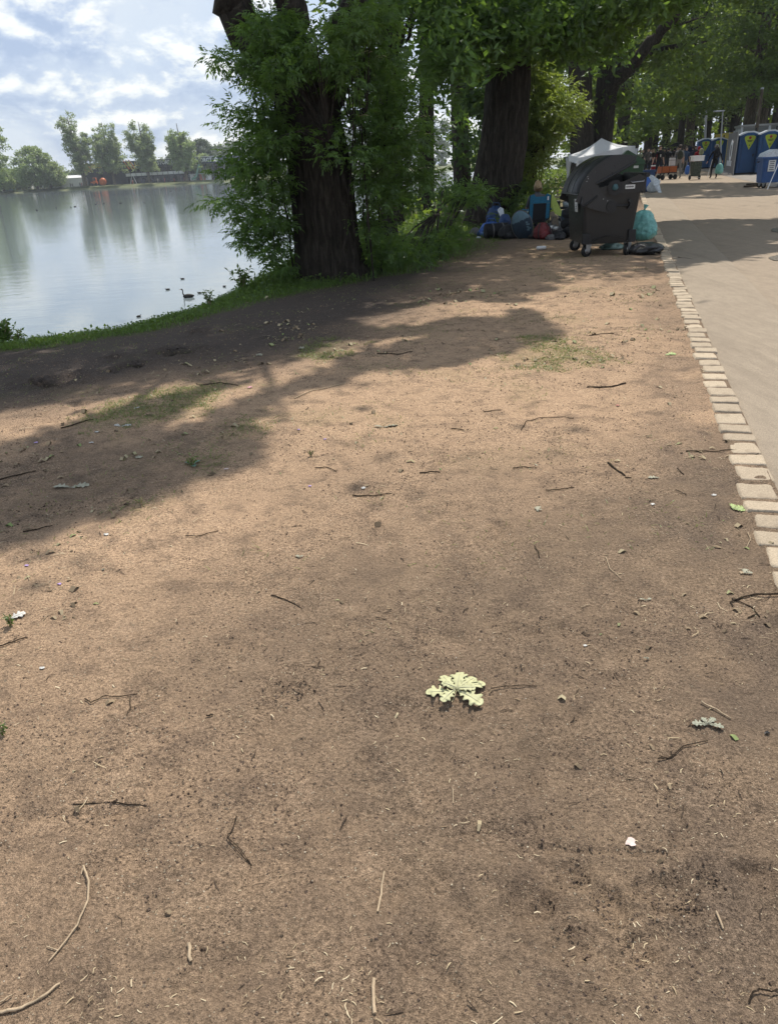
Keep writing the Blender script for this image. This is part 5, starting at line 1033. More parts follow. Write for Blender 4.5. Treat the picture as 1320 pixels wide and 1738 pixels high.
    for px, py, mt, sz, sd_, dz, lb in ((818, 400, M_DBLUE, (.26, .2, .14), 41, 0, 'crumpled navy cloth in front of the bright blue bag'), (855, 400, M_DBLUE, (.3, .24, .34), 42, .12, 'dark blue bundle between the white strap and the oval pack'), (872, 404, M_BLKN, (.24, .2, .16), 43, 0, 'small black pouch at the foot of the oval pack'), (903, 405, M_BLKN, (.2, .2, .12), 44, 0, 'flat black pouch under the camping chair'), (934, 407, M_GREYN, (.22, .16, .12), 45, 0, 'crumpled grey cloth in front of the red rucksack'), (948, 407, M_BLKN, (.28, .2, .18), 46, 0, 'black pouch low between the grey bag and the big container'), (925, 395, M_KHAKI, (.22, .2, .42), 47, 0, 'khaki bag standing behind the red rucksack'), (954, 396, M_DNAVY, (.26, .24, .5), 48, 0, 'navy bag standing close behind the big container'), (812, 404, M_WFILM, (.10, .08, .05), 49, 0, 'tiny white wrapper at the left foot of the camping heap')):
        bagthing('bundle', px, py, lb, 'bundle', mt, sz, sd_, .4, dz=dz, crease=.34)
    # camping table with jars beside the container
    p = gnd(952, 398); r = empty('camping_table', p+Vector((.05, .5, 0)), 'low dark folding table beside the seated person', 'table'); MB().box((0, 0, .50), (.62, .42, .03)).build('top', M_BLKC, r)
    for x in (-1, 1): MB().tube([(x*.28, -.18, 0), (-x*.1, -.18, .5)], .011, 6).build('leg', M_STEEL, r); MB().tube([(x*.28, .18, 0), (-x*.1, .18, .5)], .011, 6).build('leg', M_STEEL, r)
    tb = r.location.copy()
    for k, (dx, h, rr_, mt, nm, lb) in enumerate(((-.22, .22, .045, plain('green_pet', (.10, .30, .24), .2), 'bottle', 'green-tinted plastic bottle on the low dark table'), (-.05, .13, .06, M_BLKC, 'pot', 'small black cooking pot on the low dark table'), (.15, .10, .10, plain('glass_pale', (.25, .30, .32), .15), 'bowl', 'pale bowl on the right of the low dark table'))):
        r = empty(nm, tb+Vector((dx, -.05, .516)), lb, nm); MB().lathe([(0, 0), (rr_, 0), (rr_, h*.7), (rr_*.45, h*.88), (rr_*.4, h)] if nm == 'bottle' else [(0, 0), (rr_*.8, 0), (rr_, h), (rr_*.93, h), (rr_*.75, .01), (0, .01)], 16).build('shell', mt, r)
        if nm == 'bottle': MB().lathe([(rr_*.42, h), (rr_*.42, h+.02), (0, h+.02)], 10).build('cap', M_WHITE, r)
        if nm == 'pot': MB().tube([(rr_, 0, h*.8), (rr_+.12, 0, h*.9)], .01, 6).build('handle', M_BLKC, r)
        if nm == 'bowl': MB().lathe([(rr_, h), (rr_+.008, h+.004), (rr_-.004, h+.006)], 16).build('rim', M_WHITE, r)
    # bottle of the white drink lying on the soil
    p = gnd(918, 424, .035); r = empty('drink_can', p, 'silver drink can lying on bare soil left of the big container', 'can', rz=.1); Mx = Matrix.Rotation(R(90), 3, 'Y'); MB().lathe([(0, -.085), (.025, -.085), (.033, -.07), (.033, .065), (.026, .082), (0, .08)], 18, Mx).build('shell', M_WHITE, r); MB().lathe([(.026, .082), (.028, .086), (.02, .087)], 14, Mx).build('rim', M_STEEL, r)
heap()
def chair():
    p = gnd(912, 402); p.y += .15; r = empty('camping_chair', p, 'folding camping chair with blue and black back facing the viewer', 'chair', rz=.12)
    bl = MB(); W2 = .27; lean = .12
    def B(x, z, o=0.0): return (x, -lean*(z-.42)*1.0-.16-o, z)
    MB().prism([B(-W2, .78), B(W2, .78), B(W2+.01, .95), B(.17, 1.0), B(.12, .935), B(-.12, .935), B(-.17, 1.0), B(-W2-.01, .95)], (0, .015, 0)).build('back_top_panel', M_CYAN, r, .005)
    MB().prism([B(-.165, .33), B(.165, .33), B(.165, .775), B(-.165, .775)], (0, .015, 0)).build('back_panel', M_BLKC, r)
    for s in (-1, 1): MB().prism([B(s*.17, .36), B(s*.26, .40), B(s*W2, .775), B(s*.17, .775)], (0, .015, 0)).build('side_panel', M_CYAN, r)
    MB().box((.19, -.245, .89), (.035, .006, .085)).build('tag', M_LABEL, r)
    MB().prism([(-.26, -.18, .40), (.26, -.18, .40), (.26, .28, .46), (0, .28, .43), (-.26, .28, .46)], (0, 0, .015)).build('seat', M_BLKC, r)
    for s in (-1, 1):
        MB().tube([B(s*W2, .98), B(s*W2, .42), (s*.24, .0, .03)], .011, 7).build('upright', M_BLACK, r)
        MB().tube([(s*.27, -.2, .02), (-s*.25, -.20, .44)], .009, 6).build('leg', M_BLACK, r); MB().tube([(s*.27, .24, .02), (-s*.25, .26, .46)], .009, 6).build('leg', M_BLACK, r); MB().tube([(s*.27, -.2, .02), (s*.25, .26, .46)], .009, 6).build('leg', M_BLACK, r)
        MB().box((s*.30, .02, .64), (.07, .42, .02)).build('armrest', M_CYAN, r, .008)
    r.scale = (.84, .84, .84); return r
CH = chair()
M_TOWEL = plain('lime_towel', (.34, .42, .10), .9, 0, .2, 40)

# ---- people
def clothm(n, c): return plain('cloth_'+n, c, .85, 0, .25, 25, .3, .15)
SKIN = [plain('skin_light', (.50, .32, .24), .55, 0, .08, 20, .05), plain('skin_tan', (.36, .22, .15), .55, 0, .08, 20, .05)]
def figure(J, E, mats, name='body'):
    """one continuous skinned surface from joints J {name:(pos, radius)} and edges E [(a,b,slot)]"""
    names = list(J); idx = {n: i for i, n in enumerate(names)}; me = bpy.data.meshes.new(name); me.from_pydata([J[n][0] for n in names], [(idx[a], idx[b]) for a, b, s in E], []); o = bpy.data.objects.new(name, me); COL.objects.link(o)
    o.modifiers.new('skin', 'SKIN')
    for i, n in enumerate(names):
        v = me.skin_vertices[0].data[i]; rr_ = J[n][1]; v.radius = rr_ if isinstance(rr_, tuple) else (rr_, rr_); v.use_root = (i == 0)
    o.modifiers.new('sub', 'SUBSURF').levels = 1
    dg = bpy.context.evaluated_depsgraph_get(); m2 = bpy.data.meshes.new_from_object(o.evaluated_get(dg)); bpy.data.objects.remove(o); bpy.data.meshes.remove(me)
    n = len(m2.polygons); c = np.empty(n*3); m2.polygons.foreach_get('center', c); c = c.reshape(-1, 3); best = np.full(n, 1e9); sl = np.zeros(n, np.int32)
    for a, b, s in E:
        A, B = np.array(J[a][0]), np.array(J[b][0]); d = B-A; t = np.clip(((c-A)@d)/(d@d+1e-9), 0, 1); q = np.linalg.norm(c-A-t[:, None]*d, axis=1); ra = J[a][1][0] if isinstance(J[a][1], tuple) else J[a][1]; rb = J[b][1][0] if isinstance(J[b][1], tuple) else J[b][1]
        q = q/(ra+(rb-ra)*t); w = q < best; best = np.where(w, q, best); sl = np.where(w, s, sl)
    m2.materials.clear()
    for x in mats: m2.materials.append(x)
    m2.polygons.foreach_set('material_index', sl); m2.polygons.foreach_set('use_smooth', np.ones(n, bool)); return m2
# slots: 0 top, 1 trousers, 2 skin, 3 shoes
def person(loc, face, label, top, legs, hair, h=1.75, stride=.0, arms=('down', 'down'), short=True, hairlen=0, skin=0, hat=None, group=None, seated=False, shoes=None):
    """face = heading in radians, 0 looks towards the viewer (-y)"""
    k = h/1.75; r = empty('person', loc, label, 'person', group, rz=face); s = stride; V = lambda *a: tuple(q*k for q in a); J = {}; sw = .205
    J['pelvis'] = (V(0, 0, .95), (.135*k, .105*k)); J['waist'] = (V(0, 0, 1.10), (.13*k, .10*k)); J['chest'] = (V(0, .0, 1.32), (.165*k, .115*k)); J['neckb'] = (V(0, .01, 1.47), (.085*k, .07*k)); J['neck'] = (V(0, .0, 1.53), .052*k); J['head'] = (V(0, -.02, 1.63), (.078*k, .092*k)); J['crownj'] = (V(0, -.005, 1.71), (.062*k, .075*k))
    for sd, q in ((-1, 'l'), (1, 'r')):
        f = s*sd; J['hip'+q] = (V(sd*.09, 0, .90), .092*k); J['knee'+q] = (V(sd*.105, -.22*f-.03, .50), .062*k); J['ank'+q] = (V(sd*.11, -.32*f+.04+(.06 if f < 0 else 0), .095), .042*k); J['toe'+q] = (V(sd*.125, -.32*f-.13, .04), .038*k)
        J['sh'+q] = (V(sd*.185, .01, 1.42), .062*k); a = arms[0 if sd < 0 else 1]
        el, wr = {'down': ((sd*.25, .03, 1.14), (sd*.27, -.05, .90)), 'out': ((sd*.31, .02, 1.16), (sd*.40, -.02, .93)), 'fwd': ((sd*.24, -.08, 1.16), (sd*.19, -.30, 1.08)), 'back': ((sd*.25, .14, 1.16), (sd*.26, .30, .98)), 'up': ((sd*.27, -.12, 1.22), (sd*.12, -.22, 1.45))}[a]
        J['el'+q] = (V(*el), .043*k); J['wr'+q] = (V(*wr), .030*k); dv = Vector(wr)-Vector(el); dv.normalize(); hd = Vector(wr)+dv*.085; J['hand'+q] = (V(*hd), (.034*k, .022*k)); J['tip'+q] = (V(*(hd+dv*.07)), .014*k)
    E = [('pelvis', 'waist', 0), ('waist', 'chest', 0), ('chest', 'neckb', 0), ('neckb', 'neck', 2), ('neck', 'head', 2), ('head', 'crownj', 2)]
    for q in 'lr': E += [('pelvis', 'hip'+q, 1), ('hip'+q, 'knee'+q, 1), ('knee'+q, 'ank'+q, 1), ('ank'+q, 'toe'+q, 3), ('chest', 'sh'+q, 0), ('sh'+q, 'el'+q, 0), ('el'+q, 'wr'+q, 2 if short else 0), ('wr'+q, 'hand'+q, 2), ('hand'+q, 'tip'+q, 2)]
    if seated:
        for sd, q in ((-1, 'l'), (1, 'r')):
            J['hip'+q] = (V(sd*.10, -.06, .93), .09*k); J['knee'+q] = (V(sd*.13, -.46, .96), .062*k); J['ank'+q] = (V(sd*.13, -.48, .54), .042*k); J['toe'+q] = (V(sd*.14, -.62, .49), .036*k)
    me = figure(J, E, [top, legs, SKIN[skin], shoes or M_BLACK]); o = link(bpy.data.objects.new('body', me), r)
    hm = MB(); hc = Vector(V(0, .012, 1.665)); prof = [(0, .105), (.05, .096), (.082, .06), (.092, .01), (.088, -.035), (.07, -.075)]
    if hairlen: prof = [(0, .108), (.055, .098), (.09, .06), (.10, .0), (.105, -.09), (.11, -.20*hairlen), (.09, -.33*hairlen), (.02, -.38*hairlen)]
    hm.lathe([(a*k, b*k) for a, b in prof], 14, Matrix.Translation((0, 0, 0)).to_3x3() @ Matrix.Rotation(.22, 3, 'X'), c=hc+Vector((0, .02*k, 0)));
    hm.v = [tuple(Vector(q)+(Vector(q)-hc)*random.uniform(-.08, .14)) for q in hm.v]
    if not hat: hm.build('hair', hair, r)
    else:
        hm.build('hair', hair, r); MB().lathe([(0, .13), (.075, .12), (.102, .06), (.106, .01), (.15, .0), (.15, -.008), (.1, -.006)], 16, Matrix.Rotation(.1, 3, 'X'), c=hc).build('hat', hat, r)
    # face: eyes, nose, ears, mouth
    fm = MB(); fc = Vector(V(0, -.02, 1.64))
    fm.tube([fc+Vector(V(0, -.088, .015)), fc+Vector(V(0, -.112, -.018))], [.008*k, .014*k], 6)
    for sd in (-1, 1): fm.lathe([(0, -.03*k), (.012*k, -.015*k), (.014*k, .012*k), (0, .03*k)], 8, c=fc+Vector(V(sd*.083, .01, 0)))
    fm.build('nose_and_ears', SKIN[skin], r); em = MB()
    for sd in (-1, 1): em.lathe([(0, -.006), (.011, 0), (0, .006)], 8, c=fc+Vector(V(sd*.031, -.083, .022)))
    em.box(fc+Vector(V(0, -.088, -.045)), (.04, .008, .008)); em.build('eyes_and_mouth', M_INK, r); return r
HB = plain('hair_brown', (.05, .03, .018), .6, 0, .4, 60, .5); HBL = plain('hair_blond', (.32, .22, .12), .55, 0, .4, 60, .5); HK = plain('hair_black', (.012, .010, .009), .5, 0, .3, 60, .5)
K1 = clothm('black', (.014, .014, .017)); K2 = clothm('taupe', (.11, .095, .085)); K3 = clothm('navy', (.016, .02, .038)); K4 = clothm('grey', (.20, .195, .19)); K5 = clothm('red', (.20, .012, .02)); K6 = clothm('olive', (.05, .055, .04)); K7 = clothm('white', (.6, .6, .62)); K8 = clothm('denim', (.05, .08, .14))
PI = math.pi
# seated person in the chair, back to the viewer
sp = CH.location+Vector((.0, .02, -.36)); SP = person(sp, PI+.1, 'blond person in the camping chair seen from behind', clothm('dusty', (.10, .10, .11)), K3, HBL, 1.42, 0, ('fwd', 'fwd'), True, .35, seated=True)
p = CH.location.copy(); r = empty('lime_towel', p+Vector((.28, -.05, -.12)), 'lime green towel hanging over the right arm of the camping chair', 'towel', rz=.1); MB().prism([(-.08, -.06, .96), (.02, -.06, .93), (.20, -.10, .60), (.18, -.12, .50), (.06, -.10, .56), (-.06, -.06, .74)], (0, .03, 0)).build('cloth', M_TOWEL, r, .012)
def backpack(pr, name, label, mat, size=(.34, .2, .5), z=1.05, k=1.0):
    a = pr.rotation_euler.z; back = Vector((-math.sin(a)*-1*-1, math.cos(a), 0)); p = pr.location+Vector((-math.sin(a)*.21, math.cos(a)*.21, z-.02)); r = empty(name, p, label, 'backpack', rz=a); sack('bag_body', mat, r, size, (0, 0, 0), int(abs(p.x*7)) % 40+1, .2, .08, res=20); sack('pocket', mat, r, (size[0]*.7, size[1]*.6, size[2]*.45), (0, size[1]*.4, .02), 7, .2, .08, res=14); return r
def PP(px, py): return gnd(px, py)
P1 = person(PP(1096, 297), .15, 'person in a taupe t-shirt walking towards the viewer left of the man in black', K2, K1, HB, 1.78, .5, ('down', 'out'), True)
P2 = person(PP(1105, 293), -.2, 'person with long blond hair behind the man in the black t-shirt', K1, K3, HBL, 1.70, .3, ('down', 'down'), True, .9)
P3 = person(PP(1115, 303), .1, 'man in black t-shirt and trousers walking towards the viewer', K1, K3, HB, 1.83, .35, ('out', 'down'), True)
MB().box((.0, -.128, 1.32), (.06, .006, .07)).box((0, -.128, 1.24), (.05, .006, .05)).build('shirt_print', M_LABEL, P3)
P4 = person(PP(1129, 298), PI, 'person in dark clothes bent over the orange handcart', K1, K3, HK, 1.72, .3, ('fwd', 'fwd'), False)
P5 = person(PP(1148, 303), PI-.1, 'person in pale grey trousers walking away with a dark backpack', K4, K4, HB, 1.80, .45, ('down', 'down'), True)
backpack(P5, 'backpack', 'dark green backpack on the person in pale grey trousers', K6)
P6 = person(PP(1163, 294), PI+.1, 'person in dark clothes under a very large hiking pack', K3, K1, HK, 1.78, .4, ('out', 'down'), False)
backpack(P6, 'backpack', 'very tall dark hiking pack in the middle of the crowd', K3, (.42, .3, .85), .95)
P7 = person(PP(1180, 299), PI, 'person in a dark red hooded top behind the shopping trolley', K5, K1, K5, 1.66, .2, ('fwd', 'down'), False, .2, hat=None)
P8 = person(PP(1209, 303), PI-.15, 'person in a grey hat walking away alone on the right', K1, K1, HB, 1.68, .45, ('out', 'out'), False, hat=K4)
backpack(P8, 'backpack', 'black backpack on the person in the grey hat', K1, (.36, .24, .55))
P9 = person(PP(1140, 292), PI, 'person under a black umbrella behind the orange handcart', K1, K1, HK, 1.72, .3, ('up', 'down'), False)
P10 = person(PP(1171, 290), PI, 'person in black jacket left of the far blue toilets', K3, K3, HB, 1.75, .3, ('down', 'down'), False)
P11 = person(PP(1124, 291), .2, 'person with a khaki cap far back in the crowd', K6, K1, HB, 1.74, .2, ('down', 'down'), True, hat=K6)
P12 = person(PP(1156, 289), PI, 'person in denim far behind the hiker', K8, K8, HB, 1.74, .3, ('down', 'down'), False)
P13 = person(PP(1088, 290), .4, 'person in a dark top farthest left of the crowd, beside the green container', K1, K3, HBL, 1.72, .2, ('down', 'down'), True)
P14 = person(PP(1040, 313), PI+.5, 'person with long dark hair under the gazebo', K7, K1, HK, 1.68, .1, ('down', 'fwd'), True, 1.0)
P15 = person(PP(1064, 310), PI-.5, 'person in black under the right corner of the gazebo', K1, K1, HK, 1.72, .1, ('down', 'down'), False)
P16 = person(PP(1133, 288), 0, 'person in a grey shirt deep in the crowd under the trees', K4, K1, HB, 1.76, .3, ('down', 'down'), True)
for px, py, fc, lb, tp, lg, hr, hgt in ((1101, 288, .3, 'person in a white shirt half hidden behind the blond walker', K7, K8, HB, 1.76), (1112, 287, PI, 'person in a dark red top behind the man in black', K5, K1, HK, 1.72), (1146, 287, .1, 'person in a denim jacket behind the pale grey trousers', K8, K1, HBL, 1.74), (1168, 286, PI, 'person in a grey top far behind the red hood', K4, K3, HB, 1.8),
    (1176, 289, 0, 'person in olive facing the viewer left of the far toilets', K6, K3, HB, 1.78), (1119, 285, PI, 'tall dark figure farthest back behind the man in black', K1, K1, HK, 1.9), (1092, 286, PI, 'person in a white top at the far left of the path', K7, K1, HK, 1.7), (1083, 292, 1.2, 'person in a taupe top turned sideways by the green container', K2, K8, HB, 1.75), (1160, 296, .0, 'person in a blue denim shirt close to the hiker', K8, K4, HB, 1.7)):
    person(PP(px, py), fc, lb, tp, lg, hr, hgt, .3)
u = empty('umbrella', P9.location+Vector((0.1, -.2, 0)), 'black umbrella above the middle of the crowd', 'umbrella'); MB().lathe([(.62, 1.83), (.5, 1.95), (.28, 2.05), (0, 2.1)], 8).build('canopy', K1, u); MB().tube([(0, 0, 1.4), (0, 0, 2.15)], .01, 6).build('shaft', M_STEEL, u)
def handcart():
    p = PP(1130, 305); r = empty('handcart', p, 'orange-sided folding handcart pulled across the path', 'cart', rz=.1); om = plain('orange_cloth', (.36, .10, .03), .8, 0, .3, 20)
    MB().box((0, -.26, .54), (.92, .02, .34)).build('side_panel', om, r); MB().box((0, .26, .54), (.92, .02, .34)).build('side_panel', om, r); MB().box((-.47, 0, .54), (.02, .5, .34)).box((.47, 0, .54), (.02, .5, .34)).build('end_panel', om, r); MB().box((0, 0, .36), (.92, .5, .03)).build('floor', M_BLKC, r)
    m = MB()
    for x in (-.46, 0, .46): m.tube([(x, -.28, .12), (x, -.28, .76)], .012, 5)
    m.tube([(-.46, -.28, .74), (.46, -.28, .74)], .012, 5).tube([(-.46, -.28, .38), (.46, -.28, .38)], .012, 5); m.build('frame', M_BLACK, r)
    for x in (-.38, .38):
        for y in (-.28, .28): MB().lathe([(.02, -.03), (.13, -.03), (.14, 0), (.13, .03), (.02, .03)], 14, Matrix.Rotation(R(90), 3, 'X'), c=(x, y, .14)).build('wheel', M_RUB, r)
    return r
handcart()
def trolley():
    p = PP(1178, 305); r = empty('shopping_trolley', p, 'dark patterned two-wheeled shopping trolley in the crowd', 'trolley', rz=.1); t = NT('patterned_cloth'); v = t.vor(11, None, 'F1', 'Distance'); t.set(color=t.ramp(v, [(.25, (.10, .12, .09)), (.4, (.015, .018, .016)), (.6, (.05, .065, .045))]), rough=.85)
    loft_box([(-.20, .20, -.16, .16, .18), (-.25, .25, -.18, .18, .5), (-.25, .25, -.18, .18, .92)], .04).build('bag', t.m, r); MB().tube([(-.24, .22, .08), (-.24, .24, 1.15), (.24, .24, 1.15), (.24, .22, .08)], .012, 6).tube([(-.27, -.1, .1), (.27, -.1, .1)], .012, 6).build('frame', M_STEEL, r)
    for x in (-.28, .28): MB().lathe([(.02, -.025), (.11, -.025), (.12, 0), (.11, .025), (.02, .025)], 14, Matrix.Rotation(R(90), 3, 'Y'), c=(x, .05, .12)).build('wheel', M_RUB, r)
    b = empty('polystyrene_box', p+Vector((.02, 0, .93)), 'white polystyrene box lying on the shopping trolley', 'box', rz=.02); MB().box((0, 0, .12), (.62, .38, .22)).build('tub', M_WHITE, b, .015); MB().box((0, 0, .255), (.66, .42, .05)).build('lid', M_WHITE, b, .01)
    c = empty('khaki_bag', p+Vector((.22, .05, 1.225)), 'khaki bundle on the white polystyrene box', 'bag'); sack('bag_body', M_KHAKI, c, (.26, .25, .34), (0, 0, 0), 4, .2, .1)
trolley()
def held(px, py, name, label, mat, size, z=0.0, cat='bag', seed=3):
    p = PP(px, py); r = empty(name, p+Vector((0, -.05, z)), label, cat); sack('bag_body', mat, r, size, (0, 0, 0), seed, .6, .12); MB().tube([(-.05, 0, size[2]*.93), (0, 0, size[2]+.16), (.05, 0, size[2]*.93)], .012, 5).build('handle', mat, r); return r
held(1217, 303, 'carried_bag', 'round turquoise bag carried by the person in the grey hat', M_TURQ, (.48, .42, .55), .22, seed=14)
held(1164, 300, 'carried_bag', 'blue bag hanging low beside the hiker', M_BLUEBAG, (.34, .25, .55), .12, seed=15)
held(1104, 299, 'carried_bag', 'pale pinkish bag beside the man in black', bagmat('pink_film', (.45, .33, .32)), (.30, .22, .5), .10, seed=18)
p = PP(1108, 300); r = empty('cool_box', p, 'red cool box carried left of the man in black', 'box'); MB().box((0, 0, .40), (.34, .30, .48)).build('tub', K5, r, .02); MB().box((0, 0, .67), (.36, .32, .06)).build('lid', K7, r, .01); MB().tube([(-.15, 0, .7), (-.13, 0, .82), (.13, 0, .82), (.15, 0, .7)], .012, 6).build('handle', K5, r)
p = PP(1137, 304); r = empty('water_canister', p+Vector((0, -.1, 0)), 'tall white canister stack standing in the orange handcart', 'canister'); MB().box((0, .1, .78), (.30, .28, .72)).build('shell', K7, r, .03); MB().box((0, .1, 1.17), (.26, .24, .05)).box((0, .1, 1.02), (.31, .29, .03)).build('lid', K4, r, .008)
p = PP(1201, 301); r = empty('walking_stick', p, 'thin pale walking stick held by the person in the grey hat', 'stick'); MB().tube([(-.05, 0, .0), (.12, 0, .95)], .012, 6).build('shaft', M_WHITE, r); MB().tube([(.12, 0, .95), (.14, 0, 1.02), (.20, 0, 1.0)], .015, 6).build('grip', M_BLACK, r)

# ---- white gazebo
def gazebo():
    y = 36; C = AT(1024, 262, y); z0 = hz(C.x, C.y); r = empty('gazebo', (C.x, C.y, z0), 'white pitched-roof gazebo on thin poles beyond the big container', 'gazebo')
    cs = [AT(965, 263, y+1.3), AT(983, 268, y-1.5), AT(1056, 250, y-.6), AT(1077, 248, y+2.0)]; L = [c-r.location for c in cs]; pk = AT(1020, 235, y)-r.location
    fab = leafmat('white_tarpaulin', (.76, .78, .80), (.76, .78, .80), (.80, .82, .84), .03); 
    for k in range(4):
        a, b = L[k], L[(k+1) % 4]; m = MB(); V = []
        n = 6
        for i in range(n+1):
            for j in range(n+1):
                e = a.lerp(b, j/n); q = pk.lerp(e, i/n); q = q+Vector((0, 0, -.10*math.sin(i/n*PI)+.015*math.sin(j*2.1+k))); V.append(q)
        m.add(V, [(i*(n+1)+j, i*(n+1)+j+1, (i+1)*(n+1)+j+1, (i+1)*(n+1)+j) for i in range(n) for j in range(n)], 0, True); o = m.build('roof_panel', fab, r)
        va = MB(); V = []
        for j in range(9):
            e = a.lerp(b, j/8)*1.003; V += [e+Vector((0, 0, .01)), e-Vector((0, 0, .24+.03*(j % 2)))]
        va.add(V, [(2*j, 2*j+2, 2*j+3, 2*j+1) for j in range(8)], 0, False); va.build('valance', fab, r)
    for k, c in enumerate(L):
        f = Vector((c.x*(1.02), c.y, 0)); MB().tube([c, f], .02, 6).build('pole', M_WHITE, r); 
        w = MB().prism([c+Vector((-.14, -.01, -.1)), c+Vector((.14, -.01, -.1)), c.lerp(f, .62)+Vector((.05, -.01, 0)), c.lerp(f, .62)+Vector((-.03, -.01, 0))], (0, .012, 0)); w.build('corner_curtain', fab, r)
gazebo()

# ---- toilets, banner, containers, lamp
M_TB = plain('toilet_blue', (.025, .10, .27), .5, 0, .15, 2, .1); M_TW = plain('toilet_roof_white', (.72, .76, .82), .5, 0, .08, 2, .1); M_LIME = plain('lime_sign', (.50, .62, .05), .5, 0, .05); M_SRED = plain('sign_red', (.45, .05, .03), .5, 0, .05)
def toilet(p, rz, label, k=1.0):
    r = empty('portable_toilet', p, label, 'portable toilet', 'blue portable toilets beside the path', rz=rz); w, d, h = 1.22, 1.2, 2.12
    loft_box([(-w/2, w/2, -d/2, d/2, .10), (-w/2+.02, w/2-.02, -d/2+.02, d/2-.02, h)], .04).build('cabin', M_TB, r); MB().box((0, 0, .05), (w+.02, d+.02, .10)).build('skid', M_BLACK, r)
    e = w/2+.04; MB().prism([(-e, -d/2-.06, h), (e, -d/2-.06, h), (e, -d/2-.06, h+.06), (.18, -d/2-.06, h+.24), (-.18, -d/2-.06, h+.24), (-e, -d/2-.06, h+.06)], (0, d+.12, 0)).build('roof', M_TW, r, .02)
    MB().prism([(-w/2+.03, -d/2-.02, h), (w/2-.03, -d/2-.02, h), (.16, -d/2-.02, h+.16), (-.16, -d/2-.02, h+.16)], (0, -.05, 0)).build('gable', M_TB, r)
    dr = MB().box((0, -d/2-.012, 1.06), (.78, .05, 1.84)).build('door', M_TB, r, .01); MB().box((.28, -d/2-.05, 1.05), (.05, .05, .16)).build('handle', M_BLACK, dr)
    for s in (-1, 1): MB().box((s*.52, -d/2-.01, 1.05), (.05, .05, 1.9)).build('door_post', M_TB, r)
    MB().tube([(.4, .3, h+.1), (.4, .3, h+.42)], .05, 8).build('vent_pipe', M_BLACK, r)
    z = 1.80; yb = -d/2-.043; pts = [(0, -.36), (.13, -.10), (.22, .10), (.235, .20), (.12, .27), (0, .285), (-.12, .27), (-.235, .20), (-.22, .10), (-.13, -.10)]
    sg = MB().prism([(a*1.3, yb, z+b*1.25) for a, b in pts], (0, -.006, 0)).build('sign', M_LIME, r)
    MB().lathe([(.045, 0), (.075, 0), (.075, .006), (.045, .006)], 18, Matrix.Rotation(R(90), 3, 'X'), c=(0, yb-.009, z+.20)).build('emblem', M_SRED, sg)
    m = MB(); [m.box((0, yb-.009, z+.055-.06*q), (.30-.08*q, .005, .032)) for q in range(2)]; m.box((0, yb-.009, z-.20), (.05, .005, .06)); m.build('sign_print', M_INK, sg); return r
y = 50; a0 = -.30
for k, (px, yy, lb) in enumerate(((1264, 49.5, 'blue portable toilet next to the grey banner'), (1298, 48.6, 'blue portable toilet behind the blue recycling container'), (1333, 47.7, 'blue portable toilet cut by the right edge of the picture'))):
    x = AX(px, yy, 275); toilet(Vector((x, yy, hz(x, yy) if False else .0)), a0, lb)
for k, (px, yy, lb) in enumerate(((1193, 70, 'left of the two far blue portable toilets'), (1216, 69.3, 'right of the two far blue portable toilets, behind the lamp post'))):
    x = AX(px, yy, 265); toilet(Vector((x, yy, 0)), -.28, lb)
def banner():
    A = AT(1243, 297, 48.4); B = AT(1228, 297, 54); A.z = B.z = 0; r = empty('banner_fence', A, 'grey banner on a fence panel running back from the near blue toilets', 'banner'); D = B-A; H = 2.35
    g = plain('grey_banner', (.14, .14, .15), .6, 0, .15, 1, .1); N = Vector((-D.y, D.x, 0)).normalized()
    N = N if N.y < 0 or N.x < 0 else -N; MB().prism([(0, 0, .1), tuple(D+Vector((0, 0, .1))), tuple(D+Vector((0, 0, H))), (0, 0, H)], N*.03).build('sheet', g, r)
    for t in (0, .5, 1): MB().tube([D*t, D*t+Vector((0, 0, H+.1))], .03, 6).build('post', M_STEEL, r)
    u = D.normalized(); c = D*.45+N*.05+Vector((0, 0, 1.35)); pts = [c+u*math.cos(t)*.85+Vector((0, 0, math.sin(t)*.62)) for t in np.linspace(0, 6.283, 24, endpoint=False)]; MB().prism(pts, N*.01).build('oval_logo', M_TW, r)
    pts = [c+N*.015+u*math.cos(t)*.35+Vector((0, 0, math.sin(t)*.35)) for t in np.linspace(0, 6.283, 16, endpoint=False)]; MB().prism(pts, N*.01).build('logo_mark', g, r)
    m = MB()
    for k in range(5): q = D*.25+u*(k*.62)+N*.05+Vector((0, 0, .48)); m.prism([q, q+u*.42, q+u*.42+Vector((0, 0, .3)), q+Vector((0, 0, .3))], N*.01)
    m.build('lettering', M_TW, r)
banner()
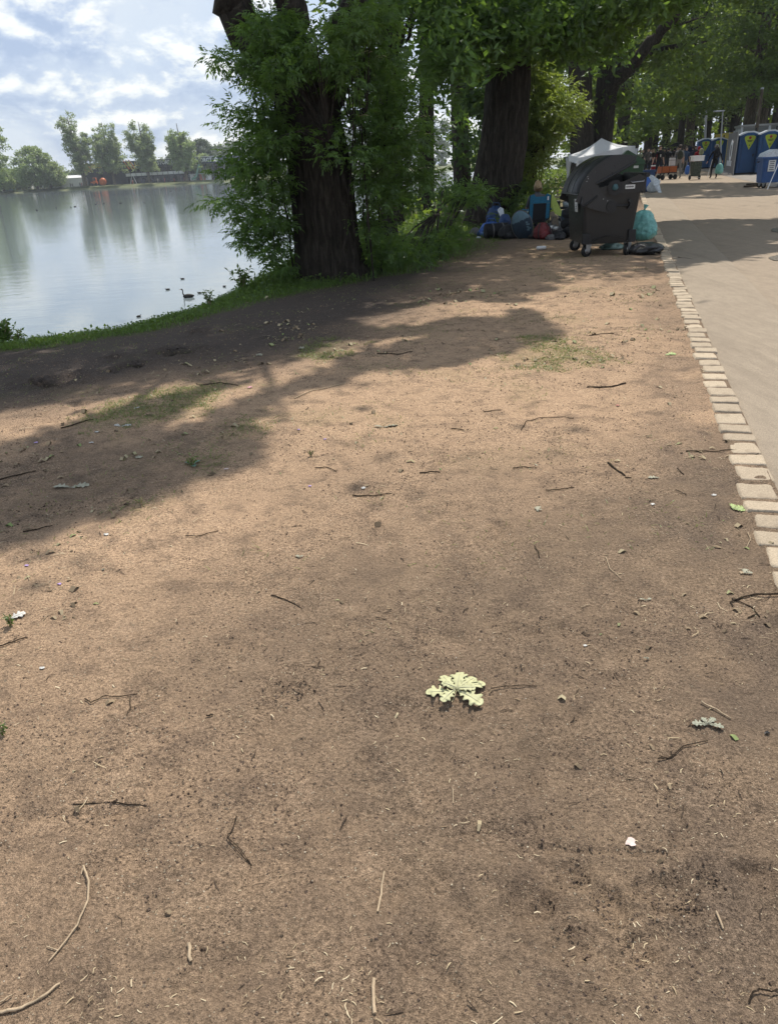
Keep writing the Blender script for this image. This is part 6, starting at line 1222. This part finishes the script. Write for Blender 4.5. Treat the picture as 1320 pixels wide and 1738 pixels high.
def containers():
    yl = plain('container_yellow', (.46, .36, .06), .6, 0, .2, 1.5, .2); gr = plain('container_grey', (.30, .32, .32), .6, 0, .15, 1.5, .1)
    x = AX(1241, 74, 262); r = empty('site_container', (x, 74, 0), 'yellow container behind the grey banner and toilets', 'container', rz=-.15); MB().box((0, 0, 1.35), (2.0, 5, 2.5)).build('wall', yl, r); MB().box((0, 0, 2.66), (2.06, 5.06, .12)).box((0, 0, .06), (2.06, 5.06, .12)).build('frame', yl, r)
    for k in range(7): MB().box((-.85+.28*k, -2.52, 1.35), (.10, .05, 2.4)).build('rib', yl, r)
    x = AX(1250, 64, 262); r = empty('site_cabin', (x, 64, 0), 'long pale grey site cabin behind the near blue toilets', 'cabin', rz=-.30); MB().box((7, 1.5, 1.5), (14, 3, 2.9)).build('wall', gr, r); MB().box((7, 1.5, 3.0), (14.2, 3.2, .14)).build('roof', M_STEEL, r)
    for k in range(8): MB().box((.1+k*1.97, -.03, 1.5), (.16, .06, 2.9)).build('post', M_TW, r)
    for k in range(7): MB().box((1.08+k*1.97, -.012, 2.45), (1.7, .02, .7)).build('panel', plain('panel_grey', (.22, .235, .235), .5, 0, .1, 2), r)
containers()
def lamp():
    p = Vector((AX(1219, 58, 290), 58, 0)); r = empty('street_lamp', p, 'grey street lamp with a flat head rising behind the far toilets', 'street lamp'); t = AT(1226, 189, 58)-p
    MB().tube([(0, 0, 0), (0, 0, .9)], .09, 10).tube([(0, 0, .9), t*.5, t], [.07, .055, .04], 10).build('post', M_STEEL, r); MB().box(t+Vector((-.28, 0, .03)), (.72, .28, .09)).build('lamp_head', M_STEEL, r, .02); MB().box(t+Vector((-.32, 0, -.025)), (.5, .2, .02)).build('lens', M_GLASSD, r)
    for px, y, top, dx, lb in ((1196, 88, 184, 1.6, 'thin pale pole rising above the far pair of toilets'), (1277, 57, 150, .95, 'slanting grey wooden pole above the long grey cabin')):
        p = Vector((AX(px, y, 262), y, 0)); r = empty('utility_pole', p, lb, 'pole'); t = AT(px+(16 if px > 1250 else 2), top, y)-p; MB().tube([(0, 0, 0), t*.5, t], [.13, .12, .09], 10).build('shaft', M_BARK2 if px > 1250 else M_STEEL, r); MB().lathe([(.11, -.05), (.11, .05), (0, .07)], 10, c=t).build('cap', M_STEEL, r)
lamp()
def puddle(px, py, rx, ry, label):
    c = G(px, py); n = 26; pts = []
    for k in range(n): t = 2*PI*k/n; q = 1+.18*math.sin(2*t+px)+.08*math.sin(5*t+py); p = G(px+rx*q*math.cos(t), py+ry*q*math.sin(t)); pts.append((p.x-c.x, p.y-c.y, 0))
    t = MATS.get('wet') or plain('wet', (.13, .11, .09), .3, 0, .1, 3, 0, .6); t.node_tree.nodes['Principled BSDF'].inputs['Roughness'].default_value = .22
    o = MB().add(pts, [tuple(range(n))]).build('puddle', t); o.location = (c.x, c.y, .0085); tag(o, label, 'puddle')
puddle(1322, 438, 16, 5, 'nearer small dark puddle at the right edge of the path'); puddle(1318, 391, 12, 3.2, 'farther small dark puddle at the right edge of the path')
# ---- birds
def bird(px, py, L, rz, label, name='duck', neck=1.0, group=None):
    p = G(px, py, WATER); r = empty(name, p, label, name, group, rz=rz); k = L/.5; dk = plain('bird_feathers', (.035, .032, .028), .7, 0, .4, 12); V = []
    prof = [(-.25, .01, .07), (-.20, .045, .065), (-.10, .085, .055), (.03, .095, .05), (.13, .075, .05), (.19, .04, .07)]; m = MB()
    m.tube([(x*k, 0, (z+.0)*k) for x, rr_, z in prof], [rr_*k for x, rr_, z in prof], 12)
    m.build('body', dk, r); MB().tube([(.15*k, 0, .07*k), (.19*k, 0, .13*k*neck), (.18*k, 0, .20*k*neck), (.20*k, 0, .25*k*neck), (.235*k, 0, .255*k*neck)], [.035*k, .022*k, .020*k, .030*k, .018*k], 10).build('neck_and_head', dk, r); MB().tube([(.24*k, 0, .252*k*neck), (.30*k, 0, .24*k*neck)], [.014*k, .006*k], 6).build('beak', plain('beak', (.25, .16, .05), .5), r)
bird(320, 505, .28, PI, 'dark long-necked duck swimming close to the grassy crest', neck=1.3)
for px, py, lb in ((310, 474, 'small dark waterfowl farther out above the long-necked duck'), (285, 492, 'tiny dark waterfowl left of the long-necked duck'), (339, 498, 'small waterfowl right behind the long-necked duck'), (236, 538, 'tiny duckling just off the crest left of the duck'), (381, 487, 'tiny duckling farthest right near the elder')): bird(px, py, .12, random.uniform(0, 6), lb, 'waterfowl', .6)
for k, px in enumerate((128, 121, 96, 63, 163, 177, 205, 245)):
    py = [351, 352, 353, 357, 347, 346, 345, 344, 343, 342, 340, 338, 337, 338, 337, 336, 349, 347][k]; bird(px, py, .32, random.uniform(0, 6), 'tiny dark duck in the loose line far out on the lake', 'duck', .8, 'ducks strung out far across the lake')
# ================================================================== SMALL THINGS ON THE EARTH
def stick(pts, r0_, r1_, label, mat=M_STICKD, thick=None, twig=None, lift=.004, cat='stick', name='stick'):
    W_ = [GP(*p) for p in pts]; o = W_[0].copy(); r0_, r1_ = (r0_*.72, r1_*.72) if mat is M_STICKD and o.y > 2 else (r0_*.70, r1_*.70); r = empty(name, o, label, cat); n = len(W_); P = []; Rr = []
    for i in range(n-1):
        for k in range(4):
            t = k/4; q = W_[i].lerp(W_[i+1], t)-o; q.z = hz(W_[i].x*(1-t)+W_[i+1].x*t, W_[i].y*(1-t)+W_[i+1].y*t)-o.z+lift+random.uniform(0, .004); P.append(q+Vector((random.uniform(-1, 1)*r0_*.45, random.uniform(-1, 1)*r0_*.45, 0))); Rr.append(r0_+(r1_-r0_)*(i+t)/(n-1))
    q = W_[-1]-o; q.z = hz(W_[-1].x, W_[-1].y)-o.z+lift; P.append(q); Rr.append(r1_); MB().tube(P, Rr, 7, jit=.18).build('stem', mat, r)
    for tw in (twig or []):
        T_ = [GP(*p)-o for p in tw]
        for q in T_: q.z = hz(q.x+o.x, q.y+o.y)-o.z+lift
        MB().tube(T_, [r0_*.6]+[r1_*.7]*(len(T_)-1), 6, jit=.15).build('twig', mat, r)
    return r
S = stick
S([(143, 1472), (152, 1498), (150, 1530), (133, 1572), (108, 1606), (84, 1633)], .0040, .0022, 'long pale bow-shaped twig in the lower left corner area', M_STICKP, twig=[[(142, 1472), (139, 1486)], [(100, 1615), (80, 1608)]])
S([(-8, 1724), (40, 1713), (75, 1695), (103, 1671)], .0050, .0035, 'thick pale curved twig in the bottom left corner', M_STICKP)
S([(-6, 1708), (22, 1691)], .0030, .002, 'short pale twig above the thick one in the bottom left corner', M_STICKP)
S([(402, 1387), (397, 1408), (386, 1423)], .0022, .002, 'upper half of the snapped black twig left of centre', twig=[[(386, 1423), (406, 1440), (428, 1471)], [(386, 1423), (402, 1445), (424, 1468)]])
S([(322, 1603), (325, 1633)], .0062, .0055, 'stubby pale piece of wood near the bottom left', M_STICKP)
S([(652, 1483), (648, 1510), (641, 1549)], .0034, .0038, 'straight pale stick upright in the picture below the oak leaves', M_STICKP)
S([(634, 1665), (636, 1722)], .0052, .0052, 'thick straight pale stick at the bottom centre', M_STICKP)
S([(145, 1188), (156, 1195), (176, 1184), (205, 1184), (234, 1179)], .0030, .0018, 'dark hooked twig in the sunlit left of the ground')
S([(222, 1184), (222, 1203), (216, 1215)], .0018, .0014, 'dark stalk hanging below the hooked twig', twig=[[(222, 1203), (228, 1210)]])
S([(832, 1171), (865, 1166), (911, 1166)], .0022, .0016, 'thin dark twig just right of the oak leaf spray')
S([(1189, 1194), (1215, 1207), (1239, 1221)], .0036, .0028, 'straight pale brown stick above the grey flattened leaf', M_STICKP)
S([(1116, 1291), (1133, 1289), (1158, 1269), (1200, 1259)], .0024, .0018, 'bowed dark twig below the grey flattened leaf', twig=[[(1140, 1283), (1136, 1276)], [(1118, 1284), (1134, 1289)]])
S([(1028, 947), (1034, 966), (1053, 983)], .0028, .0018, 'curved pale twig alone in the right middle ground', M_STICKP)
S([(1330, 1011), (1285, 1010), (1257, 1016), (1238, 1024)], .0048, .0042, 'forked dark branch reaching over the edging stones at the right edge', twig=[[(1248, 1020), (1275, 1032), (1288, 1048)], [(1284, 1043), (1268, 1050)], [(1238, 1022), (1243, 1030)]])
S([(1213, 1550), (1226, 1578)], .0036, .003, 'short brown stick near the dark clods at the lower right', M_STICKP)
S([(1269, 1703), (1276, 1687), (1290, 1681), (1308, 1686), (1330, 1679)], .0026, .002, 'thin wiry twig with pale highlights in the bottom right corner')
S([(598, 842), (632, 843), (665, 838)], .0050, .003, 'dark stick lying level in the middle of the sunlit earth')
S([(884, 731), (892, 717), (912, 711), (945, 709), (973, 711)], .0040, .003, 'long thin dark twig bowed at its left end')
S([(995, 658), (1035, 658), (1061, 651)], .0060, .008, 'dark stick with a thick right end below the grass patch')
S([(870, 796), (892, 794), (911, 795)], .0040, .003, 'short dark twig right of the middle of the sunlit earth')
S([(925, 834), (950, 832), (974, 828)], .0036, .003, 'thin dark twig nearer than the short one in the middle')
S([(712, 804), (747, 802)], .0050, .004, 'short dark stick in the centre of the sunlit earth')
S([(535, 796), (555, 794), (571, 801)], .0040, .003, 'small angled dark twig left of the centre stick')
S([(1030, 786), (1047, 800), (1060, 808)], .0070, .005, 'crumbling dark bark strip right of centre', twig=[[(1060, 811), (1071, 812)]])
S([(316, 911), (335, 912), (371, 902)], .0036, .0025, 'thin dark twig on sunlit earth right of the white paper scraps')
S([(460, 1011), (488, 1020), (513, 1034)], .0036, .002, 'faint dark twig half sunk in the earth left of centre', lift=.001)
S([(-10, 818), (30, 808), (62, 800)], .0060, .004, 'dark stick in the shade at the left edge')
S([(-10, 1103), (20, 1092), (48, 1083)], .0040, .003, 'brown stick cut by the left edge below the pale leaf')
S([(1164, 767), (1205, 767), (1250, 765)], .0050, .003, 'dark stick reaching onto the edging stones from the earth')
S([(984, 1033), (1001, 1028)], .0022, .002, 'tiny twig below the pale curved one on the right', M_STICKP)
S([(122, 1366), (165, 1364), (205, 1362), (248, 1367)], .0028, .0015, 'long twig almost buried in the wheel mark on the left', lift=-.001)
S([(500, 677), (530, 664), (583, 652)], .0060, .004, 'pale twig on the edge of the shade in the middle distance', M_STICKP)
S([(766, 729), (787, 731)], .0050, .004, 'tiny dark stick in the centre distance'); S([(906, 929), (913, 938), (915, 948)], .0030, .0025, 'short dark twig below the pale oak leaf on the right')
S([(640, 601), (675, 602), (700, 597)], .0070, .004, 'slim stick on the far edge of the sunlit earth')
S([(1145, 833), (1165, 842)], .0028, .002, 'small twig near the green leaf on the edging stones'); S([(1268, 905), (1272, 918), (1266, 930)], .0026, .002, 'orange brown twig on the joint of the edging stones', M_STICKP)
S([(340, 655), (375, 650), (405, 655)], .006, .004, 'dark twig in the grassy shaded strip'); S([(40, 905), (90, 893)], .005, .003, 'dark twig among the leaf litter at the left edge'); S([(1150, 437), (1176, 441)], .008, .006, 'dark stick on the shaded smooth strip of the path')
S([(1148, 797), (1160, 806)], .004, .003, 'small dark twig beside the edging stones midway'); S([(1275, 776), (1290, 770)], .004, .003, 'black twig caught on an edging stone'); S([(820, 700), (850, 697)], .004, .003, 'thin dark twig above the bowed one')
S([(350, 1217), (362, 1215)], .003, .004, 'tiny black club-ended twig in the left sunlit earth'); S([(105, 728), (165, 712)], .006, .004, 'dark stick along the lower edge of the shaded grass'); S([(1000, 570), (1040, 566)], .006, .004, 'stick beyond the yellow-green grass patch'); S([(768, 1340), (769, 1365)], .0018, .002, 'small upright brown splinter below the oak leaf spray', M_STICKP)

def oak_leaf_mesh(L, name='leaf', curl=.18, seed=0):
    rs = random.Random(seed); half = [(0, .035), (.10, .05), (.20, .16), (.26, .21), (.30, .12), (.36, .13), (.45, .29), (.52, .33), (.55, .17), (.62, .19), (.72, .36), (.80, .35), (.80, .20), (.88, .20), (.96, .17), (1.0, .06)]
    pts = [(u, w*(1+rs.uniform(-.15, .15))) for u, w in half]; V = []; F = []; n = len(pts)
    for i, (u, w) in enumerate(pts):
        for s, q in ((-1, w), (-1, w*.5), (0, 0), (1, w*.5), (1, w)):
            a = s*abs(q); z = curl*(abs(a)**1.3)*.9-.28*curl*(u-.5)**2*4+.03*math.sin(u*16+a*9+seed)*abs(a)*3; V.append((u*L, a*L*.86, z*L*.8))
    for i in range(n-1):
        for j in range(4): F.append((i*5+j, i*5+j+1, (i+1)*5+j+1, (i+1)*5+j))
    me = newmesh(name, V, F); me.polygons.foreach_set('use_smooth', [True]*len(F)); return me
def lm(name, c, under=None):
    t = NT(name); n = t.noise(60, 5, .6); w = t.noise(14, 3, .5); t.set(color=t.ramp(t.mth('ADD', t.mth('MULTIPLY', n, .4), t.mth('MULTIPLY', w, .6)), [(.3, tuple(x*.72 for x in c)), (.65, c)]), rough=.6, spec=.25, normal=t.bump(n, .4, .002)); return t.m
ML = lm('pale_oak_leaf', (.47, .47, .27)); ML2 = lm('green_oak_leaf', (.36, .46, .18)); ML3 = lm('dull_leaf', (.34, .33, .25)); MLG = lm('grey_leaf', (.30, .31, .24)); MPINK = lm('pinkish_tissue', (.62, .50, .46)); MTIS = lm('white_tissue', (.55, .54, .51)); M_CLOD = plain('dark_clod', (.065, .054, .048), .95, 0, .4, 30, .8, .1); MPUR = lm('purple_petal', (.42, .30, .55)); MDRY = lm('dry_leaf', (.33, .25, .16))
def oak_spray(px, py, scale, label, mat, angs, name='oak_leaf_spray'):
    o = GP(px, py); r = empty(name, o+Vector((0, 0, .003)), label, 'leaf')
    for k, (a, L, tilt, dx, dy) in enumerate(angs):
        me = oak_leaf_mesh(L*scale, 'leaf', .22, k+3); me.materials.append(mat); l = link(bpy.data.objects.new('leaf', me), r); l.location = (dx*scale, dy*scale, .002+.0022*k*scale); l.rotation_euler = (random.uniform(-.25, .25), -tilt*.3, R(a))
        sd_ = l.modifiers.new('t', 'SOLIDIFY'); sd_.thickness = .0006
        v = MB().tube([(0, 0, .0015), (L*scale*.5, 0, .0015-.0*L), (L*scale*.93, 0, -.012*L)], [.0011, .0008, .0004], 5).build('vein', ML3, l)
    return r
sp_ = oak_spray(774, 1176, 1.0, 'spray of pale yellow-green oak leaves lying in the foreground', ML, [(176, .092, .05, -.004, 0), (114, .086, .07, -.002, .004), (77, .090, .10, .002, .004), (42, .084, .06, .004, .003), (16, .094, .05, .004, 0), (-47, .098, .02, .004, -.004), (-131, .070, .05, -.004, -.004), (150, .05, .22, 0, .002), (-8, .06, .20, 0, -.002)])
MB().tube([(0, 0, .004), (-.006, -.018, .003), (-.018, -.040, -.006)], [.0013, .0015, .0018], 6).build('stalk', lm('leaf_stalk', (.42, .36, .22)), sp_)
oak_spray(1243, 866, .85, 'bright green oak leaves at the edge of the setts', ML2, [(20, .07, .2, 0, 0), (70, .06, .3, 0, 0), (-35, .06, .2, 0, 0)])
oak_spray(911, 867, .8, 'single pale oak leaf right of centre', ML3, [(80, .062, .3, 0, -.02), (20, .03, .1, 0, -.01)], 'oak_leaf')
oak_spray(1097, 1021, .6, 'small pale leaf fragment on the right middle ground', ML3, [(150, .045, .2, 0, 0), (30, .035, .2, 0, 0)], 'leaf_fragment')
oak_spray(508, 948, .7, 'small yellowish leaf left of the ground centre', ML3, [(120, .04, .1, 0, 0), (40, .03, .1, 0, 0)], 'leaf_fragment')
oak_spray(1200, 1232, .85, 'grey flattened oak leaf under the pale brown stick', MLG, [(165, .05, .03, 0, 0), (100, .035, .03, 0, 0), (-25, .05, .03, 0, 0), (35, .04, .03, 0, 0)], 'flattened_leaf')
oak_spray(205, 725, .9, 'crumpled whitish leaves on the shaded grass', MTIS, [(10, .08, .3, 0, 0), (150, .06, .4, 0, 0)], 'pale_leaf')
oak_spray(24, 1050, .95, 'pale ribbed leaf above the seedling near the left edge', MTIS, [(40, .075, .3, -.02, -.02)], 'pale_leaf'); oak_spray(327, 790, 1.0, 'dusty blue-green leaf beside the grass patch on the left', lm('bluegreen_leaf', (.14, .25, .19)), [(60, .06, .5, 0, 0), (140, .06, .3, 0, 0), (-60, .05, .2, 0, 0)], 'green_leaf')
oak_spray(650, 726, 1.0, 'pale dry leaf in the sunlit middle distance', ML3, [(15, .10, .1, 0, 0), (160, .06, .2, 0, 0)], 'dry_leaf_piece'); oak_spray(120, 828, 1.1, 'dry leaf lying in the shade on the left', ML3, [(10, .09, .1, 0, 0), (170, .09, .1, 0, 0)], 'dry_leaf_piece'); oak_spray(1262, 975, .8, 'beige leaf between the stones and the forked branch', ML3, [(60, .05, .1, 0, 0), (0, .04, .1, 0, 0)], 'beige_leaf')
oak_spray(1118, 812, .9, 'pale leaf beside the edging stones in the middle distance', ML3, [(170, .06, .1, 0, 0)], 'beige_leaf'); oak_spray(1128, 603, 1.6, 'pale leaf on the earth near the far setts', ML2, [(10, .06, .1, 0, 0)], 'green_leaf')
def scrap(px, py, s, label, mat, name='paper_scrap', cat='scrap', flat=.3):
    o = GP(px, py); n = 14; V = [(0, 0, .25*s*flat)]; rs = random.Random(int(px*7+py))
    for k in range(n): t = 6.283*k/n; q = s*(.35+.55*rs.random()); V.append((q*math.cos(t), q*.8*math.sin(t), rs.uniform(-.02, .35)*s*flat))
    for k in range(n): t = 6.283*k/n+.2; q = s*(.3*rs.random()+.25); V.append((q*math.cos(t), q*math.sin(t), rs.uniform(.1, .7)*s*flat))
    F = [(0, n+1+k, n+1+(k+1) % n) for k in range(n)]+[(n+1+k, 1+k, 1+(k+1) % n, n+1+(k+1) % n) for k in range(n)]
    ob = MB().add(V, F).build(name, mat); ob.location = o+Vector((0, 0, .004)); tag(ob, label, cat); sd_ = ob.modifiers.new('t', 'SOLIDIFY'); sd_.thickness = .0008; return ob
scrap(1070, 1431, .020, 'pinkish white trodden blossom or tissue at the lower right', MPINK, 'trodden_tissue', 'tissue', .15)
scrap(73, 1135, .014, 'white paper scrap on sunlit earth near the left edge', MTIS); scrap(181, 908, .018, 'white paper scrap below the shaded strip on the left', MTIS); scrap(617, 829, .018, 'white scrap just above the level dark stick', MTIS); scrap(1107, 857, .017, 'small white scrap in the right middle ground', MTIS); scrap(1211, 841, .018, 'white scrap on pale earth beside the edging stones', MTIS)
scrap(992, 1097, .010, 'tiny white chip right of centre', MTIS, 'chip', 'chip'); scrap(1096, 1119, .011, 'small beige stone right of centre', ML3, 'pebble', 'pebble', .9); scrap(165, 734, .022, 'white scrap left of the crumpled whitish leaves', MTIS); scrap(156, 752, .02, 'white scrap nearest the viewer in the shaded grass', MTIS); scrap(385, 797, .02, 'pale pink scrap on sunlit earth by the shade edge', MPINK); scrap(424, 658, .03, 'pink scrap beyond the shade in the left distance', lm('pink_petal', (.65, .35, .38)), 'petal', 'petal'); scrap(1047, 689, .022, 'small pink petal near the stick with the thick end', lm('pink_petal2', (.60, .25, .22)), 'petal', 'petal')
scrap(102, 992, .013, 'lilac petal on sunlit earth near the left edge', MPUR, 'petal', 'petal'); scrap(46, 961, .014, 'purple petal in the leaf litter at the left edge', MPUR, 'petal', 'petal'); scrap(526, 826, .014, 'lilac petal left of the level dark stick', MPUR, 'petal', 'petal'); scrap(507, 730, .016, 'lilac petal left of the pale dry leaf', MPUR, 'petal', 'petal'); scrap(552, 746, .014, 'lilac petal just below left of the pale dry leaf', MPUR, 'petal', 'petal'); scrap(62, 752, .02, 'purple petal in the shaded grass at the left', MPUR, 'petal', 'petal')
scrap(300, 596, .14, 'dark earth clod on the shaded bank below the duck', M_CLOD, 'earth_clod', 'clod', .5); scrap(230, 619, .10, 'dark earth clod left of the larger one on the shaded bank', M_CLOD, 'earth_clod', 'clod', .5); scrap(78, 648, .13, 'ragged earth clod farthest left on the shaded bank', M_CLOD, 'earth_clod', 'clod', .5); scrap(512, 593, .05, 'small pale stone in the sun patch under the elder', ML3, 'stone', 'stone', .8); scrap(440, 604, .04, 'pale stone left of the sun patch', ML3, 'stone', 'stone', .8)
scrap(1301, 1246, .012, 'black flat stone near the right edge', M_BLACK, 'black_stone', 'stone', .6); scrap(176, 968, .010, 'small round pale stone on sunlit earth at the left', ML3, 'stone', 'stone', 1.0)
scrap(1258, 973, .022, 'patch of trodden yellow sand below the edging stones', MDRY, 'sand_lump', 'lump', .12)
scrap(236, 777, .035, 'grey dry lump in the shade at the left', ML3, 'stone', 'stone', .3); scrap(234, 778-85, .03, 'whitish bit in the shaded grass farthest back', MTIS)
scrap(232, 441+0, .0, 'x', MTIS) if False else None

# ---- countless small litter: crumbs of earth, grit, splinters, bud scales
def onland(n, y0, y1, pw=1.0, amp=1.0):
    y = y0+(y1-y0)*rng.random(n)**pw; x = rng.uniform(-1, 1, n)*(.72*(y+1.1)); k = (x < KX(y)+.04) & (shore_d(x, y) < -.3); return x[k], y[k]
def crumbs(name, n, y0, y1, pw, smin, smax, mat, label, squash=.7, dens=None):
    x, y = onland(n, y0, y1, pw)
    k = rng.random(len(x)) < .12+.88*sstep(.42, .62, fbm(x*1.9+7, y*1.9, 4, 131)); x, y = x[k], y[k]
    if dens is not None: k = rng.random(len(x)) < dens(x, y); x, y = x[k], y[k]
    m = len(x); s = smin+(smax-smin)*rng.random(m)**3; s *= (.85+.07*y)
    base = np.array([(1, 0, -.4), (0, 1, -.4), (-1, 0, -.4), (0, -1, -.4), (.35, .3, .8), (-.35, -.2, .9)], float); V = base[None]*(rng.uniform(.6, 1.25, (m, 6, 3))); a = rng.random(m)*6.283; c, sn = np.cos(a), np.sin(a)
    X = V[..., 0]*c[:, None]-V[..., 1]*sn[:, None]; Y = V[..., 0]*sn[:, None]+V[..., 1]*c[:, None]; Z = V[..., 2]*squash; P = np.stack([X, Y, Z], -1)*s[:, None, None]+np.stack([x, y, hland(x, y)+s*.35], 1)[:, None, :]
    F = np.array([(0, 1, 4), (1, 2, 4), (2, 5, 4), (2, 3, 5), (3, 0, 5), (0, 4, 5)]); Q = (F[None]+np.arange(m)[:, None, None]*6).reshape(-1, 3)
    o = arr(npmesh(name, P.reshape(-1, 3), Q, {'v': np.repeat(rng.random(m), 6), 'tone': np.repeat(np.clip(ground_attrs(x, y)[0]*.9, 0, 1), 6), 'damp_shade': np.repeat(ground_attrs(x, y)[1], 6)}, False), name, mat); tag(o, label, kind='stuff')
def speck(name, stops):
    t = NT(name); t.set(color=t.ramp(t.attr('v'), stops, 'LINEAR'), rough=.9, spec=.15); return t.m
M_CRUMB = speck('earth_crumb', [(0, (.105, .076, .057)), (.45, (.17, .122, .09)), (.8, (.24, .17, .115)), (1, (.30, .23, .16))]); M_DKC = speck('dark_crumb', [(0, (.030, .022, .017)), (1, (.10, .072, .054))]); M_GRIT = speck('pale_grit', [(0, (.36, .29, .20)), (.6, (.50, .43, .32)), (1, (.62, .57, .48))])
crumbs('earth_crumbs', 110000, .45, 9.5, 1.6, .0010, .0058, M_CRUMB, 'loose crumbs of dry brown earth')
crumbs('dark_crumbs', 5000, .5, 11, 1.5, .0010, .0058, M_DKC, 'scattered dark crumbs of soil and bark')
crumbs('pale_grit', 12000, .45, 9, 1.6, .0008, .0034, M_GRIT, 'scattered pale grit and bud scales', .5)
clods = [(905, 1530, .075), (972, 1480, .05), (1040, 1535, .05), (1132, 1520, .08), (1085, 1606, .045), (965, 1600, .06), (1190, 1490, .05), (485, 1175, .10), (430, 1150, .08), (1300, 1480, .05), (60, 880, .25), (20, 905, .2), (205, 1365, .05), (540, 1430, .06), (350, 1620, .06), (840, 1260, .12), (1280, 1440, .05), (300, 1340, .06)]
cpos = [(G(a, b), c) for a, b, c in clods]
def cd_(x, y):
    d = np.zeros(len(x))
    for p, rr_ in cpos: d = np.maximum(d, sstep(rr_*1.3, rr_*.3, np.hypot(x-p.x, y-p.y)))
    return d
crumbs('clod_crumbs', 1500000, .5, 4.2, 1.4, .0010, .0060, M_DKC, 'dark broken clods of soil', .8, lambda x, y: cd_(x, y)**1.5*.22*sstep(.48, .68, fbm(x*22, y*22, 4, 19)))
def splinters(name, n, y0, y1, lo, hi, mat, label, w=.10, dens=None, pw=1.5):
    x, y = onland(n, y0, y1, pw)
    if dens is not None: k = rng.random(len(x)) < dens(x, y); x, y = x[k], y[k]
    m = len(x); L = (lo+(hi-lo)*rng.random(m)**2.5)*(.75+.16*y); a = rng.random(m)*6.283; d = np.stack([np.cos(a), np.sin(a), rng.normal(size=m)*.10], 1); b = np.stack([-np.sin(a), np.cos(a), np.zeros(m)], 1); c = np.stack([x, y, hland(x, y)+L*.05+.001], 1); W_ = (L*w*rng.uniform(.6, 1.4, m))[:, None]; L = L[:, None]; bend = b*L*rng.normal(size=(m, 1))*.12; up = np.array([0, 0, 1.0])
    P = np.stack([c-d*L/2-b*W_/2, c-d*L/2+b*W_/2, c+bend+b*W_/2+up*W_*.6, c+bend-b*W_/2+up*W_*.6, c+d*L/2+b*W_*.3, c+d*L/2-b*W_*.3, c+bend*.9-up*W_*.5], 1)
    F = np.array([(0, 1, 2), (0, 2, 3), (3, 2, 4), (3, 4, 5), (1, 0, 6), (4, 6, 5)]); Q = (F[None]+np.arange(m)[:, None, None]*7).reshape(-1, 3); o = arr(npmesh(name, P.reshape(-1, 3), Q, {'v': np.repeat(rng.random(m), 7)}), name, mat); tag(o, label, kind='stuff')
M_STRAW = speck('straw_bits', [(0, (.22, .16, .10)), (.6, (.42, .34, .22)), (1, (.55, .47, .33))]); M_DKS = speck('dark_bits', [(0, (.022, .016, .012)), (1, (.07, .05, .036))])
patch = [(G(a, b), c) for a, b, c in ((140, 1700, .12), (360, 1650, .12), (90, 960, .3), (220, 880, .25), (60, 1020, .22), (560, 1700, .15), (1090, 1600, .12), (700, 1010, .2), (450, 1660, .12), (30, 900, .3))]
def pd_(x, y):
    d = np.full(len(x), .22)
    for p, rr_ in patch: d = np.maximum(d, sstep(rr_*1.3, rr_*.2, np.hypot(x-p.x, y-p.y)))
    return d*sstep(.3, .6, fbm(x*5, y*5, 3, 23))
splinters('straw_litter', 52000, .5, 10, .003, .020, M_STRAW, 'pale splinters, straws and bud scales scattered over the earth', .13, pd_)
splinters('dark_litter', 9000, .5, 15, .006, .045, M_DKS, 'thin dark splinters and twiglets scattered over the earth', .07, lambda x, y: .15+.6*sstep(.45, .65, fbm(x*2, y*2, 3, 29)))

M_LIT = speck('leaf_litter', [(0, (.10, .075, .05)), (.5, (.26, .20, .13)), (.8, (.36, .31, .2)), (1, (.20, .25, .10))])
lpos = [(G(a, b), c) for a, b, c in ((60, 900, .5), (30, 960, .4), (90, 1010, .3), (150, 850, .5), (250, 740, .6), (120, 780, .6), (320, 620, .7), (640, 590, .6), (950, 600, .7), (1080, 560, .6), (1280, 1050, .25), (1230, 900, .25), (1180, 760, .35), (1100, 500, .9), (800, 500, 1.2), (500, 560, .8))]
def ld_(x, y):
    d = np.full(len(x), .05)
    for p, rr_ in lpos: d = np.maximum(d, sstep(rr_*1.3, rr_*.2, np.hypot(x-p.x, y-p.y)))
    return d*sstep(.35, .6, fbm(x*4, y*4, 3, 63))
splinters('leaf_litter', 16000, .6, 14, .008, .034, M_LIT, 'crumbled dry leaves and grass scattered in drifts', .5, ld_, 1.2)
splinters('dry_stalks', 9000, .6, 14, .015, .060, M_STRAW, 'thin dry grass stalks lying in drifts', .04, ld_, 1.2)
# ---- thin summer haze over the lake and the wood
def haze():
    t = NT('haze_air'); t.N.remove(t.b); v = t.N.new('ShaderNodeVolumePrincipled'); v.inputs['Color'].default_value = (.80, .87, .95, 1); v.inputs['Density'].default_value = .00030; v.inputs['Anisotropy'].default_value = .3
    t.lk(v.outputs[0], t.out.inputs['Volume']); o = MB().box((0, 500, 18.3), (3000, 2400, 43.3)).build('haze', t.m); tag(o, 'thin pale summer haze', kind='stuff'); t.m.cycles.homogeneous_volume = True if hasattr(t.m, 'cycles') else False
haze()
